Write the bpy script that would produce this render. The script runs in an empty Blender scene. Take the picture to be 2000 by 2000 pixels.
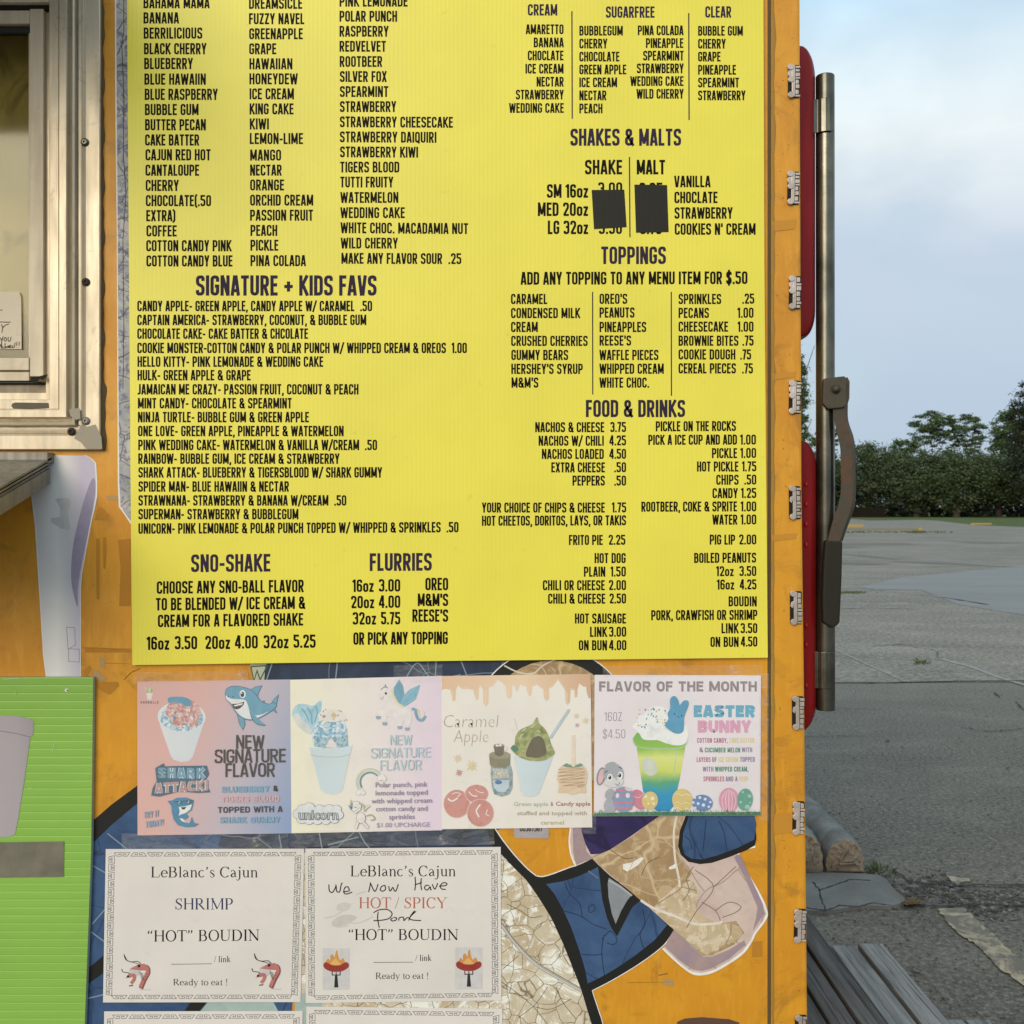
import bpy, bmesh, math, random
from mathutils import Vector, Matrix
R = math.radians
random.seed(7)
sc = bpy.context.scene
C = sc.collection

# ------------------------------------------------------------------ camera, sky, sun, exposure
H = 1.55            # eye height in metres
HZ = 995.0          # row of the horizon
cam_d = bpy.data.cameras.new('camera'); cam = bpy.data.objects.new('camera', cam_d); C.objects.link(cam)
cam.location = (0, -2.0, H); cam.rotation_euler = (R(90), 0, 0)
cam_d.sensor_width = 36; cam_d.lens = 36; cam_d.shift_y = -0.0025
cam_d.clip_start = 0.05; cam_d.clip_end = 2000
cam_d.dof.use_dof = True; cam_d.dof.focus_distance = 2.0; cam_d.dof.aperture_fstop = 15
sc.camera = cam

SUN_EL, SUN_AZ = 24, 24        # the low sun stands behind the camera, to its left
w = bpy.data.worlds.new('World'); sc.world = w; w.use_nodes = True
nt = w.node_tree; N = nt.nodes; L = nt.links; N.clear()
out = N.new('ShaderNodeOutputWorld'); bg = N.new('ShaderNodeBackground'); bg.inputs['Strength'].default_value = 0.1
sky = N.new('ShaderNodeTexSky'); sky.sky_type = 'NISHITA'; sky.sun_disc = False
sky.sun_elevation = R(SUN_EL); sky.sun_rotation = R(180 + SUN_AZ); sky.air_density = 1.2; sky.dust_density = 1.5
tc = N.new('ShaderNodeTexCoord'); mp = N.new('ShaderNodeMapping'); mp.inputs['Scale'].default_value = (1, 1, 1.9)
nz = N.new('ShaderNodeTexNoise'); nz.inputs['Scale'].default_value = 3.2; nz.inputs['Detail'].default_value = 6; nz.inputs['Roughness'].default_value = .48
nz.inputs['Distortion'].default_value = .5
sep = N.new('ShaderNodeSeparateXYZ')
L.new(tc.outputs['Generated'], mp.inputs[0]); L.new(mp.outputs[0], nz.inputs['Vector']); L.new(tc.outputs['Generated'], sep.inputs[0])
elr = N.new('ShaderNodeValToRGB')       # thin overcast: blue-grey low down, whiter higher up
e = elr.color_ramp.elements; e[0].position = .0; e[0].color = (.40, .50, .60, 1); e[1].position = .5; e[1].color = (.60, .76, .86, 1)
k = e.new(.12); k.color = (.44, .54, .66, 1); k = e.new(.22); k.color = (.54, .61, .71, 1); k = e.new(.32); k.color = (.78, .84, .85, 1); k = e.new(.38); k.color = (.70, .82, .88, 1); k = e.new(.44); k.color = (.52, .74, .90, 1)
L.new(sep.outputs['Z'], elr.inputs[0])
sc10 = N.new('ShaderNodeVectorMath'); sc10.operation = 'SCALE'; sc10.inputs['Scale'].default_value = 10.0
L.new(elr.outputs[0], sc10.inputs[0])
cr = N.new('ShaderNodeValToRGB'); cr.color_ramp.elements[0].position = .40; cr.color_ramp.elements[0].color = (.60, .60, .60, 1)
cr.color_ramp.elements[1].position = .60; cr.color_ramp.elements[1].color = (.97, .97, .97, 1)
L.new(nz.outputs['Fac'], cr.inputs[0])
mx = N.new('ShaderNodeMix'); mx.data_type = 'RGBA'
L.new(cr.outputs[0], mx.inputs[0]); L.new(sky.outputs[0], mx.inputs[6]); L.new(sc10.outputs[0], mx.inputs[7])
L.new(mx.outputs[2], bg.inputs[0]); L.new(bg.outputs[0], out.inputs[0])

sd = bpy.data.lights.new('sun', 'SUN'); sd.energy = 1.5; sd.angle = R(34); sd.color = (1, .88, .70)
sun = bpy.data.objects.new('sun', sd); C.objects.link(sun)
dirv = Vector((-math.sin(R(SUN_AZ)) * math.cos(R(SUN_EL)), -math.cos(R(SUN_AZ)) * math.cos(R(SUN_EL)), math.sin(R(SUN_EL))))
sun.rotation_euler = dirv.to_track_quat('Z', 'Y').to_euler(); sun.location = dirv * 20 + Vector((0, 0, 2))
vs = sc.view_settings; vs.view_transform = 'Standard'; vs.look = 'None'; vs.exposure = 0.20; vs.gamma = 1; vs.use_curve_mapping = False

# ------------------------------------------------------------------ helpers
def lin(c):
    c = c / 255.0
    return c / 12.92 if c <= .04045 else ((c + .055) / 1.055) ** 2.4
KI = 0.92
def sc3(rgb, k=KI): return tuple(min(.9, lin(v) / k) for v in rgb) + (1,)

def W(px, py, y=0.0):
    """a point of the vertical plane y (0 is the trailer side), measured off the photograph"""
    s = (2.0 + y) / 2000.0
    return Vector(((px - 1000) * s, y, H + (HZ - py) * s))
def G(px, py, z=0.0):
    d = (H - z) * 2000.0 / (py - HZ)
    return Vector(((px - 1000) * d / 2000.0, d - 2.0, z))

ORG = {}
def tag(o, label=None, cat=None, group=None, kind=None):
    if label: o['label'] = label
    if cat: o['category'] = cat
    if group: o['group'] = group
    if kind: o['kind'] = kind
    return o
def empty(name, loc, label, cat, group=None):
    o = bpy.data.objects.new(name, None); C.objects.link(o); o.location = loc; o.empty_display_size = .1
    ORG[o.name] = Vector(loc)
    return tag(o, label, cat, group)

class MB:
    """collects faces in world space; build() links them as one mesh object"""
    def __init__(self): self.v = []; self.f = []; self.m = []; self.mats = []; self.sm = []
    def mi(self, m):
        if m not in self.mats: self.mats.append(m)
        return self.mats.index(m)
    def face(self, pts, m=None, smooth=False):
        b = len(self.v); self.v += [tuple(p) for p in pts]; self.f.append(tuple(range(b, b + len(pts))))
        self.m.append(self.mi(m)); self.sm.append(smooth)
    def grid(self, rows, m=None, smooth=True, closed=False):
        b = len(self.v); n = len(rows[0])
        for r in rows: self.v += [tuple(p) for p in r]
        for i in range(len(rows) - 1):
            for j in range(n if closed else n - 1):
                j2 = (j + 1) % n
                self.f.append((b + i * n + j, b + i * n + j2, b + (i + 1) * n + j2, b + (i + 1) * n + j)); self.m.append(self.mi(m)); self.sm.append(smooth)
    def box(self, lo, hi, m=None, rot=None, piv=None):
        x0, y0, z0 = lo; x1, y1, z1 = hi
        p = [Vector(q) for q in ((x0, y0, z0), (x1, y0, z0), (x1, y1, z0), (x0, y1, z0), (x0, y0, z1), (x1, y0, z1), (x1, y1, z1), (x0, y1, z1))]
        if rot is not None:
            pv = Vector(piv) if piv is not None else sum(p, Vector()) / 8
            p = [rot @ (q - pv) + pv for q in p]
        b = len(self.v); self.v += [tuple(q) for q in p]
        for f in ((0, 3, 2, 1), (4, 5, 6, 7), (0, 1, 5, 4), (1, 2, 6, 5), (2, 3, 7, 6), (3, 0, 4, 7)):
            self.f.append(tuple(b + i for i in f)); self.m.append(self.mi(m)); self.sm.append(False)
    def prism(self, pts, dvec, m=None):
        """outline pts extruded along dvec"""
        d = Vector(dvec); a = [Vector(p) for p in pts]; c = [p + d for p in a]; n = len(a)
        self.face(a, m); self.face(c[::-1], m)
        for i in range(n):
            j = (i + 1) % n; self.face([a[i], c[i], c[j], a[j]], m)
    def tube(self, p0, p1, r, m=None, n=20, caps=True, r1=None):
        p0 = Vector(p0); p1 = Vector(p1); ax = (p1 - p0).normalized(); q = ax.to_track_quat('Z', 'Y'); r1 = r if r1 is None else r1
        ring = lambda c, rr: [c + q @ Vector((rr * math.cos(2 * math.pi * i / n), rr * math.sin(2 * math.pi * i / n), 0)) for i in range(n)]
        a, b = ring(p0, r), ring(p1, r1)
        self.grid([a, b], m, True, True)
        if caps: self.face(a[::-1], m); self.face(b, m)
    def build(self, name, parent=None, mat=None, bevel=0, merge=False):
        me = bpy.data.meshes.new(name)
        org = ORG[parent.name] if parent is not None else None
        if org is None:
            org = Vector(self.v[0]) if self.v else Vector()
            n = len(self.v); org = Vector((sum(p[0] for p in self.v) / n, sum(p[1] for p in self.v) / n, min(p[2] for p in self.v)))
            if name in ('parking_lot', 'grass'): org = Vector((0, 0, 0))
        me.from_pydata([(p[0] - org.x, p[1] - org.y, p[2] - org.z) for p in self.v], [], self.f)
        if mat is not None: me.materials.append(mat)
        else:
            for m in self.mats: me.materials.append(m)
            me.polygons.foreach_set('material_index', self.m)
        me.polygons.foreach_set('use_smooth', self.sm)
        o = bpy.data.objects.new(name, me); C.objects.link(o)
        if parent is not None: o.parent = parent
        else: o.location = org
        ORG[o.name] = Vector(org)
        if merge or bevel:
            bm = bmesh.new(); bm.from_mesh(me); bmesh.ops.remove_doubles(bm, verts=bm.verts, dist=1e-6)
            bmesh.ops.recalc_face_normals(bm, faces=bm.faces); bm.to_mesh(me); bm.free()
        if bevel:
            b = o.modifiers.new('bevel', 'BEVEL'); b.width = bevel; b.segments = 2; b.limit_method = 'ANGLE'; b.angle_limit = R(40)
        return o

# ------------------------------------------------------------------ materials
class M:
    def __init__(self, name, col=(.5, .5, .5, 1), rough=.6, metal=0.0, spec=.4):
        self.m = bpy.data.materials.new(name); self.m.use_nodes = True
        self.nt = self.m.node_tree; self.N = self.nt.nodes; self.L = self.nt.links
        self.p = self.N['Principled BSDF']; self.col = None
        self.p.inputs['Base Color'].default_value = col; self.p.inputs['Roughness'].default_value = rough
        self.p.inputs['Metallic'].default_value = metal; self.p.inputs['Specular IOR Level'].default_value = spec
        self.tc = None; self.world = False
    def coord(self, scale=(1, 1, 1), rot=(0, 0, 0), kind='Object'):
        if self.tc is None: self.tc = self.N.new('ShaderNodeTexCoord')
        mp = self.N.new('ShaderNodeMapping'); mp.inputs['Scale'].default_value = scale; mp.inputs['Rotation'].default_value = rot
        src = self.N.new('ShaderNodeNewGeometry').outputs['Position'] if self.world else self.tc.outputs[kind]
        self.L.new(src, mp.inputs[0]); return mp.outputs[0]
    def noise(self, s, det=4, rough=.55, dist=0, scale=(1, 1, 1), rot=(0, 0, 0)):
        n = self.N.new('ShaderNodeTexNoise'); n.inputs['Scale'].default_value = s; n.inputs['Detail'].default_value = det
        n.inputs['Roughness'].default_value = rough; n.inputs['Distortion'].default_value = dist
        self.L.new(self.coord(scale, rot), n.inputs['Vector']); return n.outputs['Fac']
    def cracks(self, s, width=.03, warp=.4, scale=(1, 1, 1)):
        """distance to voronoi edges, warped; 1 on a crack, 0 off it"""
        c = self.coord(scale); nn = self.N.new('ShaderNodeTexNoise'); nn.inputs['Scale'].default_value = s * .8; nn.inputs['Detail'].default_value = 3
        self.L.new(c, nn.inputs['Vector'])
        ad = self.N.new('ShaderNodeVectorMath'); ad.operation = 'MULTIPLY_ADD'; ad.inputs[1].default_value = (warp / s,) * 3
        self.L.new(nn.outputs['Color'], ad.inputs[0]); self.L.new(c, ad.inputs[2])
        v = self.N.new('ShaderNodeTexVoronoi'); v.feature = 'DISTANCE_TO_EDGE'; v.inputs['Scale'].default_value = s
        self.L.new(ad.outputs[0], v.inputs['Vector'])
        return self.ramp(v.outputs['Distance'], [(0, 1), (width, 0)])
    def ramp(self, src, stops, interp='LINEAR'):
        r = self.N.new('ShaderNodeValToRGB'); r.color_ramp.interpolation = interp; el = r.color_ramp.elements
        while len(el) < len(stops): el.new(.5)
        for i, (p, c) in enumerate(stops):
            el[i].position = p; el[i].color = c if isinstance(c, tuple) else (c, c, c, 1)
        self.L.new(src, r.inputs[0]); return r.outputs[0]
    def mix(self, a, b, f, mode='MIX'):
        m = self.N.new('ShaderNodeMix'); m.data_type = 'RGBA'; m.blend_type = mode
        for i, x in ((6, a), (7, b)):
            if isinstance(x, tuple): m.inputs[i].default_value = x
            else: self.L.new(x, m.inputs[i])
        if isinstance(f, (int, float)): m.inputs[0].default_value = f
        else: self.L.new(f, m.inputs[0])
        return m.outputs[2]
    def base(self, s): self.L.new(s, self.p.inputs['Base Color']); return self
    def rough(self, s): self.L.new(s, self.p.inputs['Roughness']); return self
    def bump(self, src, dist=.001, strength=1.0):
        b = self.N.new('ShaderNodeBump'); b.inputs['Distance'].default_value = dist; b.inputs['Strength'].default_value = strength
        self.L.new(src, b.inputs['Height'])
        old = self.p.inputs['Normal'].links
        if old: self.L.new(old[0].from_socket, b.inputs['Normal'])
        self.L.new(b.outputs[0], self.p.inputs['Normal']); return self
    def wave(self, s, axis='X', dist=0):
        v = self.N.new('ShaderNodeTexWave'); v.wave_type = 'BANDS'; v.bands_direction = axis; v.inputs['Scale'].default_value = s; v.inputs['Distortion'].default_value = dist
        v.inputs['Detail'].default_value = 1
        self.L.new(self.coord(), v.inputs['Vector']); return v.outputs['Fac']

_c = {}
FADE = 0.0
def ink(rgb, rough=.55):
    """printed ink or paper of one plain colour (colours as photographed in even light)"""
    k = (tuple(rgb), rough, FADE)
    if k not in _c:
        g_ = sum(rgb) / 3; m = M('ink_%d_%d_%d' % tuple(rgb), rough=rough, spec=.25); rgb = tuple(v + (g_ - v) * .20 for v in rgb); rgb = tuple(v + (q - v) * FADE for v, q in zip(rgb, (226, 220, 214)))
        f = m.noise(60, 3); m.base(m.mix(sc3(rgb), tuple(x * .86 for x in sc3(rgb)[:3]) + (1,), m.ramp(f, [(.35, 0), (.75, 1)])))
        _c[k] = m.m
    return _c[k]
def speckle(name, cols, s=90, rough=.5, dist=.6):
    k = ('sp', name); cols = [tuple(v + (sum(c) / 3 - v) * .18 for v in c) for c in cols]; cols = [tuple(v + (222 - v) * FADE for v in c) for c in cols]
    if k not in _c:
        m = M(name, rough=rough, spec=.25); f = m.noise(s, 5, .6, dist)
        n = len(cols); m.base(m.ramp(f, [(.3 + .42 * i / (n - 1), sc3(c)) for i, c in enumerate(cols)])); _c[k] = m.m
    return _c[k]
def gradient(name, c0, c1, axis='X', rng=(-.15, .15), c2=None, tilt=0):
    m = M(name, rough=.5, spec=.25); s = m.N.new('ShaderNodeSeparateXYZ'); m.L.new(m.coord(rot=(0, tilt, 0)), s.inputs[0])
    mr = m.N.new('ShaderNodeMapRange'); mr.inputs[1].default_value = rng[0]; mr.inputs[2].default_value = rng[1]
    m.L.new(s.outputs[axis], mr.inputs[0])
    st = [(0, sc3(c0)), (1, sc3(c1))] if c2 is None else [(0, sc3(c0)), (.5, sc3(c2)), (1, sc3(c1))]
    g = m.ramp(mr.outputs[0], st)
    m.base(m.mix(g, (.55, .5, .45, 1), m.ramp(m.noise(18, 4), [(.5, 0), (.85, .25)])))
    return m.m

# ------------------------------------------------------------------ drawing on flat sheets
def fillet(pts, closed=False, seg=5):
    """points may carry a corner radius as third value"""
    o = []; n = len(pts)
    for i, p in enumerate(pts):
        r = p[2] if len(p) > 2 else 0
        if r <= 0 or (not closed and i in (0, n - 1)): o.append((p[0], p[1])); continue
        a = Vector(pts[i - 1][:2]); b = Vector(p[:2]); c = Vector(pts[(i + 1) % n][:2])
        u = (a - b); v = (c - b); lu, lv = u.length, v.length; u.normalize(); v.normalize()
        ang = u.angle(v); d = min(r / math.tan(ang / 2) if ang < 3.13 else 0, lu * .5001, lv * .5001)
        if d <= 1e-6: o.append((b.x, b.y)); continue
        p0 = b + u * d; p1 = b + v * d
        for t in range(seg + 1):
            t /= seg; # quadratic-ish arc
            q = p0 * (1 - t) ** 2 + b * 2 * t * (1 - t) + p1 * t * t
            # pull towards a true arc
            o.append((q.x, q.y))
    return o
def smooth(pts, closed=False, n=4):
    o = []; m = len(pts)
    rng = range(m if closed else m - 1)
    for i in rng:
        g = lambda k: Vector(pts[k % m]) if closed else Vector(pts[max(0, min(m - 1, k))])
        p0, p1, p2, p3 = g(i - 1), g(i), g(i + 1), g(i + 2)
        for s in range(n):
            t = s / n
            q = .5 * ((2 * p1) + (-p0 + p2) * t + (2 * p0 - 5 * p1 + 4 * p2 - p3) * t * t + (-p0 + 3 * p1 - 3 * p2 + p3) * t ** 3)
            o.append(tuple(q))
    if not closed: o.append(tuple(pts[-1]))
    return o
def strip(pts, w, closed=False):
    """quads along a polyline, w = width or list of widths"""
    n = len(pts); ws = w if isinstance(w, list) else [w] * n; Lh = []; Rh = []
    P = [Vector((p[0], p[1])) for p in pts]
    for i in range(n):
        a = P[i - 1] if (i > 0 or closed) else None; c = P[(i + 1) % n] if (i < n - 1 or closed) else None
        d1 = (P[i] - a).normalized() if a is not None and (P[i] - a).length > 1e-9 else None
        d2 = (c - P[i]).normalized() if c is not None and (c - P[i]).length > 1e-9 else None
        d1 = d1 or d2 or Vector((1, 0)); d2 = d2 or d1
        n1 = Vector((-d1.y, d1.x)); n2 = Vector((-d2.y, d2.x)); m = n1 + n2
        if m.length < .2: m = n1.copy()
        m.normalize(); k = 1 / max(.35, m.dot(n1)); h = ws[i] * .5 * k
        Lh.append(P[i] + m * h); Rh.append(P[i] - m * h)
    q = []
    for i in range(n if closed else n - 1):
        j = (i + 1) % n; q.append([Lh[i], Rh[i], Rh[j], Lh[j]])
    return q
def ellpts(cx, cy, rx, ry, rot=0, n=22, a0=0, a1=360):
    o = []; full = a1 - a0 >= 360
    for i in range(n if full else n + 1):
        a = R(a0 + (a1 - a0) * i / n); x = rx * math.cos(a); y = ry * math.sin(a); c, s = math.cos(R(rot)), math.sin(R(rot))
        o.append((cx + x * c - y * s, cy + x * s + y * c))
    return o
# ------------------------------------------------------------------ condensed sans drawn with strokes (cap height 1)
def sans(ch, w, t):
    """centre lines of a glyph in a box of width w (stroke t): (strokes, advance width)"""
    q = t / 2; l, r, b, T, m = q, w - q, q, 1 - q, w / 2; rr = min(w * .5, .34); mid = .53
    def rect(): return [(l, b, rr), (r, b, rr), (r, T, rr), (l, T, rr)]
    D = {
     'A': (w, [[(q * .75, 0), (m - q * .35, 1)], [(w - q * .75, 0), (m + q * .35, 1)], [(l + q * .5, .25), (r - q * .5, .25)]]),
     'B': (w, [[(l, 0), (l, 1)], [(l, T), (r - .02, T, rr), (r - .02, mid, rr), (l, mid)], [(l, mid), (r, mid, rr), (r, b, rr), (l, b)]]),
     'C': (w, [[(r, .33), (r, b, rr), (l, b, rr), (l, T, rr), (r, T, rr), (r, .67)]]),
     'D': (w, [[(l, 0), (l, 1)], [(l, T), (r, T, rr), (r, b, rr), (l, b)]]),
     'E': (w * .84, [[(l, 0), (l, 1)], [(l, T), (w * .84, T)], [(l, mid), (w * .78, mid)], [(l, b), (w * .84, b)]]),
     'F': (w * .82, [[(l, 0), (l, 1)], [(l, T), (w * .82, T)], [(l, mid - .02), (w * .76, mid - .02)]]),
     'G': (w, [[(r, .68), (r, T, rr), (l, T, rr), (l, b, rr), (r, b, rr), (r, .47), (m, .47)]]),
     'H': (w, [[(l, 0), (l, 1)], [(r, 0), (r, 1)], [(l, mid - .01), (r, mid - .01)]]),
     'I': (t, [[(q, 0), (q, 1)]]),
     'J': (w * .72, [[(w * .72 - q, 1), (w * .72 - q, b, rr), (0, b)]]),
     'K': (w * 1.03, [[(l, 0), (l, 1)], [(l, .36), (w * .96 - q * .2, 1)], [(l + w * .2, .56), (w * 1.0 - q * .2, 0)]]),
     'L': (w * .8, [[(l, 1), (l, 0)], [(l, b), (w * .8, b)]]),
     'M': (w * 1.32, [[(l, 0), (l, 1)], [(w * 1.32 - q, 0), (w * 1.32 - q, 1)], [(l, 1), (w * .66, .12)], [(w * 1.32 - q, 1), (w * .66, .12)]]),
     'N': (w * 1.04, [[(l, 0), (l, 1)], [(w * 1.04 - q, 0), (w * 1.04 - q, 1)], [(l, 1), (w * 1.04 - q, 0)]]),
     'O': (w, [('c', rect())]),
     'P': (w, [[(l, 0), (l, 1)], [(l, T), (r, T, rr), (r, .44, rr), (l, .44)]]),
     'Q': (w, [('c', rect()), [(m, .2), (r + .04, -.06)]]),
     'R': (w, [[(l, 0), (l, 1)], [(l, T), (r - .01, T, rr), (r - .01, .48, rr), (l, .48)], [(m, .46), (r + .01, 0)]]),
     'S': (w, [[(l, .28), (l, b, rr), (r, b, rr), (r, .45, rr * .8), (l, .57, rr * .8), (l, T, rr), (r, T, rr), (r, .72)]]),
     'T': (w * .92, [[(w * .46, 0), (w * .46, 1)], [(0, T), (w * .92, T)]]),
     'U': (w, [[(l, 1), (l, b, rr), (r, b, rr), (r, 1)]]),
     'V': (w, [[(q * .75, 1), (m - q * .35, 0)], [(w - q * .75, 1), (m + q * .35, 0)]]),
     'W': (w * 1.5, [[(q * .7, 1), (w * .4, 0)], [(w * .42, 0), (w * .75, .95)], [(w * .75, .95), (w * 1.08, 0)], [(w * 1.1, 0), (w * 1.5 - q * .7, 1)]]),
     'X': (w, [[(q * .8, 0), (w - q * .8, 1)], [(w - q * .8, 0), (q * .8, 1)]]),
     'Y': (w, [[(m, 0), (m, .42)], [(q * .8, 1), (m, .38)], [(w - q * .8, 1), (m, .38)]]),
     'Z': (w * .92, [[(0, T), (w * .92, T)], [(w * .92 - q, T), (q, b)], [(0, b), (w * .92, b)]]),
     '0': (w, [('c', rect())]),
     '1': (w * .55, [[(w * .55 - q, 0), (w * .55 - q, 1)], [(0, .78), (w * .55 - q, .95)]]),
     '2': (w, [[(l, .7), (l, T, rr), (r, T, rr), (r, .62, rr * .5), (l, b)], [(q * .6, b), (w, b)]]),
     '3': (w, [[(l, .75), (l, T, rr), (r, T, rr), (r, mid, rr), (m - .05, mid)], [(m - .05, mid), (r, mid, rr), (r, b, rr), (l, b, rr), (l, .25)]]),
     '4': (w * 1.05, [[(w * .74, 0), (w * .74, 1)], [(w * .66, 1), (q * .8, .3)], [(0, .26), (w * 1.05, .26)]]),
     '5': (w, [[(w * .95, T), (l, T)], [(l, 1), (l, .56)], [(l, .58), (r, .58, rr), (r, b, rr), (l, b, rr), (l, .27)]]),
     '6': (w, [[(r, .72), (r, T, rr), (l, T, rr), (l, b, rr), (r, b, rr), (r, .56, rr), (l, .56)]]),
     '7': (w * .9, [[(0, T), (w * .9, T)], [(w * .9 - q, T), (w * .35, 0)]]),
     '8': (w, [('c', [(l, b, rr), (r, b, rr), (r, mid, rr), (l, mid, rr)]), ('c', [(l + .01, mid, rr), (r - .01, mid, rr), (r - .01, T, rr), (l + .01, T, rr)])]),
     '9': (w, [[(l, .28), (l, b, rr), (r, b, rr), (r, T, rr), (l, T, rr), (l, .44, rr), (r, .44)]]),
     '&': (w * 1.18, [[(w * 1.14, .0), (l + .03, .68, .06), (l + .03, T, rr), (w * .78, T, rr), (w * .78, .66, .1), (l, .4, .12), (l, b, rr), (w * .9, b, rr), (w * .98, .5)]]),
     '.': (t, [[(q, 0), (q, t * 1.05)]]), ',': (t, [[(q * .7, -.13), (q * 1.3, t)]]), '-': (w * .62, [[(0, .42), (w * .62, .42)]]),
     "'": (t * .9, [[(q, .66), (q, 1)]]), '/': (w * .8, [[(0, -.08), (w * .8, 1.04)]]), '+': (w, [[(0, .45), (w, .45)], [(m, .2), (m, .7)]]),
     '(': (w * .5, [[(w * .45, 1.06), (l, .85, .1), (l, .1, .1), (w * .45, -.12)]]), ')': (w * .5, [[(0, 1.06), (w * .5 - q, .85, .1), (w * .5 - q, .1, .1), (0, -.12)]]),
     '!': (t, [[(q, .28), (q, 1)], [(q, 0), (q, t)]]), '$': (w, [[(l, .3), (l, b, rr), (r, b, rr), (r, .45, rr * .8), (l, .57, rr * .8), (l, T, rr), (r, T, rr), (r, .72)], [(m, -.12), (m, 1.12)]]),
     'o': (w * .95, [('c', [(l, b, rr), (w * .95 - q, b, rr), (w * .95 - q, .72 - q, rr), (l, .72 - q, rr)])]),
     'z': (w * .8, [[(0, .72 - q), (w * .8, .72 - q)], [(w * .8 - q, .72 - q), (q, b)], [(0, b), (w * .8, b)]]),
     ' ': (w * .42, []),
    }
    return D[ch]

# ------------------------------------------------------------------ book serif, strokes of varying width (cap height 1)
def serif(ch):
    t, h = .145, .05
    S = []
    def stem(x, a, b, w=t, sf=.13, top=True, bot=True):
        S.append([(x, a, w), (x, b, w)])
        if bot: S.append([(x - sf, a + .02, .045), (x + sf, a + .02, .045)])
        if top: S.append([(x - sf, b - .02, .045), (x + sf, b - .02, .045)])
    def arc(cx, cy, rx, ry, a0, a1, lo=h, hi=t, n=16):
        o = []
        for i in range(n + 1):
            a = R(a0 + (a1 - a0) * i / n); o.append((cx + rx * math.cos(a), cy + ry * math.sin(a), lo + (hi - lo) * abs(math.cos(a)) ** 1.3))
        S.append(o)
    def cur(pts):
        S.append([tuple(p) for p in smooth(pts, False, 5)])
    x = .68
    if ch == 'L': stem(.2, 0, 1); S.append([(.2, .025, h), (.78, .025, h)]); S.append([(.77, .02, .05), (.84, .27, .03)]); return .92, S
    if ch == 'B': stem(.2, 0, 1, bot=False, top=False); S.append([(.05, .02, h), (.5, .02, h)]); S.append([(.05, .98, h), (.48, .98, h)]); S.append([(.2, .53, h), (.5, .53, h)]); arc(.48, .755, .2, .225, -90, 90); arc(.5, .275, .26, .255, -90, 90); return .93, S
    if ch == 'C' or ch == 'G': arc(.52, .5, .4, .49, 42, 318); S.append([(.86, .68, .03), (.84, 1.0, .05)]); return .98, S
    if ch == 'D': stem(.2, 0, 1, bot=False, top=False); S.append([(.05, .02, h), (.45, .02, h)]); S.append([(.05, .98, h), (.45, .98, h)]); arc(.45, .5, .47, .48, -90, 90, hi=.15); return 1.07, S
    if ch == 'H': stem(.2, 0, 1); stem(.87, 0, 1); S.append([(.2, .52, h), (.87, .52, h)]); return 1.08, S
    if ch == 'I': stem(.24, 0, 1); return .48, S
    if ch == 'M': stem(.2, 0, 1, w=.055); stem(1.13, 0, 1); S.append([(.16, 1, .13), (.65, .05, .13)]); S.append([(.65, .05, .04), (1.1, .98, .04)]); return 1.34, S
    if ch == 'N': stem(.2, 0, 1, w=.055, top=False); stem(.9, 0, 1, w=.055, bot=False); S.append([(.1, 1, .14), (.9, .02, .14)]); S.append([(.0, .98, h), (.2, .98, h)]); return 1.08, S
    if ch == 'O': arc(.53, .5, .42, .49, 0, 360, n=26); return 1.08, S
    if ch == 'P': stem(.2, 0, 1, top=False); S.append([(.05, .98, h), (.46, .98, h)]); S.append([(.2, .47, h), (.46, .47, h)]); arc(.46, .725, .25, .255, -90, 90); return .82, S
    if ch == 'R': stem(.2, 0, 1, top=False); S.append([(.05, .98, h), (.46, .98, h)]); S.append([(.2, .5, h), (.46, .5, h)]); arc(.46, .74, .23, .24, -90, 90); S.append([(.42, .5, .13), (.86, .03, .13)]); S.append([(.78, .02, .045), (1.0, .02, .045)]); return 1.0, S
    if ch == 'S': cur([(.66, .78, .05), (.55, .94, .05), (.38, .97, .06), (.2, .84, .1), (.22, .66, .13), (.42, .52, .15), (.62, .37, .13), (.66, .2, .1), (.5, .04, .06), (.28, .03, .05), (.13, .22, .05)]); S.append([(.66, .7, .02), (.65, 1, .04)]); S.append([(.13, 0, .04), (.12, .3, .02)]); return .82, S
    if ch == 'T': stem(.46, 0, 1, top=False); S.append([(.05, .97, .06), (.87, .97, .06)]); S.append([(.06, .97, .05), (.04, .76, .02)]); S.append([(.86, .97, .05), (.88, .76, .02)]); return .92, S
    if ch == 'U': S.append([(.2, .98, t), (.2, .35, t)]); S.append([(.06, .98, h), (.36, .98, h)]); S.append([(.7, .98, h), (1.0, .98, h)]); cur([(.2, .36, t), (.24, .12, .11), (.5, .03, .06), (.78, .12, .05), (.86, .4, .055), (.86, .98, .055)]); return 1.07, S
    if ch == 'Y': S.append([(.12, .98, .14), (.52, .45, .14)]); S.append([(.52, .45, .05), (.9, .98, .05)]); stem(.53, 0, .47, top=False); S.append([(0, .98, h), (.28, .98, h)]); S.append([(.76, .98, h), (1.02, .98, h)]); return 1.04, S
    if ch == 'a': S.append([(.45, .1, .12), (.45, .5, .12)]); cur([(.1, .5, .06), (.15, .64, .06), (.3, .67, .05), (.45, .5, .11)]); cur([(.45, .42, .05), (.22, .33, .09), (.1, .17, .13), (.22, .04, .08), (.45, .14, .05)]); S.append([(.44, .06, .06), (.6, .06, .04)]); return .66, S
    if ch == 'c': arc(.34, .34, .25, .32, 50, 320, hi=.13); return .66, S
    if ch == 'd': S.append([(.56, 0, .13), (.56, 1.02, .13)]); arc(.34, .33, .25, .31, 40, 320, hi=.12); S.append([(.44, 1.0, h), (.6, 1.02, h)]); S.append([(.56, .03, h), (.7, .05, h)]); return .74, S
    if ch == 'e': arc(.34, .34, .26, .32, 0, 318, hi=.13); S.append([(.12, .39, .05), (.6, .39, .05)]); return .66, S
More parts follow.
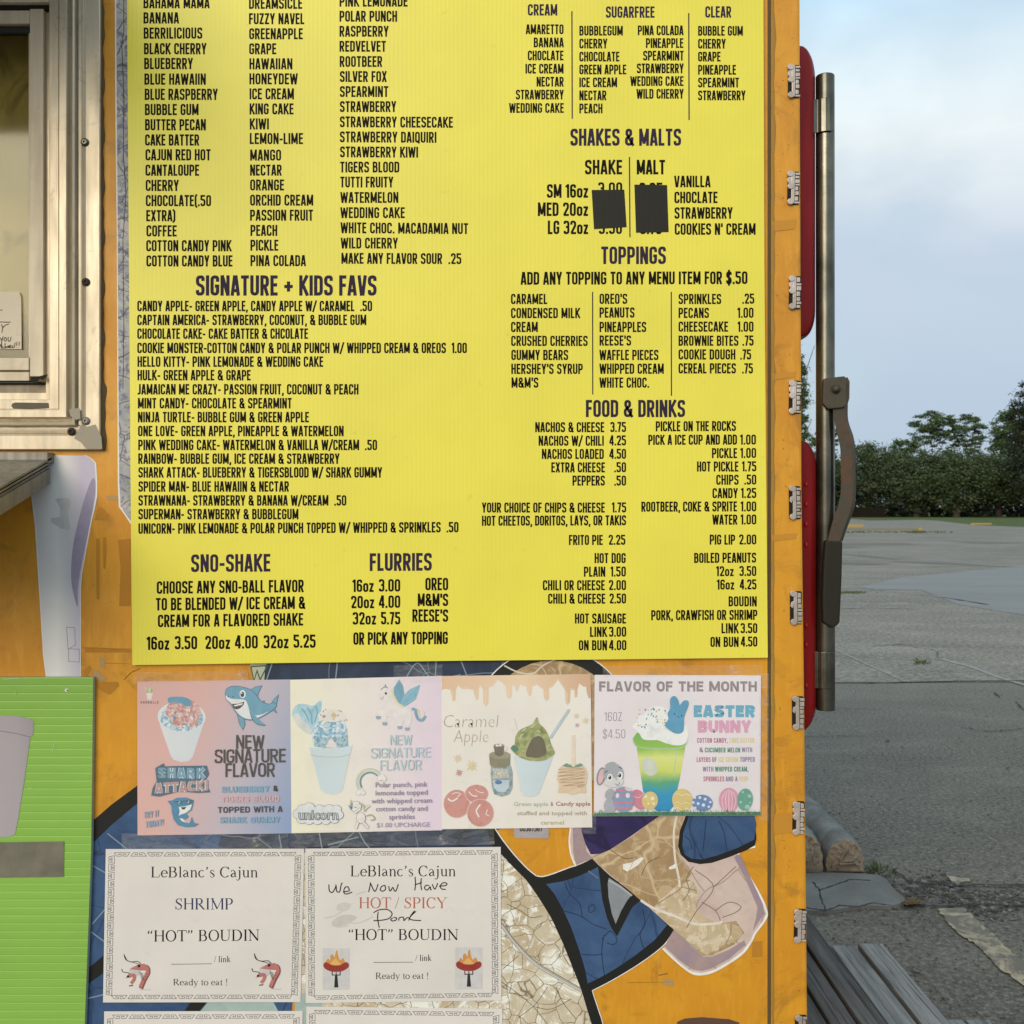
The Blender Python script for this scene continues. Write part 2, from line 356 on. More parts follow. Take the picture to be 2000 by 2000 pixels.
    if ch == 'i': stem(.2, 0, x, w=.125, sf=.11, top=False); S.append([(.08, x - .04, h), (.2, x, h)]); S.append([(.13, .92, .14), (.27, .92, .14)]); return .41, S
    if ch == 'j': cur([(.22, .66, .125), (.22, .2, .125), (.2, -.12, .1), (.05, -.27, .06), (-.08, -.2, .07)]); S.append([(.09, x - .04, h), (.22, x, h)]); S.append([(.15, .92, .14), (.29, .92, .14)]); return .42, S
    if ch == 'k': stem(.2, 0, 1.0, w=.125, sf=.11, top=False); S.append([(.2, .3, .05), (.55, .64, .05)]); S.append([(.34, .4, .12), (.66, .02, .12)]); S.append([(.42, .66, h), (.66, .66, h)]); S.append([(.08, 1.0, h), (.2, 1.02, h)]); return .74, S
    if ch == 'l': stem(.2, 0, 1.02, w=.125, sf=.11, top=False); S.append([(.07, 1.0, h), (.2, 1.02, h)]); return .41, S
    if ch == 'n': stem(.18, 0, x, w=.125, sf=.1, top=False); S.append([(.05, x - .04, h), (.18, x, h)]); stem(.57, 0, .45, w=.125, sf=.1, top=False); cur([(.18, .5, .05), (.36, .65, .06), (.53, .6, .1), (.57, .4, .125)]); return .74, S
    if ch == 'o': arc(.36, .34, .28, .32, 0, 360, hi=.13, n=20); return .74, S
    if ch == 's': cur([(.46, .5, .04), (.38, .65, .05), (.25, .67, .06), (.13, .55, .08), (.2, .42, .11), (.4, .27, .12), (.46, .14, .09), (.34, .02, .05), (.2, .02, .05), (.09, .18, .04)]); return .57, S
    if ch == 't': S.append([(.2, .1, .12), (.2, .82, .1)]); S.append([(.06, .65, .05), (.38, .65, .05)]); cur([(.2, .12, .11), (.28, .02, .06), (.4, .09, .04)]); return .42, S
    if ch == 'u': S.append([(.17, x, .125), (.17, .2, .125)]); stem(.56, 0, x, w=.125, sf=.0, top=False, bot=False); S.append([(.04, x - .02, h), (.2, x - .02, h)]); S.append([(.43, x - .02, h), (.58, x - .02, h)]); S.append([(.56, .03, h), (.68, .04, h)]); cur([(.17, .22, .12), (.24, .05, .09), (.4, .04, .05), (.56, .16, .05)]); return .74, S
    if ch == 'y': S.append([(.12, .66, .12), (.38, .06, .12)]); cur([(.62, .66, .045), (.42, .1, .05), (.28, -.24, .05), (.1, -.24, .09)]); S.append([(0, .66, h), (.26, .66, h)]); S.append([(.5, .66, h), (.72, .66, h)]); return .74, S
    if ch == '’' : cur([(.16, .98, .13), (.2, .86, .11), (.1, .7, .03)]); return .36, S
    if ch == '”' : cur([(.16, .98, .13), (.2, .86, .11), (.1, .7, .03)]); cur([(.42, .98, .13), (.46, .86, .11), (.36, .7, .03)]); return .66, S
    if ch == '“' : cur([(.22, .72, .13), (.18, .84, .11), (.28, 1.0, .03)]); cur([(.48, .72, .13), (.44, .84, .11), (.54, 1.0, .03)]); return .66, S
    if ch == '!': S.append([(.22, .3, .04), (.22, 1, .14)]); S.append([(.15, .05, .13), (.29, .05, .13)]); return .48, S
    if ch == '/': S.append([(.0, -.03, .05), (.38, 1.03, .05)]); return .42, S
    if ch == ' ': return .37, S
    return .5, S

# ------------------------------------------------------------------ builtin font for the small round lettering
_bf = {}
def builtin(text, bold=.0, shear=0):
    k = (text, bold, shear)
    if k not in _bf:
        cu = bpy.data.curves.new('lettering', 'FONT'); cu.body = text; cu.size = 1; cu.offset = bold; cu.resolution_u = 2; cu.shear = shear
        ob = bpy.data.objects.new('lettering', cu); C.objects.link(ob)
        dg = bpy.context.evaluated_depsgraph_get(); me = bpy.data.meshes.new_from_object(ob.evaluated_get(dg))
        fs = [[(me.vertices[i].co.x, me.vertices[i].co.y) for i in p.vertices] for p in me.polygons]
        bpy.data.objects.remove(ob); bpy.data.curves.remove(cu); bpy.data.meshes.remove(me); _bf[k] = fs
    return _bf[k]

class Art:
    """prints on a flat sheet: z = (ox, oy, k) maps working units to photo pixels"""
    STEP = 2.2e-5
    def __init__(self, parent, y, z=(0, 0, 1)):
        self.par = parent; self.y = y; self.z = z; self.mb = MB()
    def P(self, x, y, dy=0):
        ox, oy, k = self.z; return W(ox + x / k, oy + y / k, self.y - dy)
    def up(self): self.y -= self.STEP
    def poly(self, pts, c, sm=False, n=4):
        self.up(); c = ink(c) if isinstance(c, tuple) else c
        if sm: pts = smooth(pts, True, n)
        self.mb.face([self.P(x, y) for x, y in pts], c); return self
    def ell(self, cx, cy, rx, ry, c, rot=0, n=22): return self.poly(ellpts(cx, cy, rx, ry, rot, n), c)
    def line(self, pts, w, c, closed=False, sm=False, dy=None):
        if dy is None: self.up()
        c = ink(c) if isinstance(c, tuple) else c
        if sm: pts = smooth(pts, closed, 5)
        for q in strip(pts, w, closed): self.mb.face([self.P(v.x, v.y, dy or 0) for v in q], c)
        return self
    def sans(self, text, x0, x1, yb, cap, c, t=.16, w=.42, gap=.1, slope=0, sp=.42):
        self.up(); c = ink(c) if isinstance(c, tuple) else c
        gs = [sans(ch, w, t) for ch in text]; tot = sum(g[0] + (gap if ch != ' ' else gap) for g, ch in zip(gs, text)) - gap
        sx = (x1 - x0) / tot; cx = 0
        for g in gs:
            for i, s in enumerate(g[1]):
                cl = isinstance(s, tuple); pts = s[1] if cl else s
                fp = fillet([(p[0],) + tuple(p[1:]) for p in pts], cl)
                T = lambda p: (x0 + (cx + p[0]) * sx, yb + slope * (cx + p[0]) / tot - p[1] * cap)
                for q in strip([T(p) for p in fp], t * cap * .97, cl):
                    self.mb.face([self.P(v.x, v.y, 2e-6 * i) for v in q], c)
            cx += g[0] + gap
        return self
    def serif(self, text, x0, x1, yb, cap, c, slope=0):
        self.up(); c = ink(c) if isinstance(c, tuple) else c
        gs = [serif(ch) for ch in text]; tot = sum(g[0] for g in gs); sx = (x1 - x0) / tot; cx = 0
        for g in gs:
            for i, s in enumerate(g[1]):
                T = [(x0 + (cx + p[0]) * sx, yb + slope * (cx + p[0]) / tot - p[1] * cap) for p in s]
                for q in strip(T, [max(p[2], .05) * cap for p in s]): self.mb.face([self.P(v.x, v.y, 2e-6 * i) for v in q], c)
            cx += g[0]
        return self
    def font(self, text, x0, x1, yb, cap, c, bold=.02, shear=0, slope=0):
        self.up(); c = ink(c) if isinstance(c, tuple) else c
        fs = builtin(text, bold, shear); xs = [p[0] for f in fs for p in f]; a, b = min(xs), max(xs)
        for f in fs:
            self.mb.face([self.P(x0 + (p[0] - a) / (b - a) * (x1 - x0), yb + slope * (p[0] - a) / (b - a) - p[1] / .73 * cap) for p in f], c)
        return self
    def part(self, name, label=None):
        if not self.mb.f: return None
        o = self.mb.build(name, self.par)
        if label: o['label'] = label
        self.mb = MB(); return o
# ------------------------------------------------------------------ materials of the place
def m_wall():
    m = M('orange_paint', rough=.42, spec=.45)
    f = m.noise(5, 6, .6); g = m.noise(26, 5, .6, .5, scale=(3, 1, .5)); d = m.noise(9, 7, .72, .8)
    a = m.mix(sc3((214, 150, 36)), sc3((200, 134, 30)), m.ramp(f, [(.38, 0), (.66, 1)]))
    a = m.mix(a, sc3((226, 166, 56)), m.ramp(g, [(.5, 0), (.8, .6)]))
    a = m.mix(a, sc3((128, 92, 40)), m.ramp(d, [(.53, 0), (.72, .65)]))
    sp = m.noise(160, 2); a = m.mix(a, sc3((90, 62, 30)), m.ramp(sp, [(.70, 0), (.76, .7)]))
    m.base(a); m.rough(m.ramp(f, [(.3, .36), (.8, .6)]))
    m.bump(m.noise(14, 4), .0015, .5); m.bump(m.noise(220, 2), .0002, .5); return m.m
WALL = m_wall()
def m_alu(name, c0, c1, dirt=.6, rough=.38, metal=.55, world=False):
    m = M(name, rough=rough, metal=metal, spec=.5); m.world = world
    f = m.noise(7, 5, .6, .3); g = m.noise(60, 4, .6, scale=(1, 1, .08)); s = m.noise(14, 7, .75, 1.2)
    a = m.mix(sc3(c0, 1), sc3(c1, 1), m.ramp(f, [(.35, 0), (.65, 1)]))
    a = m.mix(a, tuple(x * .72 for x in sc3(c1, 1)[:3]) + (1,), m.ramp(g, [(.45, 0), (.8, .5)]))
    a = m.mix(a, (.10, .075, .05, 1), m.ramp(s, [(.58, 0), (.78, dirt)]))
    m.base(a); m.rough(m.ramp(g, [(.2, rough - .08), (.8, rough + .2)])); m.bump(g, .0003, .5); return m.m
ALU = m_alu('aluminium_frame', (216, 204, 180), (196, 182, 156), .7, .36, .4)
SASH = m_alu('cream_sash', (222, 208, 182), (206, 190, 162), .35, .5, .1)
TRACK = m_alu('dirty_track', (176, 160, 136), (140, 124, 104), .85, .7, .2)
GREYM = m_alu('weathered_metal', (150, 146, 136), (120, 116, 106), .5, .45, .6)
STEEL = m_alu('galvanised_steel', (136, 132, 118), (82, 82, 74), .7, .24, .9)
CLIP = m_alu('bare_cast_metal', (222, 208, 198), (176, 164, 152), .8, .36, .5, True)
BLACK = M('black_rubber', (.018, .018, .016, 1), .55).m
DARK = M('dark_gap', (.012, .010, .008, 1), .8).m
SEAL = M('dark_sealant', (.12, .085, .04, 1), .8).m
GRIP = M('rubber_grip', (.024, .022, .015, 1), .6, spec=.2).m
def m_rust():
    m = M('rusty_steel', rough=.6, metal=.35); f = m.noise(16, 6, .6, .6); g = m.noise(60, 5)
    a = m.mix((.088, .074, .052, 1), (.145, .066, .034, 1), m.ramp(f, [(.46, 0), (.70, 1)])); a = m.mix(a, (.06, .05, .04, 1), m.ramp(g, [(.5, 0), (.8, .7)]))
    m.base(a); m.bump(g, .0006, .6); return m.m
RUST = m_rust()

trailer = empty('food_trailer', (0, 1.0, .40), 'orange food trailer side with serving window and red lights at its rear edge', 'food trailer')
Z0, Z1 = .40, 2.92; SX = W(1499, 0).x
# side skin with the window hole (x from -.90 leftwards)
hx0, hx1 = W(-470, 0).x, W(100, 0).x; hz0, hz1 = W(0, 783).z, W(0, -160).z
mb = MB()
def rect(mb, x0, x1, z0, z1, y=0, m=None): mb.face([(x0, y, z0), (x1, y, z0), (x1, y, z1), (x0, y, z1)], m)
for (a, b, c, d) in ((-3.6, hx0, Z0, Z1), (hx1, SX, Z0, Z1), (hx0, hx1, Z0, hz0), (hx0, hx1, hz1, Z1)): rect(mb, a, b, c, d)
# returns of the hole
for (p, q) in (((hx0, hz0), (hx1, hz0)), ((hx1, hz0), (hx1, hz1)), ((hx1, hz1), (hx0, hz1)), ((hx0, hz1), (hx0, hz0))):
    mb.face([(p[0], 0, p[1]), (q[0], 0, q[1]), (q[0], .06, q[1]), (p[0], .06, p[1])])
mb.build('side_panel', trailer, WALL)
mb = MB(); mb.box((SX, .002, Z0), (W(1506, 0).x, .01, Z1)); mb.build('panel_seam', trailer, SEAL)
# corner trim, folded round the rear edge
mb = MB()
tt = lambda py: W(1506, py).x
prof = lambda e: [(tt(0) - 0.0005, -.001), (tt(0) + .001, -.004), (e - .006, -.0045), (e - .002, -.003), (e, .002), (e, .10)]
rows = []
for z, ex in ((Z0, 1586), (W(0, 2000).z, 1577), (W(0, 1350).z, 1571), (W(0, 950).z, 1566), (W(0, 0).z, 1562), (Z1, 1559)):
    rows.append([Vector((x, y, z)) for x, y in prof(W(ex, 0).x)])
mb.grid(rows, None, False); o = mb.build('corner_trim', trailer, WALL)
# sealant bead along the seam
mb = MB(); pts = []; RB = [.6 + .8 * random.random() ** 3 for _ in range(90)]
for i in range(90):
    z = Z0 + (Z1 - Z0) * i / 89; pts.append([Vector((tt(0) + .001 + dx * RB[i], -.0045 + dy, z)) for dx, dy in ((0, 0), (.003, -.0012), (.006, .0))])
mb.grid(pts, None, True); mb.build('seam_bead', trailer, M('old_sealant', (.34, .20, .04, 1), .7).m)
# patched tape bands across the trim
for (py, h, x0, x1) in ((432, 20, 1508, 1556), (730, 12, 1508, 1556), (1045, 12, 1506, 1558), (1590, 40, 1510, 1560)):
    mb = MB(); a = [W(x0, py, -.0052), W(x1, py - 4, -.0052), W(x1 - 3, py + h - 5, -.0052), W(x0 + 2, py + h, -.0052)]; mb.face(a)
    mb.build('paint_patch', trailer, M('patch_paint', sc3((192, 134, 42)), .6).m)
# rest of the body
mb = MB(); ex = W(1566, 0).x
rect(mb, -3.6, ex, Z0, Z1, 2.2); mb.face([(ex - .0, .10, Z0), (ex, 2.2, Z0), (ex, 2.2, Z1), (ex, .10, Z1)]); mb.face([(-3.6, 0, Z0), (-3.6, 2.2, Z0), (-3.6, 2.2, Z1), (-3.6, 0, Z1)])
mb.build('body_shell', trailer, WALL)
mb = MB(); mb.box((-3.64, -.03, Z1), (ex + .03, 2.24, Z1 + .05)); mb.build('roof', trailer, GREYM)
mb = MB(); mb.box((-3.58, .02, Z0 - .05), (ex - .02, 2.18, Z0)); mb.build('underframe', trailer, DARK)
mb = MB(); mb.box((ex + .004, .55, .55), (ex + .03, 1.75, 2.7)); mb.build('rear_door', trailer, WALL)
# inside of the window: tan wall set close for light, blotches paint in glass reflections
m = M('inside_wall', rough=.7); f = m.noise(3, 3, .5); g = m.noise(9, 4, .6, 1)
a = m.mix(sc3((236, 212, 156)), sc3((190, 174, 122)), m.ramp(f, [(.4, 0), (.62, 1)])); a = m.mix(a, sc3((120, 108, 74)), m.ramp(g, [(.52, 0), (.7, .7)])); m.base(a)
mb = MB(); rect(mb, hx0 - .3, hx1 + .25, hz0 - .2, hz1 + .2, .11)
mb.build('inside_partition', trailer, m.m)
mb = MB()
for p in ((hx0 - .3, hx1 + .25, hz0 - .2, 1), (hx0 - .3, hx1 + .25, hz1 + .2, 1)): mb.face([(p[0], .062, p[2]), (p[1], .062, p[2]), (p[1], .26, p[2]), (p[0], .26, p[2])])
for x in (hx0 - .3, hx1 + .25): mb.face([(x, .062, hz0 - .2), (x, .26, hz0 - .2), (x, .26, hz1 + .2), (x, .062, hz1 + .2)])
mb.build('inside_box', trailer, m.m)

# ---- serving window
win = MB()
prof = [(0, .0005), (0, .011), (1.5, .0125), (27, .0125), (28, .0115), (29, .0125), (30.5, .0115), (32, .0135), (33.5, .0115), (35, .013), (36.5, .0115), (40, .012), (41, .012), (41.5, .004), (46, .004), (47, .017), (50, .0185), (52, .017),
        (53, .008), (56, .004), (60, .008), (61.5, .016), (63, .0185), (76, .0185), (77, .014), (78, .014), (79, .016), (96, .016), (97, .015), (97.5, -.004), (112, -.004), (112, -.03)]
ox0, ox1, oz0, oz1 = -.565 * 1 - 1.0, W(200, 0).x, W(0, 879).z, W(0, -255).z
rows = []
for u, v in prof:
    u *= .001
    rows.append([Vector((ox0 + u, -v, oz0 + u)), Vector((ox1 - u, -v, oz0 + u)), Vector((ox1 - u, -v, oz1 - u)), Vector((ox0 + u, -v, oz1 - u))])
win.grid(rows, None, False, True)
wf = win.build('serving_window', trailer, ALU)
wf['label'] = 'aluminium framed sliding serving window'
def sub(mb, name, mat, par, **k): return mb.build(name, par, mat, **k)
# track lining
mb = MB(); il, ir, ib, it = ox0 + .0975, ox1 - .0975, oz0 + .0975, oz1 - .0975
# header bar across the frame and the sash below it
hb = W(0, 12).z; mb = MB(); mb.box((il, -.016, hb), (ir, .02, hb + .05)); sub(mb, 'header_bar', SASH, wf, bevel=.001)
mb = MB(); mb.box((il, -.004, W(0, 21).z), (ir, .024, hb)); sub(mb, 'header_gap', DARK, wf)
SY = -.004
def bar(x0, x1, y0, y1, name, mat=SASH, ya=-.004, yb=.02):
    mb = MB(); a = W(x0, y1); b = W(x1, y0); mb.box((a.x, ya, a.z), (b.x, yb, b.z)); return sub(mb, name, mat, wf, bevel=.0012)
bar(-420, 60, 22, 48, 'sash_top_rail'); bar(-420, 60, 50.5, 62.5, 'sash_gasket', BLACK, .004, .018)
bar(61, 87.5, 20, 736, 'sash_stile', SASH, -.006, .02)
bar(-420, 60, 700, 724, 'sash_bottom_rail', SASH, -.008); bar(-420, 58, 726, 744, 'sash_foot', SASH, -.002)
bar(55.5, 60.5, 64, 698, 'glass_bead', SASH, .0, .018)
bar(-420, 87, 745.5, 749, 'sash_shadow_gap', BLACK, .0, .02)
bar(-420, 103, 750, 782, 'sill_channel', TRACK, .008, .03)
# glass
g = M('window_glass'); g.N.remove(g.p); tr = g.N.new('ShaderNodeBsdfTransparent'); gl = g.N.new('ShaderNodeBsdfGlossy'); gl.inputs['Roughness'].default_value = .08; fr = g.N.new('ShaderNodeFresnel'); fr.inputs[0].default_value = 1.42
tr.inputs[0].default_value = (.84, .84, .70, 1); ms = g.N.new('ShaderNodeMixShader'); g.L.new(fr.outputs[0], ms.inputs[0]); g.L.new(tr.outputs[0], ms.inputs[1]); g.L.new(gl.outputs[0], ms.inputs[2]); g.L.new(ms.outputs[0], g.N['Material Output'].inputs[0])
mb = MB(); a = W(-418, 700); b = W(56, 50); mb.box((a.x, .012, a.z), (b.x, .015, b.z)); sub(mb, 'glass_pane', g.m, wf)
mb = MB(); a = W(-418, -32); b = W(100, -120); mb.box((a.x, .012, a.z), (b.x, .015, b.z)); sub(mb, 'glass_pane', g.m, wf)
# screws, weep slot, sealant smears
for px, py, c in ((166, 278, 0), (168, 551, 1), (168, 822, 2), (140, 843, 1)):
    mb = MB(); p = W(px, py, -.013); n = 16
    for r0, r1, y0, y1 in ((.0078, .0078, 0, -.002), (.0078, .0045, -.002, -.0042), (.0045, .0028, -.0042, -.0042), (.0028, .0022, -.0042, -.001)):
        mb.grid([[p + Vector((r * math.cos(6.2832 * i / n), yy, r * math.sin(6.2832 * i / n))) for i in range(n)] for r, yy in ((r0, y0), (r1, y1))], None, True, True)
    mb.face([p + Vector((.0022 * math.cos(6.2832 * i / n), -.001, .0022 * math.sin(6.2832 * i / n))) for i in range(n)])
    sub(mb, 'frame_screw', (STEEL, M('rusty_screw', (.03, .017, .01, 1), .6).m, GREYM)[c], wf)
A = Art(wf, -.0163, (0, 0, 1))
A.poly([(24, 788), (30, 786), (95, 787), (96, 797), (60, 799), (26, 798), (22, 793)], (98, 88, 70)).part('weep_slot')
A = Art(wf, -.0187, (0, 450, 3.864)); G1 = M('grey_caulk', (.38, .33, .25, 1), .8).m
A.y = -.0130; A.poly([(610, 1600), (560, 1570), (610, 1470), (660, 1480), (720, 1465), (765, 1560), (772, 1650), (650, 1648)], G1).part('caulk_smear')
A = Art(wf, -.0190, (0, 450, 3.864)); A.poly([(523, 1350), (560, 1345), (600, 1340), (607, 1420), (570, 1430), (530, 1400)], G1).part('caulk_smear')
A = Art(wf, -.0065, (0, 450, 3.864)); A.y = -.0085
A.poly([(240, 1130), (258, 1110), (285, 1112), (300, 1100), (330, 1092), (362, 1086), (350, 1110), (320, 1130), (300, 1120), (285, 1140), (250, 1160)], DARK).part('torn_seal')
A = Art(wf, -.013, (0, 0, 1)); A.line([(103, 781), (121, 797), (150, 826), (176, 853), (199, 878)], 1.1, DARK, dy=0).part('mitre_joint')

# sealant round the outer frame
mb = MB(); pts = []
for i in range(120):
    py = -250 + 1130 * i / 119; wv = 3.4 + 2.2 * math.sin(i * .9) * math.sin(i * .31)
    if 105 < i: wv += 3
    pts.append([W(199.5, py, -.006), W(200 + wv, py, -.001)])
mb.grid(pts); mb.build('frame_sealant', trailer, SEAL)

# ---- raised hatch over the window (above the frame of the photo)
hz = W(0, -118).z
mb = MB(); mb.prism([(-1.72, -.02, hz), (-.84, -.02, hz), (-.84, -.95, hz - .02), (-1.72, -.95, hz - .02)], (0, 0, .03)); mb.build('raised_hatch', trailer, GREYM)

# ---- drooping aluminium shelf below the window
def shelf():
    mb = MB(); x1 = W(106.5, 0).x; x0 = x1 - 1.25
    mb.box((x0, -.030, W(0, 905).z), (x1, -.0005, W(0, 885).z)); fl = mb.build('folding_shelf', trailer, GREYM, bevel=.001)
    fl['label'] = 'grey aluminium shelf hinged below the serving window'
    s = -.31
    def pl(y): return W(0, 893).z + s * (-y - .01)
    for i, (dz, th, x) in enumerate(((-.0, .004, x1), (-.0085, .004, x1 - .003), (-.017, .004, x1 - .006))):
        mb = MB(); mb.prism([(x0, -.012, pl(-.012) + dz), (x, -.012, pl(-.012) + dz), (x, -.42, pl(-.42) + dz), (x0, -.42, pl(-.42) + dz)], (0, 0, -th)); mb.build('shelf_rib', fl, GREYM)
    mb = MB(); x = x1 - .0015; mb.prism([(x0, -.014, pl(-.014) - .021), (x, -.014, pl(-.014) - .021), (x, -.42, pl(-.42) - .021), (x0, -.42, pl(-.42) - .021)], (0, 0, -.030)); mb.build('shelf_body', fl, GREYM, bevel=.001)
shelf()

# ---- metal clips along the rear corner
def clip_mesh(kind, zc):
    """a broken cast hinge end: a bar with knobs on one side and knuckles on the other"""
    e = MB(); s = .001
    px0 = 0
    P = lambda x, y, d: Vector(((x - 12) * s, -d, (33 - y) * s))
    def pr(pts, d0, d1): e.prism([P(x, y, d0) for x, y in pts], (0, -(d1 - d0), 0))
    rng = random.Random(kind * 7 + 1)
    knobs = ((5, 6), (6, 30), (6, 60)) if kind % 2 == 0 else ((6, 5), (7, 60))
    for kx, ky in knobs: pr(ellpts(kx, ky, 6.2, 6, n=14), .001, .007)
    if kind % 2 == 0: pr(ellpts(5.5, 18, 6, 7, n=14), .001, .005)
    else: pr([(1, 30), (2, 22), (8, 19), (13, 20), (13, 27), (7, 28), (5, 34)], .001, .006)
    pr([(7, 3), (14, 2), (14.2, 64), (7.5, 63)], .001, .0055)
    y = 4
    while y < 62:
        h = rng.uniform(5, 11); x1 = rng.uniform(21, 24); pr([(15.2, y), (x1 - 1, y), (x1, y + 1), (x1, min(63.5, y + h - 1.6)), (15.2, min(63.5, y + h - 1.4))], .0005, .004 + rng.uniform(0, .0025)); y += h
    return e
me_cl = {}
CLIPS = [(1550, 160), (1549, 368), (1552, 572), (1552, 776), (1552, 982), (1554, 1187), (1558, 1392), (1559, 1597), (1562, 1807), (1564, 2014)]
pocket = MB(); pocket.prism([Vector(((x - 12) * .001, -.0008, (33 - y) * .001)) for x, y in fillet([(.5, .5, 5), (23.5, .5, 4), (23.5, 65, 4), (.5, 65, 5)], True)], (0, -.0006, 0))
for i, (px, py) in enumerate(CLIPS):
    k = (0, 0, 2, 0, 1, 3, 5, 2, 0, 1)[i]
    p = W(px, py, -.0045)
    if k not in me_cl:
        o = clip_mesh(k, 0); 
        oo = o.build('trim_clip', None, CLIP, bevel=.0007)
        ctr = ORG[oo.name]
        for v in oo.data.vertices: v.co += ctr
        oo.parent = trailer; me_cl[k] = oo; o = oo
        pk = pocket.build('clip_pocket', None, DARK); 
        for v in pk.data.vertices: v.co += ORG[pk.name]
        pk.location = (0, 0, 0); pk.parent = o
    else:
        o = me_cl[k].copy(); C.objects.link(o); o.parent = trailer
        pk = me_cl[k].children[0].copy(); C.objects.link(pk); pk.parent = o
    o.location = p - ORG[trailer.name]; o.rotation_euler = (0, R(random.uniform(-1.5, 1.5)), 0)

# ---- red lights on the rear face
def m_lens():
    m = M('red_lens', sc3((170, 30, 28)), .36, spec=.25); f = m.noise(20, 4, .6, scale=(1, 1, .15)); m.base(m.mix(sc3((140, 20, 20)), sc3((98, 10, 10)), m.ramp(f, [(.3, 0), (.7, 1)])))
    return m.m
LENS = m_lens(); LED = M('led_red', sc3((160, 28, 28)), .5).m
for (yt, yb, xo, leds) in ((111, 664, 1588, ()), (864, 1417, 1590.5, (946, 985, 1024, 1064, 1222, 1260, 1340))):
    mb = MB(); YL = .03
    n = 14; rows = []
    xr = W(xo, 0, .085).x; xl = W(1545, 0, .085).x
    prof = [(0.0, 1.0), (.012, .985), (.024, .93), (.036, .8), (.046, .55), (.052, 0)]
    outl = [(1545, yt)] + [(1562 + (xo - 1562) * math.sin(a * math.pi / 2 / 8), yt + 52 * (1 - math.cos(a * math.pi / 2 / 8))) for a in range(0, 9)] + \
           [(1562 + (xo - 1562) * math.cos(a * math.pi / 2 / 8), yb - 52 * (1 - math.sin(a * math.pi / 2 / 8))) for a in range(0, 9)] + [(1545, yb)]
    P3 = [W(x, y, .085) for x, y in outl]
    # the lens is an upright bulb with its highest line facing backwards
    rows = []
    for t in range(-6, 7):
        a = t / 6 * math.pi / 2; sx = math.cos(a) ** .5 if abs(t) < 6 else 0
        yy = YL + .055 + .05 * math.sin(a)
        rows.append([Vector((xl + (p.x - xl) * sx, yy, (p.z - P3[0].z) * 1 + P3[0].z)) for p in P3])
    mb.grid(rows, None, True)
    lo = mb.build('tail_light', trailer, LENS); lo['label'] = 'upper red lens' if yt < 500 else 'lower red lens with lit dots'
    mb = MB(); rows = [[Vector((xl + (p.x - xl) * 1.06, YL + .054 + q, P3[0].z + (p.z - P3[0].z) * 1.0)) for p in P3] for q in (0, .003)]; mb.grid(rows, None, False); 
    for ly in leds:
        mb2 = MB(); c = W(1576, ly, .03)
        rr = [[Vector((c.x + .0028 * math.sin(b) * math.cos(a), YL + .0045 - .004 * math.cos(b), c.z + .0055 * math.sin(b) * math.sin(a))) for a in [k * math.pi / 5 for k in range(10)]] for b in (.05, .5, 1.0, 1.5)]
        mb2.grid(rr, None, True, True); mb2.build('led', lo, LED)

# ---- locking rod and handle
RY = .06
mb = MB(); mb.tube(W(1611.5, 150, RY), W(1612.5, 1386, RY), .0185, None, 28, caps=False)
mb.tube(W(1611.5, 148.5, RY), W(1611.5, 150, RY), .0175, None, 28, r1=.0185, caps=True)
mb.face([W(1612.5, 1386, RY) + Vector((.0185 * math.cos(a), .0185 * math.sin(a), 0)) for a in [k * math.pi / 14 for k in range(28)]], BLACK)
rod = mb.build('locking_rod', trailer, STEEL)
for (y0, y1, xr_) in ((199, 264, 1619), (1271, 1342, 1622)):
    mb = MB(); cx = W(1611.5, 0, RY).x; rows = []
    a0 = -math.pi * .30; zA, zB = W(0, y0, RY).z, W(0, y1, RY).z
    arcp = [(cx + .0235 * math.cos(a), RY + .0235 * math.sin(a)) for a in [(-.36 - (1.1) * k / 10) * math.pi for k in range(11)]]
    path = arcp[:5] + [(W(1587.5, 0, .04).x, .046), (W(1586, 0, .04).x, .052), (W(1586, 0, .04).x, .08)]
    inner = [(x * .0 + (cx + (x - cx) * .86), RY + (y - RY) * .86) for x, y in path]
    loop = path + inner[::-1]
    O_ = [[Vector((x, y, z + (.006 if z == zB else -.0) * 0)) for x, y in path] for z in (zA, zB)]; I_ = [[Vector((x, y, z)) for x, y in inner] for z in (zA, zB)]
    mb.grid(O_, None, False); mb.grid(I_, None, False); mb.grid([O_[0], I_[0]], None, False); mb.grid([O_[1], I_[1]], None, False)
    for e_ in (0, -1): mb.face([O_[0][e_], O_[1][e_], I_[1][e_], I_[0][e_]])
    mb.build('rod_bracket', rod, STEEL, bevel=.0018)
# weld bead / stamped patch on the upper bracket
hd = MB(); HY = .035
hubo = fillet([(1605, 745, 7), (1608, 740, 7), (1646, 736, 2), (1650, 742, 2), (1650, 793, 3), (1643, 797, 3), (1614, 800, 8), (1604, 790, 8)], True)
hd.prism([W(x, y, HY) for x, y in hubo], (0, -.012, 0)); ho = hd.build('rod_handle', rod and trailer, RUST, bevel=.0025)
ho['label'] = 'bent rusty handle with dark rubber grip'
mb = MB(); mb.prism([W(x, y, HY) for x, y in ((1647, 738), (1656, 736.5), (1660, 745), (1659.5, 778), (1656, 789), (1647, 790))], (0, .02, 0)); mb.build('handle_cheek', ho, RUST, bevel=.0015)
mb = MB(); c = W(1632, 760, HY - .012); rows = []
for r, dy in ((.009, 0), (.009, -.003), (.0055, -.0055), (.0055, -.007), (0.0005, -.0075)): rows.append([c + Vector((r * math.cos(a), dy, r * math.sin(a))) for a in [k * math.pi / 9 for k in range(18)]])
mb.grid(rows, None, True, True); mb.build('handle_bolt', ho, RUST)
Lf = smooth([(1627, 780), (1627, 805), (1633, 840), (1641, 876), (1642, 920), (1642, 962), (1636, 990), (1628, 1012), (1616, 1057)], False, 4)
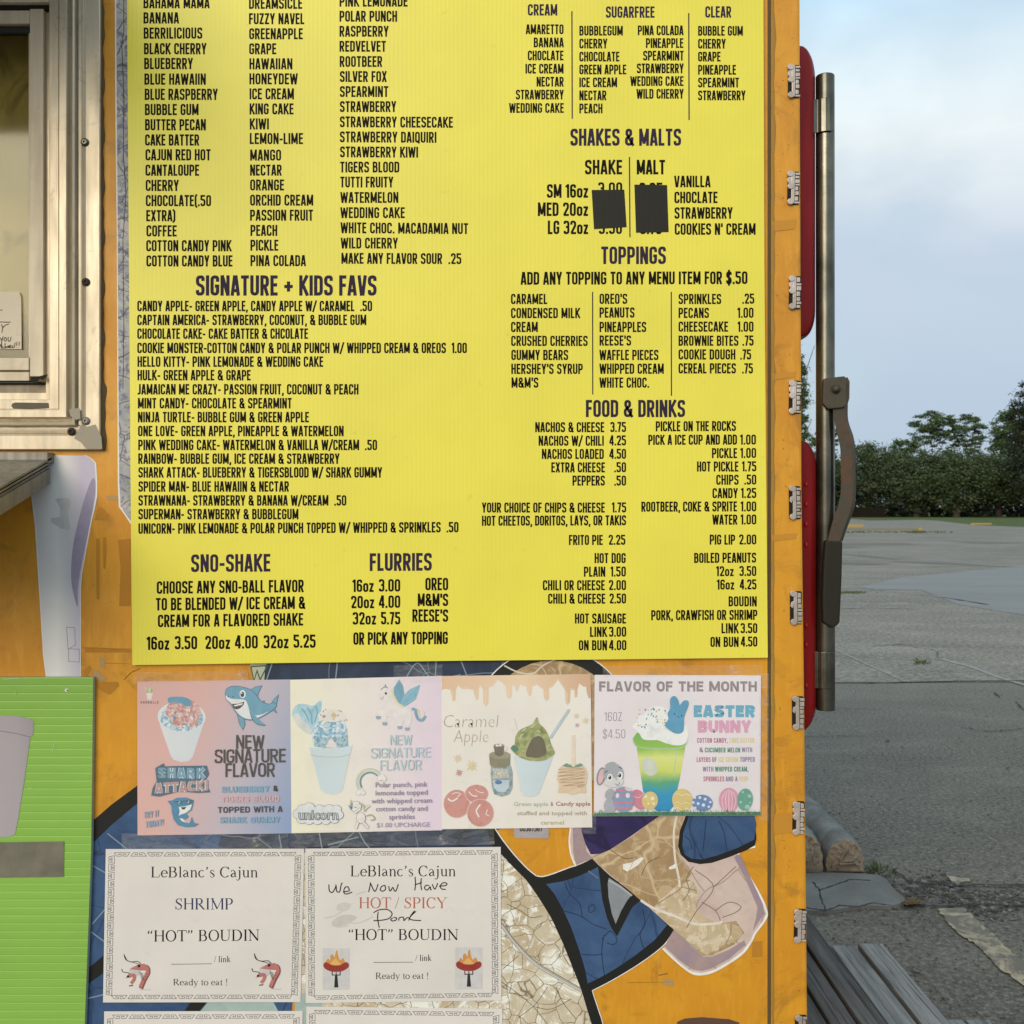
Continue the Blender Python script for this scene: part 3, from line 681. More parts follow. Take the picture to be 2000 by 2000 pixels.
Rt = smooth([(1656, 780), (1656, 790), (1657, 822), (1669, 862), (1671, 920), (1671, 974), (1666, 1000), (1655, 1030), (1646, 1057)], False, 4)
mb = MB(); f_, b_ = -.004, .004
a = [W(x, y, HY + f_ - .001) for x, y in Lf]; rimf = [W(x - 6, y, HY + f_ - .001) for x, y in Rt]; bk = [W(x, y, HY + b_ + .006) for x, y in Rt]; al = [W(x, y, HY + b_ + .006) for x, y in Lf]
mb.grid([a, rimf, bk, al, a], None, False); mb.build('handle_bar', ho, RUST)
gp = [(1613, 1055), (1646.5, 1056.5), (1645, 1128), (1641, 1215), (1637, 1221), (1627, 1228), (1612, 1219), (1608, 1214), (1607, 1165), (1609.5, 1099)]
mb = MB(); mb.prism([W(x, y, HY - .007) for x, y in gp], (0, .02, 0)); mb.build('handle_grip', ho, GRIP, bevel=.004)
# ------------------------------------------------------------------ cut vinyl artwork on the trailer side
def m_vinyl(name, c0, c1, crack=None, cs=14, s=9, w=.025, extra=None):
    m = M(name, rough=.45, spec=.35); f = m.noise(s, 6, .62, .6); g = m.noise(s * 5, 5, .6)
    a = m.mix(sc3(c0), sc3(c1), m.ramp(f, [(.38, 0), (.62, 1)])); a = m.mix(a, tuple(x * .7 for x in sc3(c0)[:3]) + (1,), m.ramp(g, [(.5, 0), (.75, .5)]))
    if extra: a = m.mix(a, sc3(extra), m.ramp(m.noise(s * 1.7, 7, .75, 1.8), [(.50, 0), (.57, 1)]))
    if crack:
        ck = m.cracks(cs, w, .5); a = m.mix(a, sc3(crack), ck); m.bump(ck, -.0006, .6)
    m.base(a); return m.m
V_BLUE = m_vinyl('blue_vinyl', (66, 94, 132), (50, 74, 110), (44, 64, 98), 7, w=.014)
V_NAVY = m_vinyl('dark_blue_vinyl', (56, 68, 92), (38, 46, 62), (112, 128, 140), 7, 9, .012)
V_PURP = m_vinyl('purple_vinyl', (60, 48, 96), (44, 38, 78), (40, 34, 68), 8, w=.014)
V_STONE = m_vinyl('cream_stone_vinyl', (212, 202, 180), (190, 172, 142), (116, 98, 72), 30, 10, .028, extra=(240, 236, 226))
V_TAN = m_vinyl('tan_stone_vinyl', (176, 148, 112), (158, 130, 94), (206, 184, 148), 8, 12, .014, extra=(190, 166, 130))
V_PINK = m_vinyl('pink_stone_vinyl', (210, 190, 178), (196, 172, 164), (160, 138, 122), 8, 9, .014)
V_MAUVE = m_vinyl('mauve_vinyl', (170, 146, 142), (150, 132, 150), None, 10)
V_STRIP = m_vinyl('grey_stone_vinyl', (190, 186, 182), (150, 152, 156), (84, 84, 90), 16, 22, .022, extra=(110, 114, 134))
V_BLK = M('black_vinyl', (.016, .016, .015, 1), .4).m; V_WHT = ink((236, 232, 222)); V_TEAL = m_vinyl('teal_vinyl', (170, 186, 180), (150, 172, 168), None)

A = Art(trailer, -.0006, (0, 0, 1))
A.poly([(176, 1640), (200, 1600), (267, 1545), (300, 1500), (420, 1380), (505, 1340), (505, 1288), (600, 1286), (600, 1640), (560, 2080), (160, 2080)], V_BLUE)
A.part('vinyl_artwork', 'mottled blue field')
A.poly([(515, 1285), (1148, 1280), (1180, 1310), (1240, 1400), (1180, 1500), (1040, 1600), (967, 1622), (1000, 1700), (940, 1720), (400, 1720), (430, 1640), (470, 1500)], V_NAVY)
A.poly([(178, 1606), (217, 1572), (267, 1535), (300, 1500), (300, 1545), (267, 1570), (217, 1612), (178, 1650)], V_BLK)
A.poly([(200, 1868), (230, 1845), (230, 1880), (168, 1925), (168, 1895)], V_BLK)
A.poly([(378, 1950), (410, 1950), (370, 1998), (335, 2010)], V_BLK); A.poly([(412, 1950), (530, 1950), (600, 2080), (330, 2080), (372, 1998)], V_TEAL)
for p in (((535, 1285), (520, 1330)), ((660, 1285), (655, 1330)), ((790, 1330), (815, 1295), (845, 1325), (900, 1318)), ((852, 1288), (850, 1330)), ((900, 1290), (912, 1320)), ((623, 1625), (630, 1662)), ((700, 1622), (712, 1645), (730, 1665)), ((640, 1650), (700, 1635)), ((210, 1628), (300, 1700)), ((180, 1690), (215, 1710)), ((178, 1820), (205, 1840)), ((180, 1805), (212, 1768)), ((172, 1950), (205, 1942)), ((545, 1630), (550, 1660))):
    A.line(p, 2.4, (128, 150, 168), sm=True)
A.poly([(487, 1286), (532, 1286), (518, 1300), (516, 1330), (495, 1332)], ink((188, 186, 158)))
A.line([(490, 1302), (522, 1300), (508, 1328), (502, 1310), (496, 1330), (490, 1302)], 2.5, (52, 110, 76)); A.part('vinyl_artwork', 'dark navy field with pale crack lines')
# round stone with black ring, peeping out above the posters
A.line(ellpts(1078, 1420, 156, 154, 0, 40, 200, 340), 2.5, V_WHT); A.line(ellpts(1078, 1420, 143, 141, 0, 40, 200, 342), 24, V_BLK)
A.poly(ellpts(1078, 1422, 132, 132, 0, 40), V_TAN); A.line([(985, 1300), (1010, 1312), (1040, 1316), (1060, 1300), (1085, 1288)], 3, (214, 204, 190), sm=True)
A.line([(1157, 1350), (1157, 1480)], 3, V_TAN)
A.part('vinyl_artwork', 'round tan stone with black ring')
A.z = (960, 1560, 3.01875)
INNER = [(0, 270), (60, 330), (130, 405), (205, 480), (278, 583), (350, 700), (420, 850), (480, 1000), (530, 1130), (590, 1330), (650, 1560)]
OUTER = [(-60, 60), (20, 180), (60, 240), (130, 330), (210, 415), (262, 457)]
edge = smooth(OUTER, False, 3) + smooth([(262, 457), (300, 462), (360, 446), (450, 412), (520, 388), (595, 352)], False, 4)
tail = smooth([(1075, 772), (1040, 830), (1000, 875), (930, 930), (850, 985), (760, 1040), (680, 1085), (592, 1130)], False, 4) + smooth([(600, 1160), (630, 1250), (655, 1330), (710, 1560)], False, 3)
# stone field
A.poly([(-1160, 318), (45, 318)] + INNER[1:] + [(-1160, 1560)], V_STONE)
A.poly([(-1160, 1150), (-1000, 1150), (-1000, 1560), (-1160, 1560)], V_TEAL)
A.line([(-40, 660), (60, 745), (130, 840), (250, 965), (400, 1058), (530, 1130)], 26, (176, 170, 158), sm=True); A.line([(-40, 664), (60, 749), (130, 844), (250, 969), (400, 1062), (530, 1134)], 7, (206, 200, 190), sm=True)
A.line([(-40, 650), (60, 733), (130, 826), (250, 950), (400, 1045), (530, 1117)], 3, (96, 88, 76), sm=True)
for p in (((60, 1080), (170, 1160), (250, 1230), (330, 1330)), ((160, 1290), (260, 1210), (330, 1110)), ((60, 1010), (160, 925)), ((380, 1110), (420, 1200), (500, 1300)), ((250, 1225), (350, 1240), (470, 1180)), ((90, 620), (170, 660), (230, 700), (300, 690))):
    A.line(p, 3.2, (84, 68, 50), sm=True)
A.part('vinyl_artwork', 'cream cracked stone field with a grey line')
A.line([(x, y) for x, y in edge], 13, V_WHT); A.line(tail, 10, V_WHT)
A.poly(edge + tail + [(650, 1560)] + smooth(INNER, False, 3)[::-1], V_BLK)
A.poly([(322, 503), (420, 487), (500, 462), (570, 432), (628, 402), (640, 480), (652, 590), (680, 700), (708, 765), (740, 812), (780, 735), (830, 640), (880, 598), (940, 645), (1034, 746), (960, 835), (850, 922), (750, 990), (650, 1050), (567, 1090), (550, 1000), (520, 900), (470, 760), (420, 650), (370, 560)], V_BLUE)
A.poly([(692, 466), (760, 510), (828, 565), (800, 600), (765, 660), (732, 738), (710, 680), (690, 580), (685, 500)], ink((138, 144, 152)))
A.line([(690, 480), (760, 520), (828, 572)], 9, (176, 178, 180)); A.line([(570, 425), (630, 470)], 6, (110, 126, 150))
for p in (((430, 490), (460, 560), (520, 620), (535, 700)), ((420, 660), (520, 690), (600, 740), (680, 770)), ((530, 918), (600, 922), (650, 915)), ((665, 800), (650, 900), (665, 1040)), ((890, 650), (905, 740), (875, 800), (900, 890)), ((570, 640), (600, 625), (610, 655), (580, 670), (570, 640)), ((650, 830), (700, 780), (740, 830), (720, 860), (680, 850))):
    A.line(p, 5, (32, 52, 88), sm=True)
A.part('vinyl_artwork', 'black outlined blue tooth shape')
# pink and tan knot at the right
rim = [(470, 100), (470, 180), (462, 240), (470, 320), (500, 395), (590, 350), (640, 400), (700, 455), (840, 560), (900, 615), (1075, 772), (1015, 878), (1100, 960), (1180, 1020), (1240, 1028), (1310, 1010), (1400, 960), (1480, 900), (1530, 830), (1548, 790), (1600, 720), (1618, 680), (1600, 620), (1560, 540), (1450, 330), (1500, 200), (1500, 100)]
A.line([(466, 100), (466, 180), (460, 250), (470, 330), (497, 398)], 12, V_WHT, sm=True)
A.line([(1013, 880), (1100, 962), (1180, 1022), (1240, 1032), (1310, 1014), (1400, 964), (1482, 904), (1532, 832), (1550, 792), (1602, 724), (1620, 680), (1602, 618), (1562, 538), (1450, 328), (1555, 278)], 20, V_WHT, sm=True)
A.poly(rim, V_PINK)
A.poly([(478, 100), (530, 100), (560, 310), (600, 352), (500, 388), (482, 320)], V_MAUVE)
A.poly([(1075, 772), (1020, 872), (1105, 950), (1185, 1008), (1240, 1016), (1300, 1000), (1400, 945), (1500, 860), (1490, 835), (1400, 890), (1300, 930), (1250, 930), (1180, 870), (1120, 800)], V_MAUVE)
A.poly([(1450, 330), (1465, 330), (1600, 620), (1606, 680), (1540, 780), (1560, 700), (1568, 640), (1500, 480), (1430, 345)], V_MAUVE)
A.poly([(595, 352), (700, 300), (830, 222), (980, 105), (1135, 105), (1110, 200), (1100, 300), (1125, 370), (1180, 440), (1130, 520), (1140, 640), (1200, 720), (1330, 740), (1440, 720), (1490, 790), (1430, 860), (1300, 925), (1245, 925), (1110, 800), (1075, 772), (960, 660), (850, 568), (700, 448)], V_TAN)
A.poly([(960, 655), (1040, 560), (1110, 500), (1180, 480), (1215, 560), (1210, 660), (1340, 735), (1430, 735), (1480, 800), (1380, 870), (1290, 908), (1250, 912), (1110, 800)], m_vinyl('cream_tan_vinyl', (202, 182, 150), (184, 162, 128), (150, 126, 96), 9, 12, .016, extra=(214, 198, 174)), sm=True)
A.poly([(530, 100), (992, 100), (900, 165), (820, 222), (700, 300), (640, 325), (585, 328), (555, 270), (530, 190)], V_PURP)
A.poly([(1145, 100), (1110, 190), (1100, 280), (1115, 330), (1160, 372), (1230, 386), (1300, 378), (1400, 345), (1500, 305), (1552, 276), (1562, 235), (1550, 100)], V_BLK)
A.poly([(1165, 100), (1130, 200), (1125, 280), (1140, 330), (1180, 354), (1240, 358), (1330, 335), (1450, 290), (1548, 242), (1562, 150), (1550, 100)], V_BLUE)
A.line([(1092, 100), (1075, 200), (1082, 350), (1105, 470), (1110, 520)], 13, (226, 214, 194), sm=True)
A.line([(880, 598), (950, 642), (1080, 692), (1200, 738), (1330, 735), (1360, 722)], 15, (226, 216, 200), sm=True)
A.poly([(775, 385), (830, 375), (880, 345), (900, 350), (860, 395), (800, 430), (775, 415)], V_WHT); A.poly([(1045, 405), (1090, 380), (1085, 410), (1050, 418)], V_WHT)
for p, c in ((((815, 225), (850, 265), (830, 380), (800, 440), (785, 495)), (204, 180, 140)), (((850, 265), (930, 250), (1060, 262)), (204, 180, 140)), (((700, 300), (780, 350), (840, 350)), (120, 94, 62)), (((880, 460), (920, 380), (990, 345)), (120, 94, 62)), (((880, 455), (960, 480), (1060, 480), (1150, 470)), (204, 180, 140)),
             (((1200, 420), (1310, 520), (1210, 660), (1150, 760)), (128, 104, 86)), (((1310, 520), (1440, 400)), (128, 104, 86)), (((1240, 610), (1320, 660), (1350, 720)), (128, 104, 86)), (((1320, 660), (1400, 610), (1470, 635), (1440, 670), (1360, 700)), (128, 104, 86)), (((1185, 240), (1250, 360), (1225, 330)), (36, 56, 90)), (((1265, 120), (1255, 230), (1245, 310)), (30, 46, 78)), (((1340, 130), (1370, 200), (1388, 310)), (30, 46, 78)), (((1140, 220), (1170, 250), (1180, 300)), (30, 46, 78)), (((1190, 400), (1150, 470), (1165, 540), (1130, 600)), (128, 104, 86))):
    A.line(p, 4, c, sm=True)
A.part('vinyl_artwork', 'pink and tan knot with purple and blue patches')
# strip left of the menu board
A = Art(trailer, -.0006, (0, 0, 1))
A.poly([(224, -60), (262, -60), (262, 1030), (254, 1022), (245, 1008), (232, 990), (230, 940), (229, 700), (228, 450), (225, 200)], V_WHT)
A.poly([(227, -60), (262, -60), (262, 1026), (246, 1005), (235, 988), (233, 940), (231, 700), (230, 450), (228, 200)], V_STRIP)
A.line([(241, -50), (242, 60), (238, 90), (242, 190), (241, 300), (246, 380), (240, 470), (242, 640), (240, 760)], 1.5, (60, 56, 56)); A.part('vinyl_artwork', 'grey cracked strip left of the menu board')
# pale curved limb above the green board
P = gradient('pale_lavender_vinyl', (212, 206, 210), (192, 184, 200), 'X', (-.935, -.84), c2=(228, 226, 220))
limb = [(106, 889), (150, 890), (167, 889), (178, 896), (186, 904), (188, 940), (188, 969), (183, 995), (178, 1016), (166, 1083), (160, 1115), (157, 1148), (157, 1345), (93, 1345), (85, 1277), (78, 1160), (70, 1031), (62, 961), (60, 900)]
A.poly([((x - 125) * 1.03 + 125, y) for x, y in limb], V_WHT); A.poly([((x - 125) * .985 + 125, y) for x, y in limb], P)
A.poly([(180, 935), (187, 945), (182, 990), (168, 1060), (158, 1110), (152, 1150), (152, 1185), (146, 1170), (139, 1130), (142, 1070), (155, 1010), (166, 970)], ink((158, 146, 174)), sm=True)
A.part('vinyl_artwork', 'pale lavender limb above the green board')
A.poly([(107, 974), (132, 972), (140, 978), (133, 1000), (138, 1035), (118, 1032), (100, 1020), (99, 1012), (117, 1010), (118, 992)], ink((204, 200, 196))); A.part('tape_residue')
A.line([(130, 1225), (146, 1226), (147, 1260), (133, 1268), (131, 1240), (130, 1225)], 1.2, (150, 142, 148)); A.part('tape_residue'); A.line([(134, 1267), (155, 1268), (155, 1293), (134, 1292), (134, 1267)], 1.2, (150, 142, 148)); A.part('tape_residue')
# glue stains left by older notices
A = Art(trailer, -.0004, (0, 850, 3.864)); ST = M('glue_stain', sc3((180, 122, 34)), .7).m; ST2 = M('glue_stain_grey', sc3((176, 142, 92)), .6).m
for i, p in enumerate(([(725, 780), (752, 782), (750, 1240), (728, 1236)], [(778, 770), (800, 772), (803, 900), (795, 1010), (780, 1005)], [(735, 560), (765, 540), (822, 598), (820, 640), (715, 640)], [(805, 455), (985, 458), (985, 492), (808, 488)], [(890, 790), (985, 780), (985, 1290), (900, 1290), (910, 1000)], [(640, 1600), (800, 1605), (985, 1612), (985, 1640), (640, 1640)], [(620, 1780), (680, 1735), (690, 1760), (660, 1820), (625, 1815)], [(700, 1770), (735, 1768), (805, 1838), (800, 1855), (705, 1850)], [(700, 1880), (780, 1860), (890, 1862), (900, 1890), (830, 1960), (780, 1940)], [(750, 1665), (790, 1690), (795, 1760), (755, 1755)])):
    A.poly(p, ST2 if i in (7, 9, 3) else ST); A.part('tape_residue')
A.line([(615, 1605), (760, 1605), (860, 1618), (985, 1612)], 2, (140, 92, 28)); A.part('tape_edge'); A.line([(790, 1720), (860, 1722), (985, 1726)], 2, (130, 88, 28)); A.part('tape_edge'); A.line([(935, 1845), (990, 1790), (1060, 1760)], 4, (110, 76, 30)); A.part('tape_edge')
A.z = (960, 1560, 3.01875)
A.poly([(1540, 845), (1595, 838), (1598, 930), (1535, 935)], ST); A.part('tape_residue'); A.poly([(1010, 1060), (1075, 1064), (1072, 1108), (1005, 1095)], ST2); A.part('tape_residue'); A.line([(985, 1042), (1040, 1030)], 5, (128, 92, 40)); A.part('tape_edge'); A.line([(800, 1085), (1070, 1080)], 2, (150, 104, 30)); A.part('tape_edge')
A.poly([(1095, 1315), (1140, 1296), (1240, 1288), (1400, 1300), (1460, 1320), (1470, 1400), (1085, 1400)], M('brown_smear', sc3((92, 66, 56)), .6).m)
A.part('brown_smear')

# ------------------------------------------------------------------ menu board
def m_board(name, rgb, axis, s):
    m = M(name, rough=.38, spec=.4); f = m.noise(4, 3); wv = m.wave(s, axis); g = m.noise(40, 4)
    a = m.mix(sc3(rgb), tuple(x * .93 for x in sc3(rgb)[:3]) + (1,), m.ramp(f, [(.4, 0), (.6, 1)])); a = m.mix(a, tuple(x * .965 for x in sc3(rgb)[:3]) + (1,), m.ramp(wv, [(.0, 1), (.35, 0)]))
    a = m.mix(a, (.4, .3, .08, 1), m.ramp(g, [(.66, 0), (.8, .25)])); m.base(a)
    m.bump(wv, .00022, .4); m.bump(m.noise(9, 3), .0012, .5); return m.m
YEL = m_board('yellow_board', (243, 222, 80), 'X', 38)
BY = -.010
board = empty('menu_board', W(880, 1290, BY), 'large yellow printed menu board filling the middle of the orange wall', 'menu board')
mb = MB(); bl = [W(*p, BY) for p in ((246, -260), (1490, -260), (1491, 0), (1493, 520), (1499.5, 1284.5), (1200, 1287.8), (900, 1290.5), (500, 1295.6), (258.5, 1299), (255, 950), (248, 0))]
mb.prism(bl, (0, .0055, 0)); mb.build('board_panel', board, YEL)
K_ = M('black_print', (.0065, .0045, .002, 1), .6, spec=.12).m; HD = M('purple_print', (.036, .022, .052, 1), .6, spec=.12).m
A = Art(board, BY - .00005); TW = dict(t=.168, w=.47, gap=.08)
def lines(z, rows, cap, c=K_, **kw):
    A.z = z; k = dict(TW); k.update(kw)
    for r in rows:
        t, a, b, y = r[:4]; A.sans(t, a, b, y, cap, c, slope=(r[4] if len(r) > 4 else 0), **k)
        A.y = Y_ - Art.STEP
Y_ = A.y
ZA = (240, 0, 2.76); ZB = (940, 0, 3.22); ZC = (240, 500, 2.76); ZD = (900, 440, 3.01875); ZE = (900, 780, 3.01875); ZF = (240, 1040, 2.76)
lines(ZA, [('BAHAMA MAMA', 111, 467, 45), ('BANANA', 111, 302, 127), ('BERRILICIOUS', 112, 428, 209), ('BLACK CHERRY', 114, 450, 293), ('BLUEBERRY', 115, 377, 373), ('BLUE HAWAIIN', 116, 447, 457), ('BLUE RASPBERRY', 118, 511, 539), ('BUBBLE GUM', 119, 408, 621), ('BUTTER PECAN', 120, 447, 703), ('CAKE BATTER', 120, 411, 785), ('CAJUN RED HOT', 122, 473, 865), ('CANTALOUPE', 122, 411, 948), ('CHERRY', 123, 301, 1030), ('CHOCOLATE(.50', 124, 475, 1112), ('EXTRA)', 126, 283, 1193), ('COFFEE', 127, 290, 1275), ('COTTON CANDY PINK', 126, 585, 1355), ('COTTON CANDY BLUE', 127, 591, 1437)], 61)
A.part('menu_lettering', 'first flavour list')
lines(ZA, [('DREAMSICLE', 680, 967, 48), ('FUZZY NAVEL', 680, 978, 131), ('GREENAPPLE', 681, 970, 212), ('GRAPE', 681, 827, 293), ('HAWAIIAN', 682, 914, 374), ('HONEYDEW', 682, 942, 455), ('ICE CREAM', 683, 922, 536), ('KING CAKE', 683, 920, 617), ('KIWI', 684, 787, 698), ('LEMON-LIME', 684, 971, 777), ('MANGO', 686, 853, 866), ('NECTAR', 686, 856, 947), ('ORANGE', 686, 869, 1027), ('ORCHID CREAM', 686, 1026, 1109), ('PASSION FRUIT', 686, 1025, 1190), ('PEACH', 688, 832, 1272), ('PICKLE', 688, 838, 1352), ('PINA COLADA', 688, 986, 1435)], 60)
A.part('menu_lettering', 'second flavour list')
lines(ZA, [('PINK LEMONADE', 1168, 1535, 36), ('POLAR PUNCH', 1168, 1478, 117), ('RASPBERRY', 1168, 1432, 198), ('REDVELVET', 1168, 1418, 279), ('ROOTBEER', 1169, 1398, 361), ('SILVER FOX', 1170, 1422, 442), ('SPEARMINT', 1170, 1431, 523), ('STRAWBERRY', 1170, 1473, 604), ('STRAWBERRY CHEESECAKE', 1170, 1779, 686, 3), ('STRAWBERRY DAIQUIRI', 1170, 1690, 767, 3), ('STRAWBERRY KIWI', 1171, 1591, 848, 2), ('TIGERS BLOOD', 1171, 1490, 930), ('TUTTI FRUITY', 1172, 1457, 1011), ('WATERMELON', 1173, 1485, 1094), ('WEDDING CAKE', 1173, 1520, 1176), ('WHITE CHOC. MACADAMIA NUT', 1174, 1861, 1257, 5), ('WILD CHERRY', 1175, 1482, 1340), ('MAKE ANY FLAVOR SOUR  .25', 1178, 1824, 1422, 2)], 59)
A.part('menu_lettering', 'third flavour list')
lines(ZB, [('CREAM', 293, 478, 98), ('SUGARFREE', 784, 1090, 112), ('CLEAR', 1409, 1572, 111)], 72, HD); lines(ZB, [('SHAKES & MALTS', 561, 1256, 917)], 108, HD)
lines(ZC, [('SIGNATURE + KIDS FAVS', 394, 1367, 214)], 110, HD); lines(ZD, [('TOPPINGS', 828, 1209, 229)], 104, HD); lines(ZE, [('FOOD & DRINKS', 738, 1322, 105)], 102, HD); lines(ZF, [('SNO-SHAKE', 368, 795, 214, -3), ('FLURRIES', 1331, 1665, 208, -2)], 96, HD)
A.part('menu_headings', 'purple section headings')
lines(ZB, [('AMARETTO', 281, 517, 215), ('BANANA', 330, 518, 298), ('CHOCLATE', 293, 517, 380), ('ICE CREAM', 278, 517, 463), ('NECTAR', 348, 518, 545), ('STRAWBERRY', 218, 518, 626), ('WEDDING CAKE', 176, 519, 710), ('BUBBLEGUM', 617, 890, 224), ('CHERRY', 617, 792, 305), ('CHOCOLATE', 617, 869, 387), ('GREEN APPLE', 617, 912, 468), ('ICE CREAM', 617, 854, 549), ('NECTAR', 617, 786, 631), ('PEACH', 617, 762, 713), ('PINA COLADA', 985, 1271, 222), ('PINEAPPLE', 1036, 1271, 302), ('SPEARMINT', 1018, 1273, 381), ('STRAWBERRY', 979, 1272, 461), ('WEDDING CAKE', 938, 1272, 541), ('WILD CHERRY', 977, 1272, 621), ('BUBBLE GUM', 1364, 1645, 225), ('CHERRY', 1364, 1537, 306), ('GRAPE', 1364, 1505, 387), ('PINEAPPLE', 1364, 1602, 470), ('SPEARMINT', 1364, 1621, 550), ('STRAWBERRY', 1364, 1661, 631)], 62)
A.line([(570, 70), (572, 747)], 8, HD, dy=0); A.line([(1305, 82), (1307, 755)], 8, HD, dy=0)
A.part('menu_lettering', 'cream, sugarfree and clear lists')
lines(ZB, [('SHAKE', 652, 886, 1097), ('MALT', 978, 1156, 1097)], 92); lines(ZB, [('SM 16oz', 413, 672, 1244), ('MED 20oz', 356, 672, 1359), ('LG 32oz', 419, 672, 1473)], 86); lines(ZB, [('3.00', 735, 887, 1228), ('3.50', 740, 885, 1472), ('3.25', 995, 1140, 1230), ('3.75', 1000, 1135, 1473)], 82)
lines(ZB, [('VANILLA', 1214, 1441, 1178), ('CHOCLATE', 1215, 1486, 1278), ('STRAWBERRY', 1216, 1580, 1376), ("COOKIES N' CREAM", 1217, 1725, 1477)], 73); A.line([(932, 987), (935, 1492)], 8, HD, dy=0)
A.part('menu_lettering', 'shake and malt sizes')
lines(ZC, [r for r in (('CANDY APPLE- GREEN APPLE, CANDY APPLE W/ CARAMEL  .50', 78, 1343, 298), ('CAPTAIN AMERICA- STRAWBERRY, COCONUT, & BUBBLE GUM', 78, 1312, 373), ('CHOCOLATE CAKE- CAKE BATTER & CHCOLATE', 78, 998, 447), ('COOKIE MONSTER-COTTON CANDY & POLAR PUNCH W/ WHIPPED CREAM & OREOS  1.00', 78, 1854, 524), ('HELLO KITTY- PINK LEMONADE & WEDDING CAKE', 79, 1080, 598), ('HULK- GREEN APPLE & GRAPE', 79, 689, 671), ('JAMAICAN ME CRAZY- PASSION FRUIT, COCONUT & PEACH', 79, 1270, 747), ('MINT CANDY- CHOCOLATE & SPEARMINT', 81, 910, 822), ('NINJA TURTLE- BUBBLE GUM & GREEN APPLE', 81, 1003, 897), ('ONE LOVE- GREEN APPLE, PINEAPPLE & WATERMELON', 82, 1190, 972), ('PINK WEDDING CAKE- WATERMELON & VANILLA W/CREAM  .50', 83, 1370, 1047), ('RAINBOW- BUBBLE GUM, ICE CREAM & STRAWBERRY', 83, 1167, 1121), ('SHARK ATTACK- BLUEBERRY & TIGERSBLOOD W/ SHARK GUMMY', 84, 1397, 1195), ('SPIDER MAN- BLUE HAWAIIN & NECTAR', 84, 895, 1271), ('STRAWNANA- STRAWBERRY & BANANA W/CREAM  .50', 84, 1204, 1346), ('SUPERMAN- STRAWBERRY & BUBBLEGUM', 84, 946, 1420), ('UNICORN- PINK LEMONADE & POLAR PUNCH TOPPED W/ WHIPPED & SPRINKLES  .50', 84, 1809, 1498, -8))], 57)
A.part('menu_lettering', 'signature flavour lines')
lines(ZD, [('ADD ANY TOPPING TO ANY MENU ITEM FOR $.50', 354, 1690, 351, -4)], 76)
lines(ZD, [('CARAMEL', 296, 510, 465), ('CONDENSED MILK', 296, 703, 548), ('CREAM', 296, 454, 630), ('CRUSHED CHERRIES', 297, 748, 712), ('GUMMY BEARS', 298, 633, 795), ("HERSHEY'S SYRUP", 298, 719, 877), ("M&M'S", 299, 457, 958), ("OREO'S", 818, 981, 464), ('PEANUTS', 818, 1024, 545), ('PINEAPPLES', 818, 1093, 630), ("REESE'S", 818, 1004, 710), ('WAFFLE PIECES', 818, 1165, 795), ('WHIPPED CREAM', 818, 1197, 876), ('WHITE CHOC.', 818, 1110, 958), ('SPRINKLES', 1284, 1535, 465), ('.25', 1660, 1730, 463), ('PECANS', 1284, 1463, 547), ('1.00', 1632, 1726, 546), ('CHEESECAKE', 1284, 1576, 628), ('1.00', 1633, 1726, 628), ('BROWNIE BITES', 1284, 1637, 711), ('.75', 1661, 1726, 710), ('COOKIE DOUGH', 1284, 1619, 792), ('.75', 1648, 1711, 792), ('CEREAL PIECES', 1284, 1622, 874), ('.75', 1659, 1722, 874)], 61)
A.line([(777, 392), (778, 998)], 7, HD, dy=0); A.line([(1241, 392), (1242, 1006)], 7, HD, dy=0)
A.part('menu_lettering', 'toppings lists')
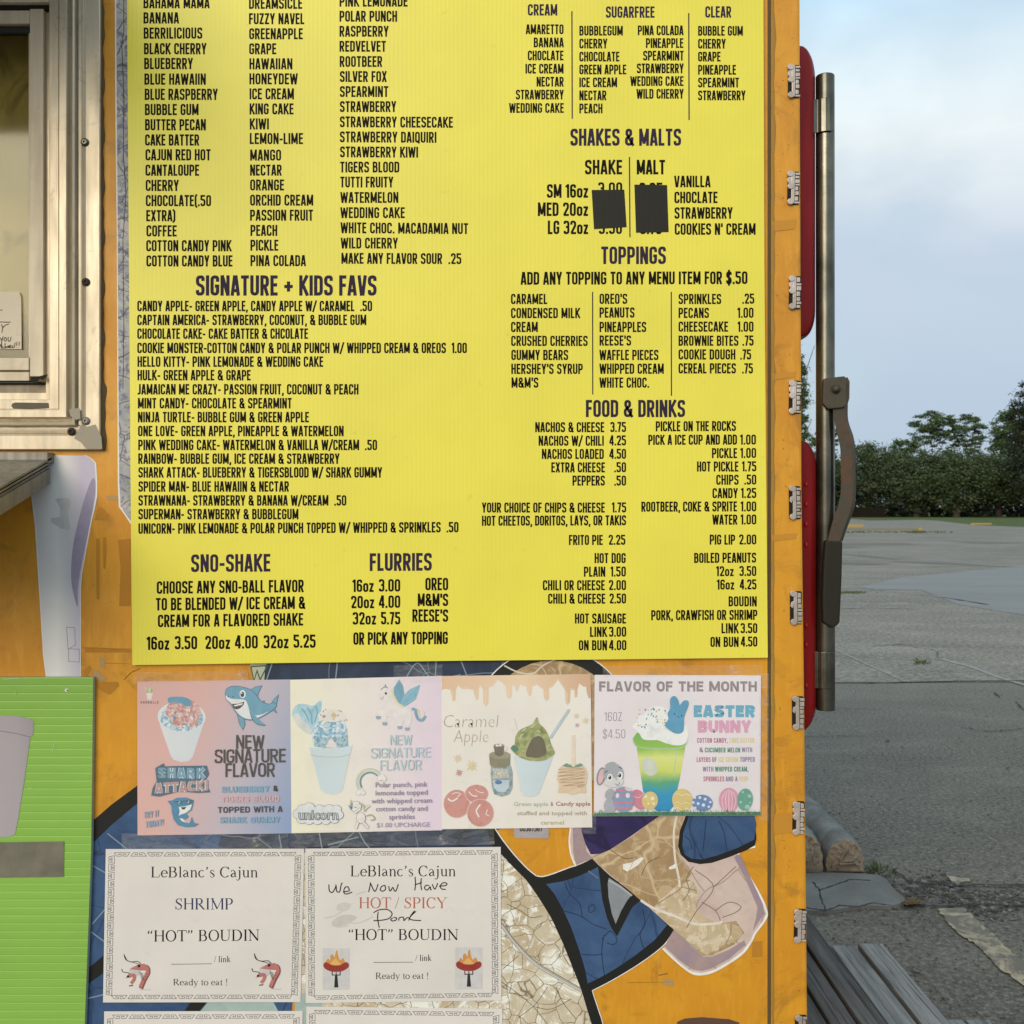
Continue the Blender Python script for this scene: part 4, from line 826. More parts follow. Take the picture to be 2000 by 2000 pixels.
lines(ZE, [('NACHOS & CHEESE', 439, 846, 194), ('3.75', 882, 974, 193), ('NACHOS W/ CHILI', 459, 843, 274), ('4.25', 876, 974, 272), ('NACHOS LOADED', 478, 843, 352), ('4.50', 876, 974, 351), ('EXTRA CHEESE', 534, 850, 431), ('.50', 905, 974, 430), ('PEPPERS', 659, 849, 509), ('.50', 905, 974, 509), ('YOUR CHOICE OF CHIPS & CHEESE', 125, 849, 668), ('1.75', 892, 975, 667), ('HOT CHEETOS, DORITOS, LAYS, OR TAKIS', 125, 974, 746, -3), ('FRITO PIE', 638, 837, 859), ('2.25', 872, 970, 858), ('HOT DOG', 789, 972, 966), ('PLAIN', 726, 852, 1046), ('1.50', 884, 973, 1045), ('CHILI OR CHEESE', 484, 849, 1126), ('2.00', 873, 974, 1125), ('CHILI & CHEESE', 515, 852, 1205), ('2.50', 877, 974, 1204), ('HOT SAUSAGE', 673, 974, 1322), ('LINK', 762, 862, 1401), ('3.00', 874, 975, 1400), ('ON BUN', 696, 862, 1480), ('4.00', 874, 976, 1479),
  ('PICKLE ON THE ROCKS', 1150, 1622, 189, -2), ('PICK A ICE CUP AND ADD', 1106, 1628, 269, -2), ('1.00', 1648, 1740, 267), ('PICKLE', 1481, 1629, 347), ('1.00', 1649, 1741, 346), ('HOT PICKLE', 1393, 1637, 426), ('1.75', 1659, 1742, 425), ('CHIPS', 1506, 1638, 504), ('.50', 1672, 1742, 503), ('CANDY', 1484, 1633, 583), ('1.25', 1653, 1742, 582), ('ROOTBEER, COKE & SPRITE', 1065, 1629, 663, -2), ('1.00', 1651, 1742, 661), ('WATER', 1484, 1630, 739), ('1.00', 1651, 1742, 738), ('PIG LIP', 1468, 1617, 857), ('2.00', 1641, 1742, 856), ('BOILED PEANUTS', 1376, 1741, 965, -2), ('12oz', 1507, 1609, 1043), ('3.50', 1643, 1742, 1042), ('16oz', 1511, 1612, 1122), ('4.25', 1645, 1743, 1121), ('BOUDIN', 1579, 1745, 1221), ('PORK, CRAWFISH OR SHRIMP', 1123, 1748, 1303, -3), ('LINK', 1537, 1638, 1380), ('3.50', 1650, 1748, 1379), ('ON BUN', 1472, 1638, 1460), ('4.50', 1651, 1748, 1458)], 60)
A.part('menu_lettering', 'food and drink prices')
lines(ZF, [('CHOOSE ANY SNO-BALL FLAVOR', 183, 975, 331, -9), ('TO BE BLENDED W/ ICE CREAM &', 178, 982, 421, -9), ('CREAM FOR A FLAVORED SHAKE', 189, 972, 511, -9), ('16oz', 1239, 1352, 321), ('3.00', 1380, 1495, 319), ('OREO', 1631, 1753, 312), ('20oz', 1230, 1355, 409), ('4.00', 1380, 1495, 407), ("M&M'S", 1590, 1753, 397), ('32oz', 1239, 1365, 497), ('5.75', 1392, 1495, 496), ("REESE'S", 1561, 1753, 482), ('OR PICK ANY TOPPING', 1243, 1751, 606, -4)], 68)
lines(ZF, [('16oz', 130, 250, 633), ('3.50', 280, 400, 630), ('20oz', 444, 578, 629), ('4.00', 604, 727, 626), ('32oz', 759, 893, 625), ('5.25', 920, 1039, 622)], 72)
A.part('menu_lettering', 'shake and flurry prices')
# two squares of black tape over the prices
BT = M('black_tape', (.020, .019, .013, 1), .6, spec=.25); BT.bump(BT.wave(70, 'X'), .0002, .5)
for q, lb in (([(694, 1195), (899, 1193), (914, 1428), (709, 1441)], 'square of black tape stuck over the prices under SHAKE'), ([(963, 1161), (1168, 1164), (1178, 1459), (973, 1463)], 'taller square of black tape stuck over the prices under MALT')):
    T_ = Art(None, BY - .0004, ZB); mb = MB(); mb.prism([T_.P(x, y) for x, y in q], (0, -.0004, 0)); tag(mb.build('black_tape', None, BT.m), lb, 'tape', 'black tape squares on the menu')
# ------------------------------------------------------------------ printed posters under the menu board
def sheet(name, z, quad, y, mat, label, cat, group=None, curl=.0008, thick=.0003):
    """a sheet of paper as a gently waved grid with its own thickness"""
    root = empty(name, Art(None, y, z).P(*quad[3]), label, cat, group)
    T_ = Art(None, y, z); mb = MB(); n = 14; ph = random.uniform(0, 6)
    for side in (0, 1):
        rows = []
        for j in range(n + 1):
            r = []
            for i in range(n + 1):
                u, v = i / n, j / n
                x = (quad[0][0] * (1 - u) + quad[1][0] * u) * (1 - v) + (quad[3][0] * (1 - u) + quad[2][0] * u) * v
                yy = (quad[0][1] * (1 - u) + quad[1][1] * u) * (1 - v) + (quad[3][1] * (1 - u) + quad[2][1] * u) * v
                r.append(T_.P(x, yy, -thick * side))
            rows.append(r if not side else r[::-1])
        mb.grid(rows, None, True)
    for i in range(n):
        for (a, b) in (((i / n, 0), ((i + 1) / n, 0)), ((i / n, 1), ((i + 1) / n, 1)), ((0, i / n), (0, (i + 1) / n)), ((1, i / n), (1, (i + 1) / n))):
            f = lambda u, v, d: T_.P((quad[0][0] * (1 - u) + quad[1][0] * u) * (1 - v) + (quad[3][0] * (1 - u) + quad[2][0] * u) * v, (quad[0][1] * (1 - u) + quad[1][1] * u) * (1 - v) + (quad[3][1] * (1 - u) + quad[2][1] * u) * v, d)
            mb.face([f(*a, 0), f(*b, 0), f(*b, -thick), f(*a, -thick)])
    mb.build('paper', root, mat); return root, Art(root, y - .00005, z)
def paper_mat(name, rgb):
    m = M(name, rough=.55, spec=.25); f = m.noise(6, 5, .6); g = m.noise(30, 5, .7, .5)
    a = m.mix(sc3(rgb), tuple(x * .92 for x in sc3(rgb)[:3]) + (1,), m.ramp(f, [(.4, 0), (.7, 1)])); a = m.mix(a, (.42, .36, .28, 1), m.ramp(g, [(.62, 0), (.85, .35)])); m.base(a)
    m.bump(m.noise(7, 4, .6), .002, .5); return m.m
CUPW = gradient('white_cup_print', (224, 226, 228), (208, 214, 220), 'X', (.0, .12)); CUPB = gradient('pale_blue_cup_print', (200, 214, 220), (190, 206, 214), 'X', (.02, .25), c2=(208, 220, 224))
DK = (74, 68, 64); SB = (112, 168, 204)

def leaf(A, cx, cy, s, c, rot=0):
    pts = []
    for i, (a, r) in enumerate(((0, 1), (18, .45), (38, .85), (58, .4), (80, .95), (100, .4), (125, .7), (150, .35), (180, .9), (210, .35), (235, .7), (260, .4), (285, .95), (305, .4), (325, .85), (345, .45))):
        pts.append((cx + s * r * math.cos(R(a + rot)), cy + s * r * math.sin(R(a + rot))))
    A.poly(pts, c)

FADE = .13
ICE = speckle('faded_blue_ice_print', [(80, 140, 180), (120, 175, 205), (230, 235, 235), (90, 150, 190)], 110); REDICE = speckle('faded_red_ice_print', [(200, 130, 125), (225, 190, 185), (190, 110, 105), (235, 225, 220)], 130)
# 1 shark poster
root, A = sheet('flavor_poster', (0, 1250, 3.22), [(863, 262), (1826, 248), (1833, 1216), (865, 1229)], -.0032, gradient('pink_to_blue_print', (218, 176, 170), (136, 160, 196), 'X', (.03, .29), c2=(190, 182, 194), tilt=R(-18)), 'pink and blue poster with two cartoon sharks, leftmost under the menu', 'poster', 'flavour posters in a row')
A.ell(940, 318, 20, 18, (150, 190, 150)); A.poly([(932, 300), (948, 300), (946, 334), (934, 334)], (220, 210, 140)); A.poly([(920, 334), (960, 334), (952, 376), (928, 376)], (232, 228, 222)); A.line([(905, 296), (925, 318)], 4, (226, 220, 214))
A.sans('SNOBALLS', 882, 998, 400, 16, (110, 96, 104), t=.2); A.part('printed_emblem')
A.poly([(992, 470), (1008, 540), (1075, 730), (1090, 752), (1140, 768), (1190, 760), (1212, 735), (1270, 560), (1292, 490), (1290, 460)], CUPW)
A.ell(1142, 482, 152, 96, (222, 228, 230), 2); A.ell(1143, 492, 138, 84, ICE, 2)
A.poly([(1040, 460), (1062, 400), (1110, 372), (1190, 372), (1245, 410), (1262, 460), (1240, 520), (1200, 560), (1180, 520), (1120, 555), (1070, 500)], REDICE, sm=True)
A.poly([(1056, 385), (1062, 362), (1120, 356), (1180, 366), (1208, 405), (1170, 418), (1140, 400), (1100, 392), (1070, 398)], (88, 156, 194), sm=True)
for i in range(26): A.ell(1060 + random.random() * 180, 430 + random.random() * 120, 5 + random.random() * 9, 4 + random.random() * 6, random.choice([(226, 228, 226), (96, 156, 190), (204, 132, 124)]), random.random() * 90, 7)
A.part('printed_cup')
def shark(A, o=(0, 0), s=1):
    T = lambda pts: [(o[0] + x * s, o[1] + y * s) for x, y in pts]
    B = (96, 160, 194); OL = (52, 92, 124)
    body = smooth([(1418, 335), (1430, 305), (1470, 291), (1520, 296), (1572, 312), (1610, 345), (1640, 385), (1690, 405), (1722, 395), (1738, 415), (1700, 450), (1640, 485), (1590, 502), (1540, 496), (1490, 462), (1450, 400), (1424, 372)], True, 3)
    for f in ([(1572, 318), (1605, 296), (1645, 289), (1625, 330), (1614, 372)], [(1700, 415), (1722, 375), (1750, 347), (1740, 395), (1722, 420), (1738, 456), (1712, 440)], [(1640, 390), (1660, 383), (1662, 410)], [(1492, 462), (1535, 495), (1540, 530), (1528, 562), (1505, 525)]):
        A.line(T(f), 5, OL, closed=True); A.poly(T(f), B)
    A.line(T(body), 6, OL, closed=True); A.poly(T(body), B)
    A.poly(T(smooth([(1420, 348), (1450, 368), (1500, 372), (1545, 380), (1562, 420), (1580, 470), (1640, 470), (1690, 448), (1640, 480), (1590, 497), (1540, 491), (1495, 460), (1455, 400), (1425, 374)], True, 3)), (224, 228, 230))
    A.poly(T([(1458, 402), (1500, 400), (1538, 386), (1530, 410), (1510, 430), (1488, 438), (1470, 428)]), (84, 66, 70)); A.poly(T([(1470, 410), (1528, 396), (1522, 408), (1476, 418)]), (230, 230, 230))
    A.poly(T(smooth([(1572, 455), (1600, 470), (1640, 512), (1670, 538), (1620, 530), (1588, 500)], True, 3)), B); A.line(T([(1572, 455), (1588, 500), (1620, 530), (1670, 538)]), 4, OL, sm=True)
    A.ell(o[0] + 1526 * s, o[1] + 340 * s, 19 * s, 25 * s, (236, 238, 238)); A.ell(o[0] + 1524 * s, o[1] + 342 * s, 12 * s, 17 * s, (36, 60, 84)); A.ell(o[0] + 1520 * s, o[1] + 335 * s, 4, 5, (240, 240, 240))
    A.ell(o[0] + 1436 * s, o[1] + 355 * s, 4, 5, OL); A.ell(o[0] + 1466 * s, o[1] + 357 * s, 4, 5, OL)
shark(A); A.part('printed_shark')
B = (64, 134, 178)
A.poly([(1053, 1012), (1085, 1008), (1110, 993), (1170, 990), (1218, 1008), (1214, 1034), (1205, 1070), (1172, 1092), (1186, 1112), (1165, 1130), (1150, 1120), (1160, 1150), (1192, 1152), (1205, 1112), (1220, 1150), (1252, 1156), (1225, 1174), (1170, 1178), (1120, 1165), (1092, 1130), (1080, 1080), (1078, 1045)], B)
A.poly([(1124, 1050), (1160, 1046), (1208, 1034), (1196, 1066), (1168, 1088), (1140, 1096), (1124, 1106), (1130, 1075)], (230, 234, 236)); A.poly([(1128, 1120), (1150, 1124), (1172, 1148), (1145, 1140)], (226, 230, 232)); A.poly([(1138, 1052), (1172, 1050), (1160, 1066), (1145, 1066)], (60, 60, 66))
A.poly([(1112, 1014), (1150, 1012), (1146, 1034), (1116, 1032)], (70, 110, 134)); A.poly([(1168, 1010), (1214, 1006), (1208, 1028), (1176, 1030)], (70, 110, 134)); A.line([(1096, 1018), (1214, 1008)], 4, (60, 80, 96)); A.line([(1122, 1030), (1132, 1014)], 5, (190, 204, 200)); A.line([(1180, 1026), (1190, 1010)], 5, (190, 204, 200))
A.part('printed_shark')
A.poly([(976, 805), (1000, 792), (1028, 775), (1036, 795), (1100, 792), (1300, 790), (1314, 846), (1292, 880), (1306, 925), (1322, 958), (1240, 962), (1130, 952), (1000, 985), (950, 978), (960, 930), (985, 888)], (66, 104, 128))
for c, d, t in (((206, 216, 220), 0, .36), ((104, 156, 188), 1, .26)): A.sans('SHARK', 992, 1290, 868, 66, c, t=t, w=.8, gap=.1, slope=4)
for c, d, t in (((206, 216, 220), 0, .34), ((190, 140, 140), 1, .24)): A.sans('ATTACK!', 975, 1308, 966, 66, c, t=t, w=.8, gap=.1, slope=-20)
A.part('printed_logo')
A.sans('NEW', 1485, 1660, 684, 86, DK, t=.14, w=.6, slope=0); A.sans('SIGNATURE', 1350, 1795, 775, 86, DK, t=.14, w=.62, slope=-6); A.sans('FLAVOR', 1418, 1727, 863, 88, DK, t=.14, w=.62, slope=-3)
A.sans('BLUEBERRY', 1397, 1694, 960, 38, SB, t=.26, w=.8, gap=.14, slope=-4); A.sans('&', 1719, 1747, 951, 36, DK, t=.2, w=.7); A.sans('TIGERS BLOOD', 1393, 1757, 1022, 38, (232, 164, 166), t=.22, w=.8, gap=.16, slope=-4)
A.sans('TOPPED WITH A', 1370, 1776, 1088, 38, (66, 66, 78), t=.2, w=.78, gap=.16, slope=-6); A.sans('SHARK GUMMY', 1384, 1760, 1152, 38, SB, t=.25, w=.8, gap=.15, slope=-2)
A.sans('TRY IT', 906, 1000, 1122, 40, SB, t=.14, w=.5, gap=.14, slope=-12); A.sans('TODAY!', 916, 1028, 1182, 40, SB, t=.14, w=.5, gap=.14, slope=-16)
A.part('printed_lettering')

# 2 unicorn poster
root, A = sheet('flavor_poster', (500, 1250, 4.83), [(322, 375), (1752, 338), (1757, 1795), (335, 1823)], -.0034, gradient('cream_to_pink_print', (236, 230, 208), (224, 208, 222), 'X', (.0, .28), c2=(232, 224, 218)), 'cream poster with a winged unicorn, between the shark and caramel posters', 'poster', 'flavour posters in a row')
A.poly([(345, 720), (350, 650), (400, 605), (470, 605), (540, 618), (600, 572), (622, 590), (616, 650), (600, 740), (560, 830), (520, 890), (450, 860), (390, 800)], speckle('candy_floss_print', [(120, 180, 205), (160, 205, 220), (210, 225, 228)], 40), sm=True)
A.poly([(350, 720), (400, 690), (440, 760), (500, 800), (520, 888), (450, 858), (385, 800)], (214, 218, 216), sm=True)
for p in (((480, 630), (520, 700), (530, 800)), ((560, 620), (580, 680), (550, 780)), ((430, 640), (470, 700), (500, 760))): A.line(p, 9, (96, 160, 192), sm=True)
A.poly(smooth([(530, 880), (560, 800), (610, 750), (700, 735), (790, 750), (850, 800), (865, 880), (870, 980), (860, 1010), (700, 1022), (548, 1004)], True, 3), ICE)
A.poly([(545, 905), (620, 930), (700, 915), (800, 910), (865, 890), (872, 1000), (700, 1022), (548, 1005)], speckle('deep_ice_print', [(70, 120, 150), (110, 160, 185), (180, 205, 210), (80, 130, 160)], 160))
A.poly([(582, 720), (620, 672), (700, 655), (780, 662), (845, 705), (850, 770), (780, 765), (700, 775), (620, 765)], (232, 226, 220), sm=True); A.poly([(655, 1010), (690, 940), (712, 930), (760, 985), (765, 1018)], (232, 220, 220))
for i in range(16):
    x, y, a = 600 + random.random() * 250, 650 + random.random() * 120, random.random() * 3; A.line([(x, y), (x + 18 * math.cos(a), y + 18 * math.sin(a))], 6, random.choice([(90, 96, 120), (210, 170, 90), (206, 120, 130), (110, 150, 140)]))
A.ell(735, 712, 26, 20, (220, 190, 120)); A.ell(640, 720, 16, 14, (204, 140, 140))
A.poly([(503, 1010), (520, 1085), (530, 1105), (610, 1410), (650, 1445), (720, 1458), (790, 1440), (818, 1412), (885, 1085), (892, 1070), (912, 990), (860, 1005), (700, 1028), (560, 1018)], CUPB)
A.line([(520, 1085), (600, 1100), (700, 1105), (800, 1100), (888, 1078)], 5, (156, 184, 196), sm=True); A.part('printed_cup')
W1, W2 = (122, 186, 214), (100, 162, 194)
A.poly([(1160, 540), (1165, 490), (1190, 450), (1240, 440), (1290, 470), (1310, 560), (1380, 620), (1450, 650), (1470, 740), (1440, 820), (1420, 820), (1400, 760), (1370, 810), (1340, 810), (1320, 740), (1240, 720), (1220, 775), (1195, 775), (1190, 730), (1150, 715), (1130, 715), (1180, 640), (1230, 600), (1215, 565), (1180, 565)], (234, 226, 224), sm=True)
A.poly([(1350, 372), (1385, 430), (1400, 520), (1375, 600), (1345, 600), (1302, 520), (1300, 450), (1320, 420)], W2); A.poly([(1360, 610), (1395, 520), (1450, 465), (1548, 420), (1530, 490), (1505, 560), (1430, 612), (1390, 632)], W1)
for p in (((1350, 400), (1350, 500), (1355, 590)), ((1540, 440), (1460, 520), (1380, 600)), ((1520, 510), (1450, 560), (1390, 605))): A.line(p, 5, W2)
A.line([(1275, 460), (1300, 530), (1340, 600), (1390, 630)], 20, (232, 220, 160), sm=True); A.line([(1180, 470), (1210, 445), (1245, 452)], 9, (120, 140, 170), sm=True); A.poly([(1212, 440), (1218, 416), (1234, 436)], (110, 150, 140))
A.ell(1224, 503, 15, 18, (236, 234, 230)); A.ell(1225, 503, 10, 13, (50, 46, 44)); A.line([(1172, 545), (1185, 556), (1200, 546), (1198, 530)], 4, (90, 90, 96), sm=True)
for x, y in ((1128, 718), (1190, 776), (1332, 812), (1402, 826)): A.poly([(x, y), (x + 50, y), (x + 44, y + 28), (x + 8, y + 28)], (142, 168, 198))
A.line([(1468, 652), (1500, 655), (1510, 700), (1530, 745), (1570, 755), (1598, 715)], 26, (112, 160, 196), sm=True); A.line([(1500, 640), (1530, 660), (1545, 710), (1580, 720), (1585, 680), (1570, 665)], 10, (226, 216, 170), sm=True); A.part('printed_unicorn')
for r_, c in ((0, (120, 120, 130)), (8, (216, 222, 190)), (26, (216, 222, 190)), (38, (92, 140, 176))):
    A.line([(p[0], p[1]) for p in ellpts(1075, 1340, 130 - r_, 128 - r_, 0, 20, 145, 318)], 14 if r_ else 3, c)
for cx, cy in ((985, 1435), (1185, 1300)):
    for q in ((-20, 6, 22), (6, -8, 26), (26, 8, 20)): A.ell(cx + q[0], cy + q[1], q[2] + 2, q[2] + 2, (170, 170, 176))
    for q in ((-20, 6, 22), (6, -8, 26), (26, 8, 20)): A.ell(cx + q[0], cy + q[1], q[2], q[2], (234, 230, 230))
A.part('printed_rainbow')
puffs = [(400, 1640, 50), (440, 1600, 52), (500, 1585, 55), (600, 1600, 50), (690, 1600, 52), (760, 1600, 45), (780, 1650, 44), (740, 1690, 42), (660, 1700, 44), (580, 1700, 44), (500, 1700, 44), (430, 1690, 44)]
for x, y, r in puffs: A.ell(x, y, r + 3, r * .9 + 3, (110, 110, 120))
for x, y, r in puffs: A.ell(x, y, r, r * .9, (222, 226, 232))
A.poly([(400, 1600), (780, 1600), (780, 1700), (400, 1700)], (222, 226, 232)); A.font('unicorn', 398, 780, 1692, 92, (112, 116, 124), .06); A.font('unicorn', 404, 774, 1688, 84, (186, 200, 196), .0); A.part('printed_cloud')
A.ell(990, 1680, 44, 52, (130, 126, 124)); A.ell(990, 1680, 41, 49, (234, 230, 224)); A.ell(940, 1570, 56, 50, (130, 126, 124), -20); A.ell(940, 1570, 53, 47, (232, 228, 222), -20)
for p, w_ in ((((960, 1720), (940, 1780)), 22), (((1010, 1720), (1060, 1775)), 22), (((930, 1630), (985, 1590)), 20), (((1010, 1610), (1070, 1560)), 18)): A.line(p, w_ + 5, (120, 116, 114)); A.line(p, w_, (232, 228, 222))
A.poly([(890, 1502), (914, 1542), (888, 1548)], (206, 186, 130)); A.line([(880, 1560), (900, 1590), (905, 1540)], 18, (120, 150, 176), sm=True); A.line([(970, 1540), (1010, 1560), (1030, 1620)], 18, (186, 190, 150), sm=True); A.line([(1040, 1660), (1090, 1650), (1120, 1690), (1080, 1700)], 12, (176, 170, 140), sm=True); A.line([(925, 1578), (950, 1580)], 4, (60, 60, 60)); A.part('printed_unicorn')
TQ = (176, 206, 216)
A.sans('NEW', 1265, 1472, 990, 96, TQ, t=.12, w=.6); A.sans('SIGNATURE', 1085, 1648, 1115, 96, TQ, t=.12, w=.62, slope=-10); A.sans('FLAVOR', 1172, 1562, 1232, 98, TQ, t=.12, w=.62, slope=-6)
VP = (138, 120, 156)
for t, a, b, y, s in (('Polar punch, pink', 1128, 1617, 1390, -8), ('lemonade topped', 1128, 1618, 1466, -8), ('with whipped cream', 1088, 1660, 1542, -8), ('cotton candy and', 1130, 1617, 1616, -6), ('sprinkles', 1255, 1497, 1692, -4)): A.font(t, a, b, y, 50, VP, .004, slope=s)
A.font('$1.00 UPCHARGE', 1138, 1641, 1768, 46, (158, 136, 172), .0, slope=-6); A.part('printed_lettering')

# 3 caramel poster
root, A = sheet('flavor_poster', (800, 1250, 4.83), [(302, 340), (1708, 322), (1723, 1768), (305, 1785)], -.0036, paper_mat('white_poster_paper', (232, 226, 218)), 'white poster with dripping caramel and a green apple ice cup, third of the row', 'poster', 'flavour posters in a row')
CAR = gradient('caramel_print', (222, 188, 158), (206, 168, 138), 'X', (.0, .3), c2=(232, 206, 176)); CARL = (240, 214, 182)
top = [(304, 342)] + [(1708, 324)]
drip = [(1708, 548), (1690, 552), (1672, 500), (1665, 440), (1640, 440), (1600, 410), (1585, 470), (1582, 535), (1560, 545), (1545, 470), (1520, 470), (1512, 590), (1490, 612), (1470, 590), (1470, 480), (1430, 420), (1400, 375), (1360, 430), (1315, 460), (1315, 560), (1290, 578), (1268, 550), (1262, 470), (1200, 420), (1155, 440), (1150, 520), (1128, 530), (1112, 500), (1100, 440), (1040, 420), (1020, 480), (1005, 486), (990, 430), (965, 430), (962, 540), (938, 558), (915, 530), (910, 440), (870, 400), (830, 375), (790, 430), (745, 450), (742, 600), (720, 630), (696, 600), (694, 470), (665, 430), (650, 480), (650, 560), (630, 572), (615, 540), (600, 470), (540, 460), (500, 465), (455, 430), (435, 480), (432, 570), (412, 580), (398, 540), (385, 470), (340, 460), (304, 470)]
A.poly([(304, 341), (1708, 323)] + drip, CAR)
for x, y0_, y1_ in ((938, 460, 545), (720, 480, 615), (1490, 490, 598), (1290, 480, 565), (412, 480, 568), (1128, 450, 520), (632, 480, 562), (1562, 470, 535)): A.line([(x - 6, y0_), (x - 6, y1_)], 9, CARL)
A.line([(q[0], q[1] - 12) for q in drip[6:-2]], 5, CARL); A.part('printed_drips')
A.font('Caramel', 322, 838, 826, 130, (176, 150, 124), -.022, .12, -2); A.font('Apple', 415, 742, 965, 125, (176, 150, 124), -.022, .12)
for t, a, b, y, c in (('Green apple', 982, 1308, 1566, (168, 190, 166)), ('&', 1330, 1356, 1565, (176, 110, 110)), ('Candy apple', 1380, 1706, 1563, (182, 96, 100)), ('stuffed and topped with', 1016, 1674, 1652, (172, 156, 132)), ('caramel', 1236, 1456, 1740, (196, 172, 130))): A.font(t, a, b, y, 40, c, .02)
A.part('printed_lettering')
for x, y, s, c, r_ in ((452, 1115, 58, (230, 204, 170), 20), (585, 1190, 72, (226, 208, 156), -40), (466, 1250, 48, (206, 150, 146), 60), (1572, 715, 36, (226, 204, 176), 30), (1658, 762, 44, (224, 210, 160), -20), (1580, 802, 30, (212, 160, 160), 50)): leaf(A, x, y, s, c, r_)
A.part('printed_leaves')
APL = speckle('apple_print', [(204, 120, 112), (214, 138, 126), (192, 104, 100)], 30)
for cx, cy, rx, ry in ((445, 1545, 122, 132), (632, 1450, 108, 84), (668, 1632, 124, 128)):
    A.ell(cx, cy, rx + 5, ry + 5, (228, 206, 200)); A.ell(cx, cy, rx, ry, APL)
for p, w_ in ((((360, 1495), (400, 1520), (455, 1490)), 14), (((400, 1455), (440, 1440), (480, 1455), (450, 1480)), 7), (((560, 1430), (590, 1465), (640, 1475)), 10), (((620, 1410), (660, 1435), (700, 1440)), 7), (((668, 1550), (630, 1610), (655, 1670)), 14), (((735, 1600), (722, 1640), (750, 1660)), 7)): A.line(p, w_, (238, 232, 226), sm=True)
A.part('printed_apples')
A.poly([(978, 1090), (1100, 1130), (1230, 1140), (1360, 1085), (1225, 1440), (1190, 1470), (1130, 1480), (1070, 1462), (1050, 1430)], CUPB)
GM = speckle('green_apple_ice_print', [(96, 112, 60), (140, 150, 82), (176, 176, 110), (110, 124, 70)], 60)
A.poly(smooth([(1205, 730), (1225, 790), (1270, 830), (1310, 900), (1335, 980), (1370, 1060), (1345, 1095), (1280, 1135), (1180, 1145), (1080, 1125), (1000, 1080), (952, 1020), (990, 985), (1000, 910), (1040, 850), (1110, 815), (1160, 790), (1185, 745)], True, 3), GM)
A.poly(smooth([(1095, 1090), (1120, 1000), (1160, 930), (1220, 905), (1265, 940), (1285, 1010), (1290, 1075), (1220, 1110), (1150, 1108)], True, 3), (104, 96, 76)); A.poly([(952, 1020), (975, 990), (1020, 1005), (1030, 1040), (990, 1060)], (78, 132, 108))
for p in (((1060, 860), (1100, 835)), ((1150, 830), (1180, 790)), ((1040, 940), (1050, 900), (1080, 890)), ((1200, 850), (1230, 870))): A.line(p, 10, (208, 206, 150), sm=True)
A.line([(1328, 925), (1505, 655)], 24, (150, 184, 200)); A.line([(1330, 922), (1507, 652)], 12, (186, 212, 222)); A.line([(985, 740), (1022, 860)], 7, (212, 214, 214)); A.part('printed_cup')
A.poly([(768, 1190), (955, 1185), (972, 1250), (970, 1400), (940, 1455), (870, 1478), (800, 1455), (776, 1390), (764, 1250)], speckle('jar_print', [(90, 120, 134), (150, 170, 174), (80, 104, 120)], 60))
A.poly([(785, 1215), (930, 1215), (940, 1300), (790, 1310)], speckle('popcorn_print', [(226, 222, 210), (170, 166, 150), (236, 232, 224)], 160)); A.poly([(785, 1325), (940, 1320), (935, 1390), (900, 1435), (830, 1430), (795, 1390)], (186, 206, 218)); A.ell(838, 1342, 34, 20, (70, 120, 180))
A.poly([(750, 1085), (800, 1060), (950, 1075), (948, 1180), (900, 1205), (800, 1205), (758, 1180)], (136, 130, 100)); A.ell(850, 1085, 100, 38, (154, 148, 116)); A.poly([(792, 1000), (892, 990), (886, 1080), (850, 1100), (808, 1085)], (112, 104, 90)); A.ell(842, 995, 50, 16, (150, 140, 126)); A.ell(825, 995, 14, 10, (232, 228, 220)); A.ell(855, 992, 14, 10, (232, 228, 220)); A.line(ellpts(904, 1022, 17, 22, 0, 12, -100, 130), 8, (222, 214, 204)); A.part('printed_jar')
A.line([(1545, 895), (1545, 1180)], 30, (232, 214, 190)); A.poly(smooth([(1400, 1250), (1430, 1190), (1500, 1170), (1600, 1170), (1660, 1210), (1678, 1290), (1660, 1380), (1665, 1440), (1600, 1440), (1540, 1458), (1480, 1438), (1405, 1440), (1410, 1370), (1392, 1310)], True, 3), (228, 196, 156))
A.poly([(1440, 1185), (1480, 1162), (1545, 1195), (1610, 1162), (1640, 1180), (1600, 1200), (1545, 1206), (1480, 1200)], (104, 150, 128)); A.line([(1545, 895), (1545, 1195)], 24, (234, 216, 190))
A.line([(1400, 1220), (1640, 1215), (1400, 1250), (1660, 1245), (1405, 1285), (1658, 1270), (1410, 1320), (1655, 1300), (1415, 1345), (1650, 1340), (1450, 1375), (1650, 1365), (1580, 1385), (1640, 1385)], 5, (168, 132, 96), sm=True); A.part('printed_caramel_apple')

FADE = 0.0
# 4 flavour of the month
root, A = sheet('flavor_poster', (1140, 1280, 4.83), [(103, 184), (1673, 188), (1666, 1510), (97, 1518)], -.0034, paper_mat('pale_pink_paper', (228, 220, 224)), 'pale pink month poster with painted eggs and a layered drink, rightmost of the row', 'poster', 'flavour posters in a row')
A.sans('FLAVOR OF THE MONTH', 148, 1634, 342, 96, (176, 168, 170), t=.25, w=.86, gap=.16, slope=0); A.sans('FLAVOR OF THE MONTH', 146, 1630, 338, 93, (150, 136, 142), t=.17, w=.86, gap=.16, slope=0)
A.sans('160Z', 196, 360, 620, 84, (170, 148, 172), t=.09, w=.46, gap=.14); A.sans('$4.50', 182, 392, 784, 84, (170, 148, 172), t=.09, w=.5, gap=.14, slope=-2)
A.sans('EASTER', 1038, 1618, 584, 114, (104, 176, 208), t=.31, w=.86, gap=.1); A.sans('BUNNY', 1076, 1580, 730, 116, (226, 160, 190), t=.31, w=.86, gap=.06)
PK, YL, GR_, PU = (196, 120, 150), (226, 208, 150), (90, 150, 126), (150, 130, 170)
